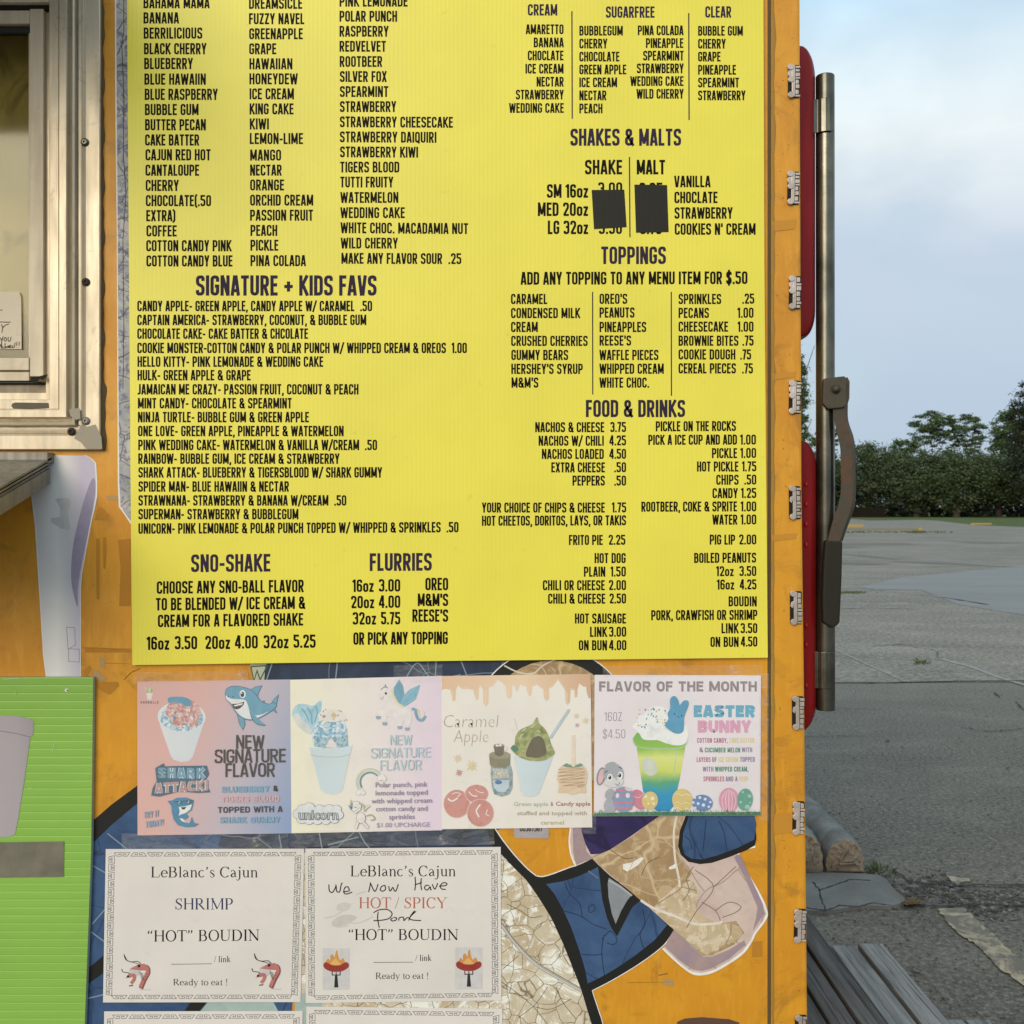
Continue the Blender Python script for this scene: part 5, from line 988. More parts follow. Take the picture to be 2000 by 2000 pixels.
for t, a, b, y, c in (('COTTON CANDY,', 1070, 1358, 825, PK), ('CAKE BATTER', 1376, 1610, 824, YL), ('&', 1092, 1126, 914, PU), ('CUCUMBER MELON', 1143, 1476, 916, GR_), ('WITH', 1492, 1590, 914, PU), ('LAYERS', 1066, 1196, 1006, PK), ('OF', 1212, 1254, 1006, PU), ('ICE CREAM', 1272, 1456, 1005, YL), ('TOPPED', 1476, 1614, 1004, PU), ('WITH', 1124, 1224, 1096, PU), ('WHIPPED CREAM,', 1240, 1552, 1096, GR_), ('SPRINKLES', 1130, 1326, 1188, PK), ('AND A', 1340, 1450, 1188, PU), ('PEEP', 1466, 1548, 1187, YL)): A.sans(t, a, b, y, 46, c, t=.17, w=.5, gap=.13)
A.part('printed_lettering')
m = M('layered_drink_print', rough=.5, spec=.25); s_ = m.N.new('ShaderNodeSeparateXYZ'); ad = m.N.new('ShaderNodeVectorMath'); ad.operation = 'MULTIPLY_ADD'; nn = m.N.new('ShaderNodeTexNoise'); nn.inputs['Scale'].default_value = 16; nn.inputs['Detail'].default_value = 3
m.L.new(m.coord(), nn.inputs['Vector']); m.L.new(nn.outputs['Color'], ad.inputs[0]); ad.inputs[1].default_value = (.03,) * 3; m.L.new(m.coord(), ad.inputs[2]); m.L.new(ad.outputs[0], s_.inputs[0])
mr = m.N.new('ShaderNodeMapRange'); mr.inputs[1].default_value = .02; mr.inputs[2].default_value = .185; m.L.new(s_.outputs['Z'], mr.inputs[0])
m.base(m.ramp(mr.outputs[0], [(0, sc3((60, 140, 190))), (.25, sc3((64, 150, 192))), (.36, sc3((96, 166, 130))), (.48, sc3((204, 212, 110))), (.66, sc3((216, 220, 140))), (.78, sc3((150, 190, 90))), (1, sc3((120, 176, 100)))])); DRINK = m.m
A.poly([(460, 790), (500, 730), (900, 760), (988, 780), (960, 850), (905, 1170), (850, 1420), (810, 1470), (690, 1470), (640, 1420), (560, 1280), (500, 860)], DRINK)
A.ell(620, 1050, 70, 90, (206, 214, 196), -30); A.line([(465, 790), (505, 860), (700, 880), (930, 868), (985, 785)], 9, (176, 206, 176), sm=True); A.line([(880, 900), (850, 1140)], 9, (190, 214, 170))
WC = speckle('whipped_cream_print', [(226, 226, 222), (238, 238, 234), (206, 212, 210)], 50)
A.poly(smooth([(460, 670), (490, 640), (510, 580), (570, 560), (600, 510), (690, 480), (780, 500), (860, 560), (960, 660), (985, 720), (985, 790), (950, 835), (880, 850), (780, 830), (700, 800), (640, 800), (560, 790), (520, 730)], True, 3), WC)
for i in range(50): A.ell(500 + 320 * random.random(), 500 + 190 * random.random(), 5 + 5 * random.random(), 5 + 5 * random.random(), random.choice([(90, 150, 190), (226, 196, 130), (120, 180, 180), (230, 210, 170)]), 0, 7)
A.part('printed_drink')
PB = (92, 162, 204)
A.poly(smooth([(765, 660), (800, 600), (790, 550), (815, 500), (815, 420), (840, 385), (870, 390), (895, 430), (905, 470), (940, 430), (975, 424), (992, 450), (975, 510), (955, 560), (945, 610), (948, 660), (935, 720), (890, 738), (830, 720)], True, 3), PB); A.ell(858, 552, 6, 7, (40, 60, 90)); A.ell(924, 570, 6, 7, (40, 60, 90)); A.ell(893, 580, 7, 5, (50, 74, 110)); A.part('printed_marshmallow_rabbit')
for cx, cy, rx, ry, c, rot in ((520, 1360, 66, 100, (214, 128, 150), -24), (625, 1370, 76, 86, (226, 200, 120), 10), (930, 1365, 96, 108, (226, 198, 120), -8), (1120, 1392, 98, 78, (104, 140, 196), 6), (1370, 1365, 94, 116, (222, 150, 176), 0), (1522, 1360, 74, 104, (104, 168, 148), 6)): A.ell(cx, cy, rx, ry, c, rot, 28)
for cx, cy, r in ((590, 1330, 10), (650, 1350, 17), (610, 1400, 9), (660, 1400, 12), (580, 1340, 8)): A.ell(cx, cy, r, r, (236, 232, 214))
for cx, cy, r in ((1048, 1340, 13), (1096, 1342, 14), (1146, 1356, 14), (1080, 1398, 14), (1130, 1412, 16), (1180, 1428, 12), (1034, 1388, 12), (1052, 1440, 12), (1195, 1384, 11)): A.ell(cx, cy, r, r, (214, 222, 236))
for cx, cy, r in ((1565, 1328, 18), (1545, 1430, 24), (1480, 1384, 14), (1500, 1290, 12), (1570, 1390, 10)): A.ell(cx, cy, r, r, (150, 200, 184))
for dx in (-60, -30, 0, 30, 60): A.line([(1370 + dx * .5, 1262 + abs(dx) * .3), (1370 + dx * 1.1, 1360), (1370 + dx * .7, 1470)], 9, (236, 196, 208), sm=True)
for y_, a in ((1310, 0), (1390, 0), (1445, 0)): A.line([(850 + (930 - 850) * 0, y_ + 10), (885, y_ - 8), (925, y_ + 14), (965, y_ - 2), (1010, y_ + 16)], 6, (240, 230, 190), sm=True)
A.line([(470, 1330), (520, 1345), (560, 1310)], 6, (236, 200, 206)); A.part('printed_eggs')
GY, GYD = (170, 174, 182), (142, 146, 158)
A.ell(250, 1420, 60, 70, GY); A.ell(235, 1480, 50, 30, GY); A.ell(245, 1310, 42, 56, GY, 20); A.ell(162, 1140, 38, 86, GYD, 12); A.ell(164, 1142, 26, 72, (224, 180, 184), 12); A.ell(280, 1120, 96, 104, GY, -12); A.ell(250, 1030, 50, 22, GY, -20)
A.ell(270, 1200, 74, 46, (216, 214, 216), 8); A.ell(330, 1190, 44, 40, (216, 214, 216)); A.ell(248, 1150, 26, 32, (236, 236, 236)); A.ell(345, 1130, 24, 32, (236, 236, 236)); A.ell(246, 1152, 15, 20, (66, 58, 54)); A.ell(340, 1132, 15, 20, (66, 58, 54)); A.ell(240, 1144, 5, 6, (240, 240, 240)); A.ell(334, 1124, 5, 6, (240, 240, 240))
A.ell(310, 1168, 13, 9, (220, 160, 166)); A.line([(300, 1210), (316, 1226), (336, 1210), (336, 1198)], 5, (80, 72, 76), sm=True); A.line([(200, 1112), (212, 1094), (228, 1090)], 6, (70, 66, 70), sm=True); A.line([(330, 1058), (348, 1060), (358, 1072)], 6, (70, 66, 70), sm=True)
A.ell(375, 1360, 100, 122, (128, 160, 200), 0, 30)
for y_, hw in ((1265, 70), (1318, 92), (1385, 96), (1440, 80)): A.line([(375 - hw, y_), (375 - hw * .5, y_ + 10), (375, y_ - 2), (375 + hw * .5, y_ + 10), (375 + hw, y_)], 20, (216, 128, 146), sm=True)
A.ell(318, 1322, 16, 24, (222, 222, 224), 10); A.ell(416, 1322, 20, 24, (222, 222, 224), -10); A.ell(420, 1262, 36, 16, (206, 208, 212), 20); A.part('printed_rabbit')
A.poly([(98, 1490), (400, 1480), (800, 1475), (1200, 1480), (1667, 1476), (1666, 1508), (97, 1516)], (84, 140, 104))
for i in range(130):
    x = 110 + i * 12 + random.uniform(-5, 5); h_ = random.uniform(22, 62); d = random.uniform(-16, 16)
    if 190 < x < 470: h_ *= .45
    x = min(x, 1648); A.poly([(x - 5, 1500), (x + 5, 1500), (min(1660, x + d), 1500 - h_)], random.choice([(84, 140, 104), (70, 124, 94), (110, 160, 116)]))
A.part('printed_grass')

# ------------------------------------------------------------------ white paper notices with key-pattern border
PAP = paper_mat('white_notice_paper', (222, 216, 210)); KEY = (118, 114, 114)
def key_border(A, q, y1=None):
    """a run of hooked trapezoids along all four sides"""
    u0 = [(.5, 0), (.0, 0), (.16, 1), (.43, 1), (.43, .42), (.25, .42), (.29, .68)]
    def side(p, r, n, wd):
        p = Vector(p); r = Vector(r); d = (r - p); Ls = d.length / n; d.normalize(); nrm = Vector((-d.y, d.x))
        for i in range(n):
            o = p + d * Ls * i
            for fl in (0, 1):
                pts = []
                for x, y in u0[:]:
                    x = .03 + x * .97
                    if fl: x = 1.0 - x
                    yy = y
                    pts.append(tuple(o + d * Ls * (x * 1.0 if not fl else x) + nrm * wd * ((yy if i % 2 == 0 else 1 - yy))))
                A.line(pts, 4.4, KEY, dy=0)
    (x0, y0), (x1, y1_), (x2, y2), (x3, y3) = q
    side((x0 + 60, y0 + 28), (x1 - 60, y1_ + 28), 11, 26)
    if y1 is None: side((x3 + 60, y3 - 54), (x2 - 60, y2 - 54), 11, 26)
    yb = 30 if y1 is None else 0
    side((x0 + 66, y0 + 48), (x3 + 66, y3 - 50), 17, 42); side((x1 - 26, y1_ + 48), (x2 - 26, y2 - 50), 17, 42)
NZ1 = (160, 1540, 3.864); NZ2 = (560, 1600, 3.864); INK = M('notice_print', (.006, .006, .007, 1), .7, spec=.1).m
q = [(180, 457), (1678, 454), (1650, 1612), (159, 1615)]
root, A = sheet('paper_notice', NZ1, q, -.0028, PAP, 'white paper notice reading SHRIMP in blue with shrimp drawings, below the shark poster', 'notice', 'white boudin notices'); A.up(); key_border(A, q); A.part('printed_border')
A.serif('LeBlanc’s Cajun', 518, 1330, 671, 80, INK); A.serif('SHRIMP', 698, 1142, 913, 84, (52, 50, 100)); A.serif('“HOT” BOUDIN', 487, 1342, 1156, 84, INK, -8); A.serif('/ link', 997, 1122, 1311, 46, INK); A.serif('Ready to eat !', 687, 1105, 1486, 48, INK); A.line([(673, 1327), (981, 1323)], 4, (70, 68, 70)); A.part('printed_lettering')
SH = (200, 116, 108)
def shrimp(A, ox, oy):
    T = lambda p: [(x + ox, y + oy) for x, y in p]
    A.ell(400 + ox, 1380 + oy, 44, 42, (200, 196, 194))
    A.line(T([(445, 1345), (490, 1350), (500, 1390), (470, 1450), (445, 1510)]), 34, (150, 80, 78), sm=True); A.line(T([(440, 1345), (485, 1348), (494, 1390), (466, 1440), (440, 1500)]), 26, SH, sm=True); A.poly(T([(362, 1364), (420, 1330), (470, 1322), (500, 1345), (480, 1375), (430, 1372)]), SH)
    A.ell(430 + ox, 1340 + oy, 11, 10, (40, 36, 38))
    for i in range(5): A.line(T([(470 + i * 1, 1395 + i * 18), (505 - i * 7, 1405 + i * 18)]), 3, (120, 56, 56)); 
    for i in range(5): A.line(T([(432 + i * 4, 1388 + i * 12), (462 + i * 2, 1400 + i * 12)]), 5, (90, 88, 90))
    A.line(T([(318, 1250), (330, 1290), (370, 1308), (420, 1305), (446, 1325)]), 5, (50, 48, 52), sm=True); A.line(T([(322, 1262), (345, 1300), (400, 1316), (440, 1330)]), 4, (50, 48, 52), sm=True)
    A.line(T([(352, 1412), (392, 1410), (394, 1440), (370, 1472)]), 24, SH, sm=True); A.poly(T([(328, 1432), (356, 1402), (380, 1425)]), SH); A.ell(348 + ox, 1418 + oy, 9, 9, (40, 36, 38)); A.line(T([(300, 1362), (310, 1385), (345, 1390), (362, 1402)]), 5, (50, 48, 52), sm=True)
    A.line(T([(355, 1490), (385, 1486)]), 9, (120, 84, 82)); A.line(T([(440, 1518), (520, 1520)]), 5, (196, 192, 190)); A.part('printed_shrimp')
shrimp(A, 0, 0); shrimp(A, 982, -5)
q = [(140, 222), (1615, 209), (1620, 1367), (143, 1388)]
root, A = sheet('paper_notice', NZ2, q, -.0030, PAP, 'white paper notice reading HOT / SPICY with handwriting and flaming sausages', 'notice', 'white boudin notices'); A.up(); key_border(A, q); A.part('printed_border')
A.serif('LeBlanc’s Cajun', 478, 1278, 431, 80, INK); A.serif('HOT / SPICY', 543, 1212, 672, 82, (196, 100, 78)); A.serif('“HOT” BOUDIN', 458, 1298, 912, 82, INK); A.serif('/ link', 971, 1092, 1070, 46, INK); A.serif('Ready to eat !', 669, 1076, 1206, 48, INK); A.line([(655, 1081), (955, 1079)], 4, (70, 68, 70)); A.part('printed_lettering')
SM = ink((206, 200, 194))
for p in (((285, 748), (380, 720), (480, 640)), ((345, 800), (400, 815), (470, 800)), ((480, 785), (560, 778), (650, 735)), ((380, 660), (430, 640), (480, 640)), ((520, 570), (560, 555), (600, 545))): A.line(p, 9, SM, sm=True)
A.poly([(345, 770), (400, 730), (470, 720), (530, 740), (480, 780), (400, 810), (350, 806)], ink((204, 196, 190)), sm=True); A.poly([(375, 680), (385, 645), (440, 628), (482, 650), (450, 690), (400, 690)], ink((208, 200, 194)), sm=True); A.part('smudge')
HW = M('marker_ink', (.004, .004, .007, 1), .7, spec=.1).m; A.up()
for s in ([(318, 492), (322, 540), (345, 552), (368, 515), (372, 500), (378, 545), (400, 545), (412, 490), (422, 482)], [(430, 548), (470, 540), (462, 512), (440, 515), (430, 550), (450, 565), (494, 550)],
          [(618, 550), (632, 490), (634, 488), (665, 545), (690, 490)], [(745, 500), (720, 505), (705, 530), (722, 543), (745, 530), (742, 502)], [(770, 505), (775, 535), (785, 540), (800, 515), (812, 538), (825, 540), (842, 490)],
          [(968, 435), (972, 490), (966, 538)], [(1016, 445), (1012, 490), (1018, 535)], [(966, 495), (1020, 478)], [(1075, 500), (1050, 500), (1040, 520), (1060, 535), (1082, 510), (1085, 530), (1095, 532)], [(1098, 490), (1118, 528), (1140, 482)], [(1150, 505), (1200, 500), (1208, 485), (1180, 480), (1158, 505), (1170, 526), (1200, 530)],
          [(690, 700), (686, 750), (698, 818)], [(655, 705), (700, 684), (760, 682), (795, 712), (770, 750), (700, 764), (655, 765)], [(800, 745), (785, 758), (800, 768), (825, 760), (828, 745), (805, 742)], [(845, 765), (850, 745), (880, 740), (885, 765), (905, 745), (925, 745)], [(965, 690), (935, 730), (920, 765)], [(975, 695), (930, 740), (945, 760), (1014, 765)]):
    A.line(s, 7.5, HW, sm=True, dy=0)
A.part('handwriting')
def sausage(A, ox, oy):
    T = lambda p: [(x + ox, y + oy) for x, y in p]
    A.poly(T([(272, 975), (472, 973), (474, 1285), (271, 1290)]), (206, 204, 202))
    A.poly(T(smooth([(300, 1095), (312, 1052), (328, 1068), (330, 1030), (348, 1020), (362, 1045), (370, 1000), (382, 990), (388, 1030), (404, 1065), (425, 1048), (440, 1075), (445, 1100)], True, 3)), (226, 146, 64)); A.poly(T(smooth([(330, 1100), (350, 1065), (372, 1050), (395, 1080), (415, 1100)], True, 3)), (236, 176, 92))
    A.line(T([(298, 1105), (340, 1125), (405, 1125), (448, 1103)]), 50, (172, 54, 44), sm=True); A.ell(296 + ox, 1103 + oy, 20, 24, (172, 54, 44)); A.ell(450 + ox, 1103 + oy, 20, 24, (172, 54, 44))
    for x in (330, 350, 373, 396, 418): A.line(T([(x, 1112), (x + 2, 1130)]), 3, (120, 34, 30))
    A.line(T([(343, 1150), (343, 1176), (403, 1176), (403, 1150)]), 7, (50, 48, 50)); A.line(T([(373, 1155), (373, 1180)]), 7, (50, 48, 50)); A.poly(T([(364, 1180), (382, 1180), (390, 1270), (358, 1270)]), (50, 48, 52)); A.part('printed_sausage')
sausage(A, 0, 0); sausage(A, 1001, -6)
q = [(168, 1682), (1666, 1679), (1640, 2840), (150, 2840)]
root, A = sheet('paper_notice', NZ1, q, -.0026, PAP, 'cut off blank white notice at the lower edge, beneath the SHRIMP notice', 'notice', 'white boudin notices'); A.up(); key_border(A, q); A.part('printed_border')
q = [(148, 1414), (1627, 1430), (1632, 2580), (150, 2580)]
root, A = sheet('paper_notice', NZ2, q, -.0027, PAP, 'cut off blank white notice at the lower edge, beneath the HOT / SPICY notice', 'notice', 'white boudin notices'); A.up(); key_border(A, q); A.part('printed_border')

# ------------------------------------------------------------------ green board, its tape, note behind the window, sticker
GN = m_board('green_board_plastic', (138, 184, 80), 'Z', 12)
GY_ = -.012
gb = empty('green_sign_board', W(80, 2100, GY_), 'bright green corrugated plastic board with a printed grey cup, low at the left', 'sign board')
mb = MB(); gq = [W(*p, GY_) for p in ((-300, 1320), (100, 1322), (180, 1324), (182, 1328), (178, 1660), (171, 1850), (165, 2010), (160, 2250), (-300, 2250))]
rows = []; rr = 60
def gx(py):
    pts = ((1322, 182), (1660, 178), (1850, 171), (2010, 165), (2250, 158))
    for (a, xa), (b, xb) in zip(pts, pts[1:]):
        if py <= b: return xa + (xb - xa) * (py - a) / (b - a)
    return 158
py = 1323.0; k_ = 0
while py < 2250:
    for f_, d_ in ((0, .00035), (.12, 0), (.5, -.0001), (.88, 0)):
        yy = py + f_ * 15.5; rows.append([W(-300, yy, GY_ + d_), W(gx(yy), yy, GY_ + d_)])
    py += 15.5
mb.grid(rows, None, False); mb.build('board_face', gb, GN)
mb = MB(); bk = [[r[1], r[1] + Vector((.0005, .010 - 0, 0))] for r in rows]; mb.grid(bk, None, False); mb.face([rows[0][0], rows[0][1], rows[0][1] + Vector((0, .01, 0)), rows[0][0] + Vector((0, .01, 0))]); mb.build('board_edge', gb, M('green_board_edge', sc3((150, 160, 140)), .5).m)
A = Art(gb, GY_ - .0008, (0, 1250, 3.22))
GCUP = gradient('grey_cup_print', (176, 168, 174), (130, 122, 130), 'X', (-.14, .05), c2=(168, 160, 166))
A.poly([(-420, 478), (-300, 474), (0, 475), (100, 478), (150, 485), (195, 498), (213, 515), (212, 560), (205, 600), (190, 612), (175, 720), (150, 900), (115, 1120), (95, 1220), (60, 1236), (0, 1240), (-300, 1240)], GCUP)
A.line([(-300, 572), (0, 572), (100, 588), (190, 610)], 4, (120, 112, 120)); A.part('printed_cup'); A.ell(1, 1632 * 0 + 1388, 9, 26, (30, 30, 32)); A.part('printed_letter')
A.ell(418, 316, 12, 10, (232, 232, 226)); A.ell(423, 316, 5, 5, (20, 20, 20)); A.poly([(410, 308), (430, 306), (428, 312), (412, 314)], (236, 236, 230))
A.part('grommet')
for p in (((20, 250), (60, 244), (120, 240)), ((98, 322), (100, 345)), ((180, 930), (200, 936)), ((330, 700), (345, 640)), ((40, 1330), (120, 1322))): A.line(p, 4, (190, 212, 160)); A.part('scratch')
DT = M('duct_tape', rough=.45, metal=.25, spec=.4); f = DT.wave(120, 'X', 1); g_ = DT.noise(14, 5); DT.base(DT.mix(sc3((136, 132, 116)), sc3((112, 108, 94)), DT.ramp(g_, [(.35, 0), (.65, 1)]))); DT.bump(f, .0004, .6)
A = Art(None, GY_ - .0012, (0, 1600, 3.864)); mb = MB(); rows = []
for j in range(12):
    v = j / 11; row = []
    for i in range(30): u = i / 29; row.append(A.P(-260 + (482 + 260) * u, 178 + (-10) * u + (445 - 178 + (-10) * (1 - u) * 0) * v, .0002 + .0004 * math.sin(u * 40 + v * 3)))
    rows.append(row)
mb.grid(rows); tag(mb.build('duct_tape', None, DT.m), 'wide strip of grey duct tape across the green board', 'tape')
# note behind the glass
NY = .009
note = empty('window_note', W(20, 682, NY), 'handwritten white note stuck inside the serving window, cut by the left edge', 'note')
A = Art(note, NY, (0, 450, 3.864)); A.poly([(-500, 470), (130, 462), (148, 470), (160, 510), (163, 896), (-500, 900)], paper_mat('note_paper', (214, 200, 176))); A.part('paper'); A.up()
for s in ([(0, 602), (18, 601)], [(-20, 690), (30, 692), (80, 693)], [(8, 710), (20, 730), (14, 772)], [(18, 740), (40, 716), (68, 708)], [(4, 808), (10, 828), (20, 815), (22, 806), (10, 852)], [(38, 806), (30, 822), (40, 836), (50, 822), (40, 806)], [(62, 804), (62, 832), (76, 834), (84, 802)],
          [(-6, 880), (4, 862), (10, 888), (14, 850)], [(24, 872), (20, 888), (36, 886), (38, 850)], [(44, 874), (46, 888), (62, 872), (60, 886)], [(66, 880), (84, 874), (76, 866), (68, 884), (88, 886)], [(100, 866), (92, 884), (108, 882), (114, 846)], [(128, 842), (126, 872)], [(127, 882), (127, 886)], [(146, 840), (143, 870)], [(143, 880), (143, 884)]): A.line(s, 6.5, (10, 8, 8), sm=True, dy=0)
A.part('handwriting')
CL = M('clear_tape', (.85, .82, .76, 1), .25, spec=.6); CL.p.inputs['Alpha'].default_value = .13; f_ = CL.noise(16, 5, .7, 1.5, scale=(1, 1, 3)); CL.L.new(CL.ramp(f_, [(.42, .05), (.62, .16), (.70, .4)]), CL.p.inputs['Alpha']); CL.bump(CL.noise(40, 4, .6, 1), .001, .6)
A.poly([(118, 553), (162, 556), (165, 780), (176, 795), (118, 798)], CL.m); A.part('tape')
# asset sticker half hidden by the caramel poster
st = empty('asset_sticker', W(1038, 1637, -.0012), 'small grey number sticker peeping out below the caramel poster', 'sticker')
A = Art(st, -.0012, (800, 1250, 4.83)); A.poly([(985, 1700), (1312, 1700), (1312, 1860), (1300, 1872), (1000, 1868), (985, 1850)], ink((176, 164, 166))); A.sans('00367387', 1040, 1252, 1806, 46, (44, 40, 40), t=.2, w=.7, gap=.14); A.part('label')
# clear tape along the posters
def tape(z, q, label, y=-.0042, mat=CL.m):
    T_ = Art(None, y, z); mb = MB(); rows = []; n = 26; ph = random.random() * 9
    for j in range(5):
        v = j / 4; row = []
        for i in range(n + 1):
            u = i / n; x = (q[0][0] * (1 - u) + q[1][0] * u) * (1 - v) + (q[3][0] * (1 - u) + q[2][0] * u) * v; yy = (q[0][1] * (1 - u) + q[1][1] * u) * (1 - v) + (q[3][1] * (1 - u) + q[2][1] * u) * v
            row.append(T_.P(x, yy, .0008 * math.sin(u * 17 + ph + v * 2) * math.sin(u * 41 + ph * 2) + .0004))
        rows.append(row)
    mb.grid(rows); tag(mb.build('clear_tape', None, mat), label, 'tape', 'strips of clear packing tape')
tape((0, 1250, 3.22), [(840, 205), (1560, 190), (1560, 262), (840, 275)], 'clear tape strip over the top edge of the shark poster')
tape((1140, 1280, 4.83), [(180, 100), (1690, 90), (1690, 196), (180, 204)], 'clear tape strip over the top edge of the egg poster')
tape((500, 1250, 4.83), [(1300, 240), (1760, 230), (1760, 400), (1300, 410)], 'clear tape strip where the unicorn and caramel posters meet at the top')
tape((160, 1540, 3.864), [(300, 340), (1560, 328), (1560, 452), (300, 462)], 'long clear tape strip between the shark poster and the SHRIMP notice')
tape((560, 1600, 3.864), [(20, 90), (1560, 60), (1570, 190), (20, 214)], 'long clear tape strip between the unicorn poster and the spicy notice')
tape((160, 1540, 3.864), [(1600, 440), (1700, 440), (1690, 1640), (1590, 1640)], 'upright clear tape strip joining the two upper white notices')
tape((1140, 1280, 4.83), [(1650, 170), (1745, 170), (1745, 1560), (1650, 1560)], 'upright clear tape strip on the right edge of the egg poster')
tape((800, 1250, 4.83), [(1670, 1640), (1760, 1640), (1760, 1830), (1540, 1830)], 'short clear tape piece at the lower right corner of the caramel poster')
# ------------------------------------------------------------------ ground
rnd0 = random.Random(11)
def m_ground(name, c0, c1, grain, far):
    m = M(name, rough=.85, spec=.3)
    big = m.noise(.30, 5, .6, .8, scale=(.6, 1.3, 1)); med = m.noise(1.6, 7, .68, .6, scale=(.7, 1.2, 1)); fine = m.noise(grain, 5, .8); ag = m.noise(grain * 2.7, 2, .6); st = m.noise(.9, 6, .65, .3, scale=(.3, 1.5, 1))
    a = m.mix(c0, c1, m.ramp(big, [(.36, 0), (.62, 1)]))
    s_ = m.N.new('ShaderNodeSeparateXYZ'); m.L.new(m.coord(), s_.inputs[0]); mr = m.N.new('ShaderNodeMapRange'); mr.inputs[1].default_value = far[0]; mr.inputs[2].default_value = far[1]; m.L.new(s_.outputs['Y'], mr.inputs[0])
    a = m.mix(a, tuple(x * 1.45 for x in c1[:3]) + (1,), m.mix((0, 0, 0, 1), (.6, .6, .6, 1), mr.outputs[0]))  # base colour lightens with distance, painting in the sheen of the grazing view
    a = m.mix(a, tuple(x * 1.5 for x in c1[:3]) + (1,), m.ramp(med, [(.50, 0), (.68, .55)])); a = m.mix(a, tuple(x * .55 for x in c0[:3]) + (1,), m.ramp(st, [(.52, 0), (.70, .55)]))
    a = m.mix(a, tuple(x * 2.1 for x in c1[:3]) + (1,), m.ramp(fine, [(.50, 0), (.66, .8)])); a = m.mix(a, (.035, .034, .03, 1), m.ramp(fine, [(.34, .75), (.48, 0)])); a = m.mix(a, (.45, .44, .41, 1), m.ramp(ag, [(.69, 0), (.73, .7)]))
    m.base(a); m.bump(fine, .004, .7); m.bump(ag, .002, .5); return m.m
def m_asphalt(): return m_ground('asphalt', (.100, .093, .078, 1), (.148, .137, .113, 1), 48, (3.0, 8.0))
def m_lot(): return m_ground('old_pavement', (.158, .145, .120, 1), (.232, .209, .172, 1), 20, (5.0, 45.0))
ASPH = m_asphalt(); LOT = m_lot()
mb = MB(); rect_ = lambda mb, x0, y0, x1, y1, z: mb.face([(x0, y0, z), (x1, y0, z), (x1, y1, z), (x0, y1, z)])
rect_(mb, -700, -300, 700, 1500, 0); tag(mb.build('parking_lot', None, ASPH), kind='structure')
yj = G(0, 1333).y
def gq(pts, name, mat, z=.004, **k):
    mb = MB(); mb.face([G(x, y, z) for x, y in pts]); o = mb.build(name, None, mat); return tag(o, **k)
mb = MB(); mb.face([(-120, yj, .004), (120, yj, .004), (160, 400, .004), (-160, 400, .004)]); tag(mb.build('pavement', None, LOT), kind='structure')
# the joint in front of the older pavement and cracks
def gline(pts, w, name, mat, z=.008, jit=0, taper=False):
    mb = MB(); P_ = [G(x, y, z) for x, y in pts]; Q = []
    for i in range(len(P_) - 1):
        n = 8 if jit else 1
        for k in range(n): Q.append(P_[i].lerp(P_[i + 1], k / n) + (Vector((random.uniform(-jit, jit), random.uniform(-jit, jit), 0)) if (jit and (i or k)) else Vector()))
    Q.append(P_[-1]); ws = [w * (random.uniform(.5, 1.4) if jit else 1) for _ in Q]
    for q in strip([(p.x, p.y) for p in Q], ws): mb.face([(v.x, v.y, z) for v in q])
    o = mb.build(name, None, mat); o['kind'] = 'structure'; return o
CRK = M('crack_dirt', (.03, .03, .027, 1), .9).m; PNTW = M('worn_white_paint', (.40, .39, .37, 1), .7); 
f = PNTW.noise(9, 6, .7); PNTW.base(PNTW.mix((.33, .32, .29, 1), (.22, .215, .20, 1), PNTW.ramp(f, [(.4, 0), (.6, 1)])))
gline([(1500, 1334), (1700, 1333), (1870, 1330), (2300, 1327)], .03, 'pavement_joint', CRK, jit=.008)
gline([(1630, 1268), (1700, 1300), (1745, 1320), (1768, 1331)], .03, 'faded_line', PNTW.m); gline([(1842, 1288), (1900, 1303), (1950, 1322), (2010, 1340), (2150, 1385)], .06, 'faded_line', PNTW.m)
gline([(1700, 1262), (1745, 1260), (1760, 1258), (1800, 1266), (1825, 1268), (1833, 1284)], .009, 'crack', CRK, jit=.03)
gline([(1556, 1438), (1640, 1437), (1690, 1437)], .007, 'crack', CRK, jit=.006); gline([(1942, 1352), (1952, 1362)], .012, 'crack', CRK, jit=.01); gline([(1985, 1370), (2010, 1395)], .014, 'crack', CRK, jit=.01)
BLU = M('newer_blue_asphalt', rough=.6, spec=.5); f = BLU.noise(.5, 4, .6, .4, scale=(.3, 1.8, 1)); BLU.base(BLU.mix((.175, .172, .16, 1), (.225, .218, .20, 1), BLU.ramp(f, [(.4, 0), (.65, 1)])))
gq([(1800, 1152), (1700, 1151), (1680, 1146), (1760, 1128), (2050, 1100), (2500, 1090), (2500, 1260), (2100, 1215), (1960, 1195), (1870, 1180)], 'asphalt_patch', BLU.m, .008, kind='structure')
DKP = M('dark_streak_asphalt', (.15, .14, .12, 1), .75, spec=.3).m
for k_, p in enumerate(([(1640, 1061), (1760, 1060), (1800, 1064), (1640, 1066)], [(1640, 1067), (1700, 1068), (1640, 1071)], [(1740, 1096), (1830, 1097), (1940, 1105), (2100, 1114), (1900, 1104), (1800, 1101)], [(1850, 1057), (1990, 1060), (2100, 1062), (1900, 1061)], [(1640, 1082), (1700, 1085), (1760, 1093), (1690, 1088)], [(1640, 1098), (1740, 1101), (1700, 1103), (1640, 1101)])): gq(p, 'dark_streak', DKP, .008 + .0005 * k_, kind='structure')
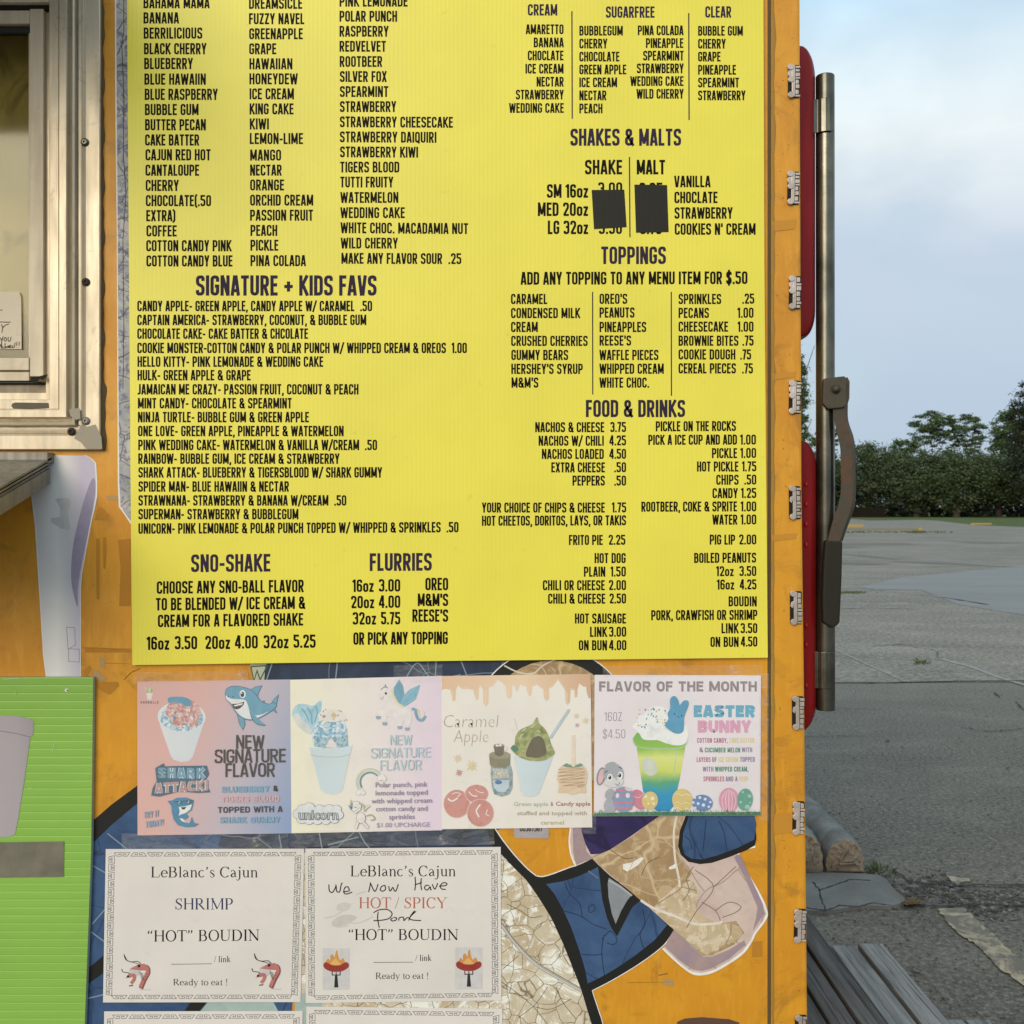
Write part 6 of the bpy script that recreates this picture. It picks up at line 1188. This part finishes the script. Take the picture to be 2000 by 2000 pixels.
# broken concrete apron by the wheel stops, gravel joint, yellow line
CON = M('broken_concrete', rough=.75); f = CON.noise(3, 6, .6, .5); g = CON.noise(60, 4); CON.base(CON.mix(CON.mix((.14, .138, .128, 1), (.20, .195, .18, 1), CON.ramp(f, [(.4, 0), (.62, 1)])), (.10, .10, .095, 1), CON.ramp(g, [(.55, 0), (.8, .5)]))); CON.bump(g, .002, .6)
mb = MB(); ap = [(1560, 1706), (1620, 1704), (1690, 1706), (1712, 1708), (1728, 1714), (1735, 1722), (1745, 1735), (1756, 1745), (1768, 1755), (1766, 1762), (1750, 1766), (1735, 1770), (1700, 1768), (1660, 1771), (1640, 1775), (1610, 1778), (1560, 1778)]
mb.prism([G(x, y, .014) for x, y in ap][::-1], (0, 0, -.03)); tag(mb.build('concrete_apron', None, CON.m), kind='structure')
for p in ([(1560, 1770), (1600, 1776), (1612, 1778), (1640, 1768), (1680, 1770), (1705, 1763), (1740, 1768)], [(1600, 1738), (1603, 1752), (1612, 1776)], [(1588, 1722), (1600, 1738), (1630, 1728), (1660, 1717), (1700, 1719)]): gline(p, .006, 'crack', CRK, z=.0155, jit=.003)
gline([(1768, 1769), (1800, 1766), (1840, 1770), (1880, 1767), (2080, 1769)], .014, 'crack', CRK, jit=.007); gline([(1745, 1700), (1780, 1722), (1860, 1730), (1900, 1728), (2080, 1728)], .012, 'crack', CRK, jit=.006)
gline([(1640, 1189), (1700, 1187), (1790, 1190)], .03, 'crack', CRK, jit=.03); gline([(1880, 1420), (1935, 1428), (2000, 1422), (2100, 1430)], .008, 'crack', CRK, jit=.02)
gline([(1700, 1150), (1760, 1158), (1850, 1168), (1930, 1181)], .06, 'faded_line', PNTW.m, jit=.01)
for x_, y_, r_ in ((1733, 1447, 4), (1668, 1481, 3), (1968, 1500, 4), (1790, 1900, 7)):
    gq([(x_ + r_ * math.cos(k) * rnd0.uniform(.7, 1.5), y_ + .32 * r_ * math.sin(k) * rnd0.uniform(.6, 1.2)) for k in [q * .628 for q in range(10)]][::-1], 'tar_spot', CRK, .0095, kind='structure')
# loose gravel in the wide joint
mb = MB(); rnd = random.Random(3)
STN = M('loose_gravel', rough=.8); f = STN.noise(30, 3); STN.base(STN.ramp(f, [(.38, (.035, .033, .03, 1)), (.55, (.11, .105, .095, 1)), (.75, (.30, .285, .26, 1))])); STN.bump(f, .002, .5)
def pebble(mb, c, r):
    vs_ = []; 
    for a, b in ((0, .1), (1.05, 0), (2.1, .15), (3.1, 0), (4.2, .1), (5.2, 0)): vs_.append(c + Vector((math.cos(a) * r * rnd.uniform(.7, 1.3), math.sin(a) * r * rnd.uniform(.6, 1.2), r * .1)))
    t = c + Vector((rnd.uniform(-.2, .2) * r, 0, r * rnd.uniform(.5, .9)))
    for i in range(6): mb.face([vs_[i], vs_[(i + 1) % 6], t])
for _ in range(2300):
    x = rnd.uniform(1745, 2080); base = 1735 + 14 * math.sin(x * .03) + (10 if x > 1850 else 0) - max(0, (1790 - x)) * .25
    y = rnd.gauss(base + 8, 13); pebble(mb, G(x, y, .003), rnd.choice([.003, .004, .006, .009]) * rnd.uniform(.6, 1.4))
for _ in range(2600):
    y = 1340 + 680 * rnd.random() ** 1.4; x = rnd.uniform(1560, 2080); pebble(mb, G(x, y, .004), rnd.uniform(.002, .006))
for _ in range(300):
    x = rnd.uniform(1690, 1760); pebble(mb, G(x, 1700 + (x - 1690) * .55 + rnd.gauss(0, 4), .003), rnd.uniform(.003, .012))
tag(mb.build('gravel', None, STN.m), kind='stuff')
YLP = M('worn_yellow_paint', rough=.7); f = YLP.noise(7, 8, .75, .6); g = YLP.noise(22, 6, .7, .4); YLP.base(YLP.mix(YLP.mix((.36, .30, .19, 1), (.42, .36, .25, 1), YLP.ramp(g, [(.4, 0), (.6, 1)])), (.11, .10, .085, 1), YLP.ramp(f, [(.44, 0), (.53, .85)])))
mb = MB(); Lp = [(1832, 1776), (1850, 1800), (1872, 1825), (1905, 1842), (1925, 1862), (1950, 1888), (1990, 1917), (2060, 1975), (2150, 2040)]; Rp = [(1880, 1771), (1895, 1785), (1920, 1806), (1948, 1832), (1965, 1850), (1985, 1868), (2010, 1880), (2100, 1950), (2200, 2010)]
lj = [(x + rnd.uniform(-2.5, 2.5), y + rnd.uniform(-1.5, 1.5)) for i in range(len(Lp) - 1) for k in range(6) for x, y in [(Lp[i][0] + (Lp[i + 1][0] - Lp[i][0]) * k / 6, Lp[i][1] + (Lp[i + 1][1] - Lp[i][1]) * k / 6)]]; rj = [(x + rnd.uniform(-2.5, 2.5), y + rnd.uniform(-1.5, 1.5)) for i in range(len(Rp) - 1) for k in range(6) for x, y in [(Rp[i][0] + (Rp[i + 1][0] - Rp[i][0]) * k / 6, Rp[i][1] + (Rp[i + 1][1] - Rp[i][1]) * k / 6)]]
mb.grid([[G(x, y, .006) for x, y in lj], [G(x, y, .006) for x, y in rj]], None, False); tag(mb.build('yellow_line', None, YLP.m), kind='structure')
gq([(1848, 1709), (1868, 1713), (1893, 1716), (1895, 1721), (1878, 1722), (1872, 1729), (1860, 1722)], 'yellow_paint_fleck', YLP.m, .006, kind='structure')

# wheel stops
WS = M('exposed_aggregate', rough=.85); f = WS.noise(12, 6, .7); g = WS.noise(60, 5, .7); WS.base(WS.mix(WS.mix((.36, .28, .20, 1), (.26, .21, .16, 1), WS.ramp(f, [(.4, 0), (.6, 1)])), (.06, .05, .04, 1), WS.ramp(g, [(.55, 0), (.68, .9)]))); WS.bump(g, .006, .8)
WT = M('weathered_stop', rough=.85); f = WT.noise(6, 6, .7); g = WT.noise(70, 4); WT.base(WT.mix(WT.mix((.22, .22, .21, 1), (.13, .13, .12, 1), WT.ramp(f, [(.4, 0), (.6, 1)])), (.36, .35, .33, 1), WT.ramp(g, [(.6, 0), (.75, .6)]))); WT.bump(g, .003, .6)
yw = G(0, 1706).y
for cx, wd, hh, lb in ((G(1653, 1706).x, .172, .148, 'round topped concrete wheel stop with a crumbled brown end, right one of the pair'), (G(1572, 1706).x, .175, .175, 'round topped concrete wheel stop half hidden behind the trailer corner')):
    root = empty('wheel_stop', (cx, yw + .9, 0), lb, 'wheel stop', 'wheel stops by the trailer')
    prf = [(-.5, 0), (-.5, .35), (-.46, .62), (-.34, .86), (-.14, .99), (.08, 1), (.28, .9), (.42, .70), (.49, .42), (.5, 0)]
    prf = smooth(prf, False, 3)
    rows = []
    for j in range(36):
        y = yw + .015 + 1.8 * j / 35; k_ = 1 if j else .93
        rows.append([Vector((cx + wd * x * k_ + rnd.uniform(-.003, .003), y + rnd.uniform(-.002, .002), max(0, hh * z * k_ + rnd.uniform(-.003, .003)))) for x, z in prf])
    mb = MB(); mb.grid(rows, None, True); mb.build('body', root, WT.m)
    mb = MB(); fr_ = rows[0]; c = Vector((cx, yw - .012, hh * .45)); mids = [[c + (p - c) * t_ + Vector((rnd.uniform(-.005, .005), rnd.uniform(-.014, .006), rnd.uniform(-.005, .005))) for p in fr_] for t_ in (.93, .82, .68, .52)]; in_ = [c + (p - c) * .36 + Vector((rnd.uniform(-.006, .006), rnd.uniform(-.014, .004), rnd.uniform(-.006, .006))) for p in fr_]
    mb.grid([fr_] + mids + [in_], None, True, True); mb.face(in_, None); mb.build('broken_end', root, WS.m)

# little weeds and leaf litter
LF = M('weed_green', rough=.6); f = LF.noise(9, 3); LF.base(LF.mix((.05, .085, .022, 1), (.10, .12, .035, 1), f))
def weed(px, py, n, h, name, label, cat, spread=.05):
    mb = MB(); c = G(px, py, .0)
    for _ in range(n):
        a = rnd.uniform(0, 6.28); l = h * rnd.uniform(.4, 1); d = Vector((math.cos(a), math.sin(a), 0)); p = c + d * rnd.uniform(0, spread); t = p + d * l * rnd.uniform(.2, 1.0) + Vector((0, 0, l * rnd.uniform(.2, 1))); s = Vector((-d.y, d.x, 0)) * l * .12
        m1 = (p + t) / 2 + Vector((0, 0, l * .15)); mb.face([p, m1 - s, t, m1 + s])
    tag(mb.build(name, None, LF.m), label, cat)
weed(1800, 1297, 60, .07, 'leaf_clump', 'small clump of fallen green leaves lying on the open pavement', 'leaves', .09); weed(1715, 1706, 70, .05, 'weed', 'low weed growing at the foot of the broken wheel stop', 'weed', .07)
weed(1603, 1604, 40, .06, 'weed', 'weed on top edge between wheel stop and asphalt near the trailer corner', 'weed', .03)
DRYL = M('dry_leaves', (.12, .07, .02, 1), .7).m
mb = MB()
for _ in range(60): p = G(rnd.gauss(1780, 7), rnd.gauss(1762, 2.5), .016); a = rnd.uniform(0, 6.3); r = rnd.uniform(.005, .014); mb.face([p + Vector((math.cos(a + k) * r, math.sin(a + k) * r, rnd.uniform(0, .006))) for k in (0, 1.6, 3.1, 4.6)])
tag(mb.build('leaf_litter', None, DRYL), 'small drift of dry brown leaves in the crack near the yellow line', 'leaves')
GRS = M('grass', rough=.9, spec=.1); f = GRS.noise(.15, 5, .6); g = GRS.noise(3, 4, .7); GRS.base(GRS.mix(GRS.mix((.075, .11, .03, 1), (.11, .13, .045, 1), GRS.ramp(f, [(.4, 0), (.6, 1)])), (.04, .06, .02, 1), GRS.ramp(g, [(.5, 0), (.7, .6)])))
mb = MB(); e = [(900, 1013.5), (1560, 1013), (1668, 1013.5), (1700, 1016.2), (1760, 1015.6), (1800, 1015), (1830, 1016.5), (1900, 1024.5), (2000, 1029), (2150, 1033), (2600, 1042)]
P0 = [G(x, y, .02) for x, y in e]; P1 = [Vector(((x - 1000) / 2000 * 762, 760, .02)) for x, y in e]
mb.grid([P0, P1], None, False); tag(mb.build('grass', None, GRS.m), kind='structure')
YK = M('yellow_kerb_paint', (.42, .28, .08, 1), .7).m; KB = M('kerb_concrete', (.22, .20, .15, 1), .8).m
def kerb(x0, x1, py, h, label, mat):
    a = G(x0, py); b = G(x1, py); mb = MB(); mb.box((a.x, a.y, 0), (b.x, a.y + .3, h * .75)); mb.box((a.x + .03, a.y + .04, h * .75), (b.x - .03, a.y + .26, h)); tag(mb.build('parking_kerb', None, mat), label, 'kerb', 'far parking kerbs')
kerb(1640, 1800, 1036, .17, 'long low kerb across the far lot just right of the handle', KB); kerb(1650, 1687, 1029, .22, 'short yellow kerb right behind the handle, beyond the long low kerb', YK); kerb(1897, 1937, 1025, .18, 'short yellow kerb at the edge of the grass on the right', YK); kerb(1794, 1801, 1036.4, .22, 'short yellow end block of the long low kerb', YK)
mb = MB()
for _ in range(500):
    x = rnd.choice([rnd.uniform(1650, 1860), rnd.gauss(1790, 8)]); p = G(x, rnd.gauss(1040, .8), 0); a = rnd.uniform(0, 6); mb.face([p, p + Vector((.12 * math.cos(a), .12 * math.sin(a), .0)), p + Vector((.05, 0, rnd.uniform(.04, .14)))])
for _ in range(260): p = G(rnd.gauss(1660, 18), rnd.gauss(1158, 1.2), 0); a = rnd.uniform(0, 6); mb.face([p, p + Vector((.05 * math.cos(a), .05 * math.sin(a), .0)), p + Vector((.03, 0, rnd.uniform(.01, .03)))])
tag(mb.build('weeds', None, LF.m), kind='stuff')

# ------------------------------------------------------------------ wooden steps beside the rear corner
WD = M('weathered_wood', rough=.8); f = WD.noise(5, 6, .65, .5, scale=(6, .5, 6)); g = WD.noise(16, 6, .75, .3, scale=(8, .12, 8)); WD.base(WD.mix(WD.mix((.125, .128, .13, 1), (.055, .056, .058, 1), WD.ramp(f, [(.36, 0), (.64, 1)])), (.02, .02, .02, 1), WD.ramp(g, [(.50, 0), (.60, .9)]))); WD.bump(g, .003, .8)
WL = M('bleached_wood', rough=.8); f = WL.noise(5, 6, .65, .5, scale=(6, .5, 6)); g = WL.noise(16, 6, .75, .3, scale=(8, .12, 8)); WL.base(WL.mix(WL.mix((.33, .335, .33, 1), (.16, .163, .163, 1), WL.ramp(f, [(.36, 0), (.64, 1)])), (.05, .05, .05, 1), WL.ramp(g, [(.51, 0), (.62, .85)]))); WL.bump(g, .003, .8)
steps = empty('wooden_steps', (1.0, .55, 0), 'weathered grey wooden steps at the rear corner of the trailer', 'steps')
yA, yB = .05, 1.05
for zt, x0, x1, mt in ((.474, .60, .787, WD), (.254, .787, 1.107, WD), (.034, 1.107, 1.42, WL)):
    n = 4 if x1 - x0 > .2 else 3; wv = (x1 - x0) / n
    for i in range(n):
        a = x0 + wv * i + .004; b = x0 + wv * (i + 1) - .004
        mt_ = WL if zt == .254 else mt
        mb = MB(); dz = rnd.uniform(-.004, .004); yy = yB + rnd.uniform(-.012, .01)
        mb.box((a, yA, zt - .03 + dz), (b, yy, zt + dz)); mb.build('plank', steps, mt_.m, bevel=.003)
    if zt > .1:
        for yy in (yA + .05, yB - .06):
            mb = MB(); mb.box((x0 + .01, yy - .04, 0), (x1 - .02, yy, zt - .036)); mb.build('stringer', steps, WD.m)
mb = MB(); mb.box((.787, yA, .29), (.795, yB, .44)); mb.build('riser', steps, WD.m); mb = MB(); mb.box((1.107, yA, .04), (1.115, yB, .222)); mb.build('riser', steps, WD.m)

# ------------------------------------------------------------------ trees
def m_leaf(name, c0, c1):
    m = M(name, rough=.7, spec=.15); f = m.noise(.5, 4, .6); g = m.noise(3, 3, .6); a = m.mix(c0, c1, m.ramp(f, [(.35, 0), (.65, 1)])); a = m.mix(a, tuple(x * .6 for x in c0[:3]) + (1,), m.ramp(g, [(.5, 0), (.7, .6)])); m.base(a); return m.m
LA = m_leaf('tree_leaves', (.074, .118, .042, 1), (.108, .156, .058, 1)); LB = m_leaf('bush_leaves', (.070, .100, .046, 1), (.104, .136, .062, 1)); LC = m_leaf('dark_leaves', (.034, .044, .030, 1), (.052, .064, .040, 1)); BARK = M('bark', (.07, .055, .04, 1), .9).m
def leaves(mb, c, rad, n, s, flat=.7):
    for _ in range(n):
        v = Vector((rnd.gauss(0, .5), rnd.gauss(0, .5), rnd.gauss(0, .5) * flat))
        p = c + v * rad; a = rnd.uniform(0, 6.28); t = rnd.uniform(-.8, .8); u = Vector((math.cos(a), math.sin(a), t)).normalized(); w_ = u.cross(Vector((rnd.uniform(-1, 1), rnd.uniform(-1, 1), rnd.uniform(.2, 1)))).normalized(); k = s * rnd.uniform(.5, 1.3)
        mb.face([p - u * k, p + w_ * k * .6, p + u * k, p - w_ * k * .6])
def tree(px, d, top, wpx, bot, lf, label, name='tree', group='trees beyond the lot', n=46, per=70, s=.30, gap=0.0, low=True, prof=None):
    """a tree at distance d; top, bot = rows of crown top and crown foot, wpx = crown width in pixels"""
    f = d / 2000.0; X = (px - 1000) * f; Hh = H + (HZ - top) * f; B_ = max(.4, H + (HZ - bot) * f); Wd = wpx * f / 2
    root = empty(name, (X, d - 2, 0), label, 'tree', group)
    mb = MB(); mb.tube((X, d - 2, -.1), (X + rnd.uniform(-.4, .4), d - 2, Hh * .55), Wd * .07 + .12, None, 8, True, Wd * .04 + .05)
    tips = []
    for k in range(9):
        a = rnd.uniform(0, 6.28); z0 = Hh * rnd.uniform(.3, .6); q = Vector((X + math.cos(a) * Wd * rnd.uniform(.4, .8), d - 2 + math.sin(a) * Wd * .6, min(Hh - .5, z0 + Hh * rnd.uniform(.15, .38)))); mb.tube((X, d - 2, z0), q, .10, None, 5, False, .03); tips.append(q)
    mb.build('trunk', root, BARK)
    mb = MB(); rz = (Hh - B_) / 2; cz = (Hh + B_) / 2
    n = int(n * (2.2 if gap else 1.7))
    for k in range(n):
        while True:
            v = Vector((rnd.uniform(-1, 1), rnd.uniform(-1, 1), rnd.uniform(-1, 1)))
            if v.length < 1: break
        wz = 1 if prof is None else prof((v.z + 1) / 2)
        r = Wd * rnd.uniform(.12, .30) * (1 - gap * .25); c = Vector((X + v.x * (Wd - r) * wz, d - 2 + v.y * Wd * .8 * wz, cz + v.z * (rz - r * .6)))
        leaves(mb, c, r, per, s * (1 + .2 * rnd.random()), .38 if gap == 1 else .7)
    mb.build('crown', root, lf); return root
# a dense row of broad low trees
row = [(1700, 214, 866, 150, 'broad bushy tree just right of the handle, first of the low tree row', LB), (1790, 206, 886, 140, 'second broad tree of the low row, below the airy tree', LB), (1868, 202, 874, 150, 'third broad tree of the low row, dull green', LB), (1950, 206, 886, 150, 'fourth broad tree of the low row, near the right edge', LB), (2040, 200, 870, 150, 'fifth broad tree of the low row, outside the right edge', LB), (2150, 205, 860, 160, 'sixth broad tree of the low row, outside the right edge', LB), (1606, 216, 890, 130, 'low tree seen between the rod and the handle', LB), (1500, 216, 880, 150, 'low tree hidden behind the trailer corner', LB), (1380, 210, 880, 160, 'low tree far behind the trailer', LB)]
for px, d, tp, wp, lb, lf in row: tree(px, d, tp - 9, wp * 1.12, 1004, lf, lb, n=130, per=95, s=.22)
dome = lambda t: .55 + .45 * math.sin(math.pi * min(1, .25 + t * .7))
tree(1822, 226, 796, 108, 880, LA, 'airy tall tree with flat layered crown and sky gaps, tallest at mid right', n=44, per=80, s=.20, gap=1); tree(1890, 228, 802, 90, 890, LA, 'tall loose tree with a pointed tuft, right neighbour of the airy tree', n=40, per=80, s=.20, gap=1); tree(1770, 224, 852, 70, 900, LA, 'small loose tree at the left foot of the airy tall tree', n=24, per=80, s=.2)
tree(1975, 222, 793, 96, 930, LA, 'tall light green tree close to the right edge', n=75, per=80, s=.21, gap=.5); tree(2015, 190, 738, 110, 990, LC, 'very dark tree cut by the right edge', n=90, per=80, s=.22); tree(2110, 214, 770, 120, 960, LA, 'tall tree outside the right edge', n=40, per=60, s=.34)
tree(1690, 222, 862, 60, 930, LA, 'wispy treetop above the low row beside the handle', n=26, per=70, s=.18, gap=1)
tree(1548, 118, 622, 118, 935, LA, 'nearer pine like tree behind the trailer edge and red lights', 'pine_tree', n=90, per=110, s=.12, gap=.6, prof=lambda t: 1 - .75 * t); tree(1612, 196, 812, 66, 960, LA, 'slender tree filling the gap between rod and handle', n=36, per=80, s=.2, gap=.7)
for i, (x, y, sy) in enumerate(((-60, 150, 60), (-30, 170, 50), (5, 180, 40))): pass
# dark undergrowth behind the row
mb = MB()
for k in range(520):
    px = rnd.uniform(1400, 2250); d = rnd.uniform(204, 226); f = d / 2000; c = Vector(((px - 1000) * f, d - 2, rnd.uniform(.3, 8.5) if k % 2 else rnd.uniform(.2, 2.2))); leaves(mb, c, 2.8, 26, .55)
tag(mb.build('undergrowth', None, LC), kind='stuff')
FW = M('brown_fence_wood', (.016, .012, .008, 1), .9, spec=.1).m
fx0 = G(1655, 1010).x
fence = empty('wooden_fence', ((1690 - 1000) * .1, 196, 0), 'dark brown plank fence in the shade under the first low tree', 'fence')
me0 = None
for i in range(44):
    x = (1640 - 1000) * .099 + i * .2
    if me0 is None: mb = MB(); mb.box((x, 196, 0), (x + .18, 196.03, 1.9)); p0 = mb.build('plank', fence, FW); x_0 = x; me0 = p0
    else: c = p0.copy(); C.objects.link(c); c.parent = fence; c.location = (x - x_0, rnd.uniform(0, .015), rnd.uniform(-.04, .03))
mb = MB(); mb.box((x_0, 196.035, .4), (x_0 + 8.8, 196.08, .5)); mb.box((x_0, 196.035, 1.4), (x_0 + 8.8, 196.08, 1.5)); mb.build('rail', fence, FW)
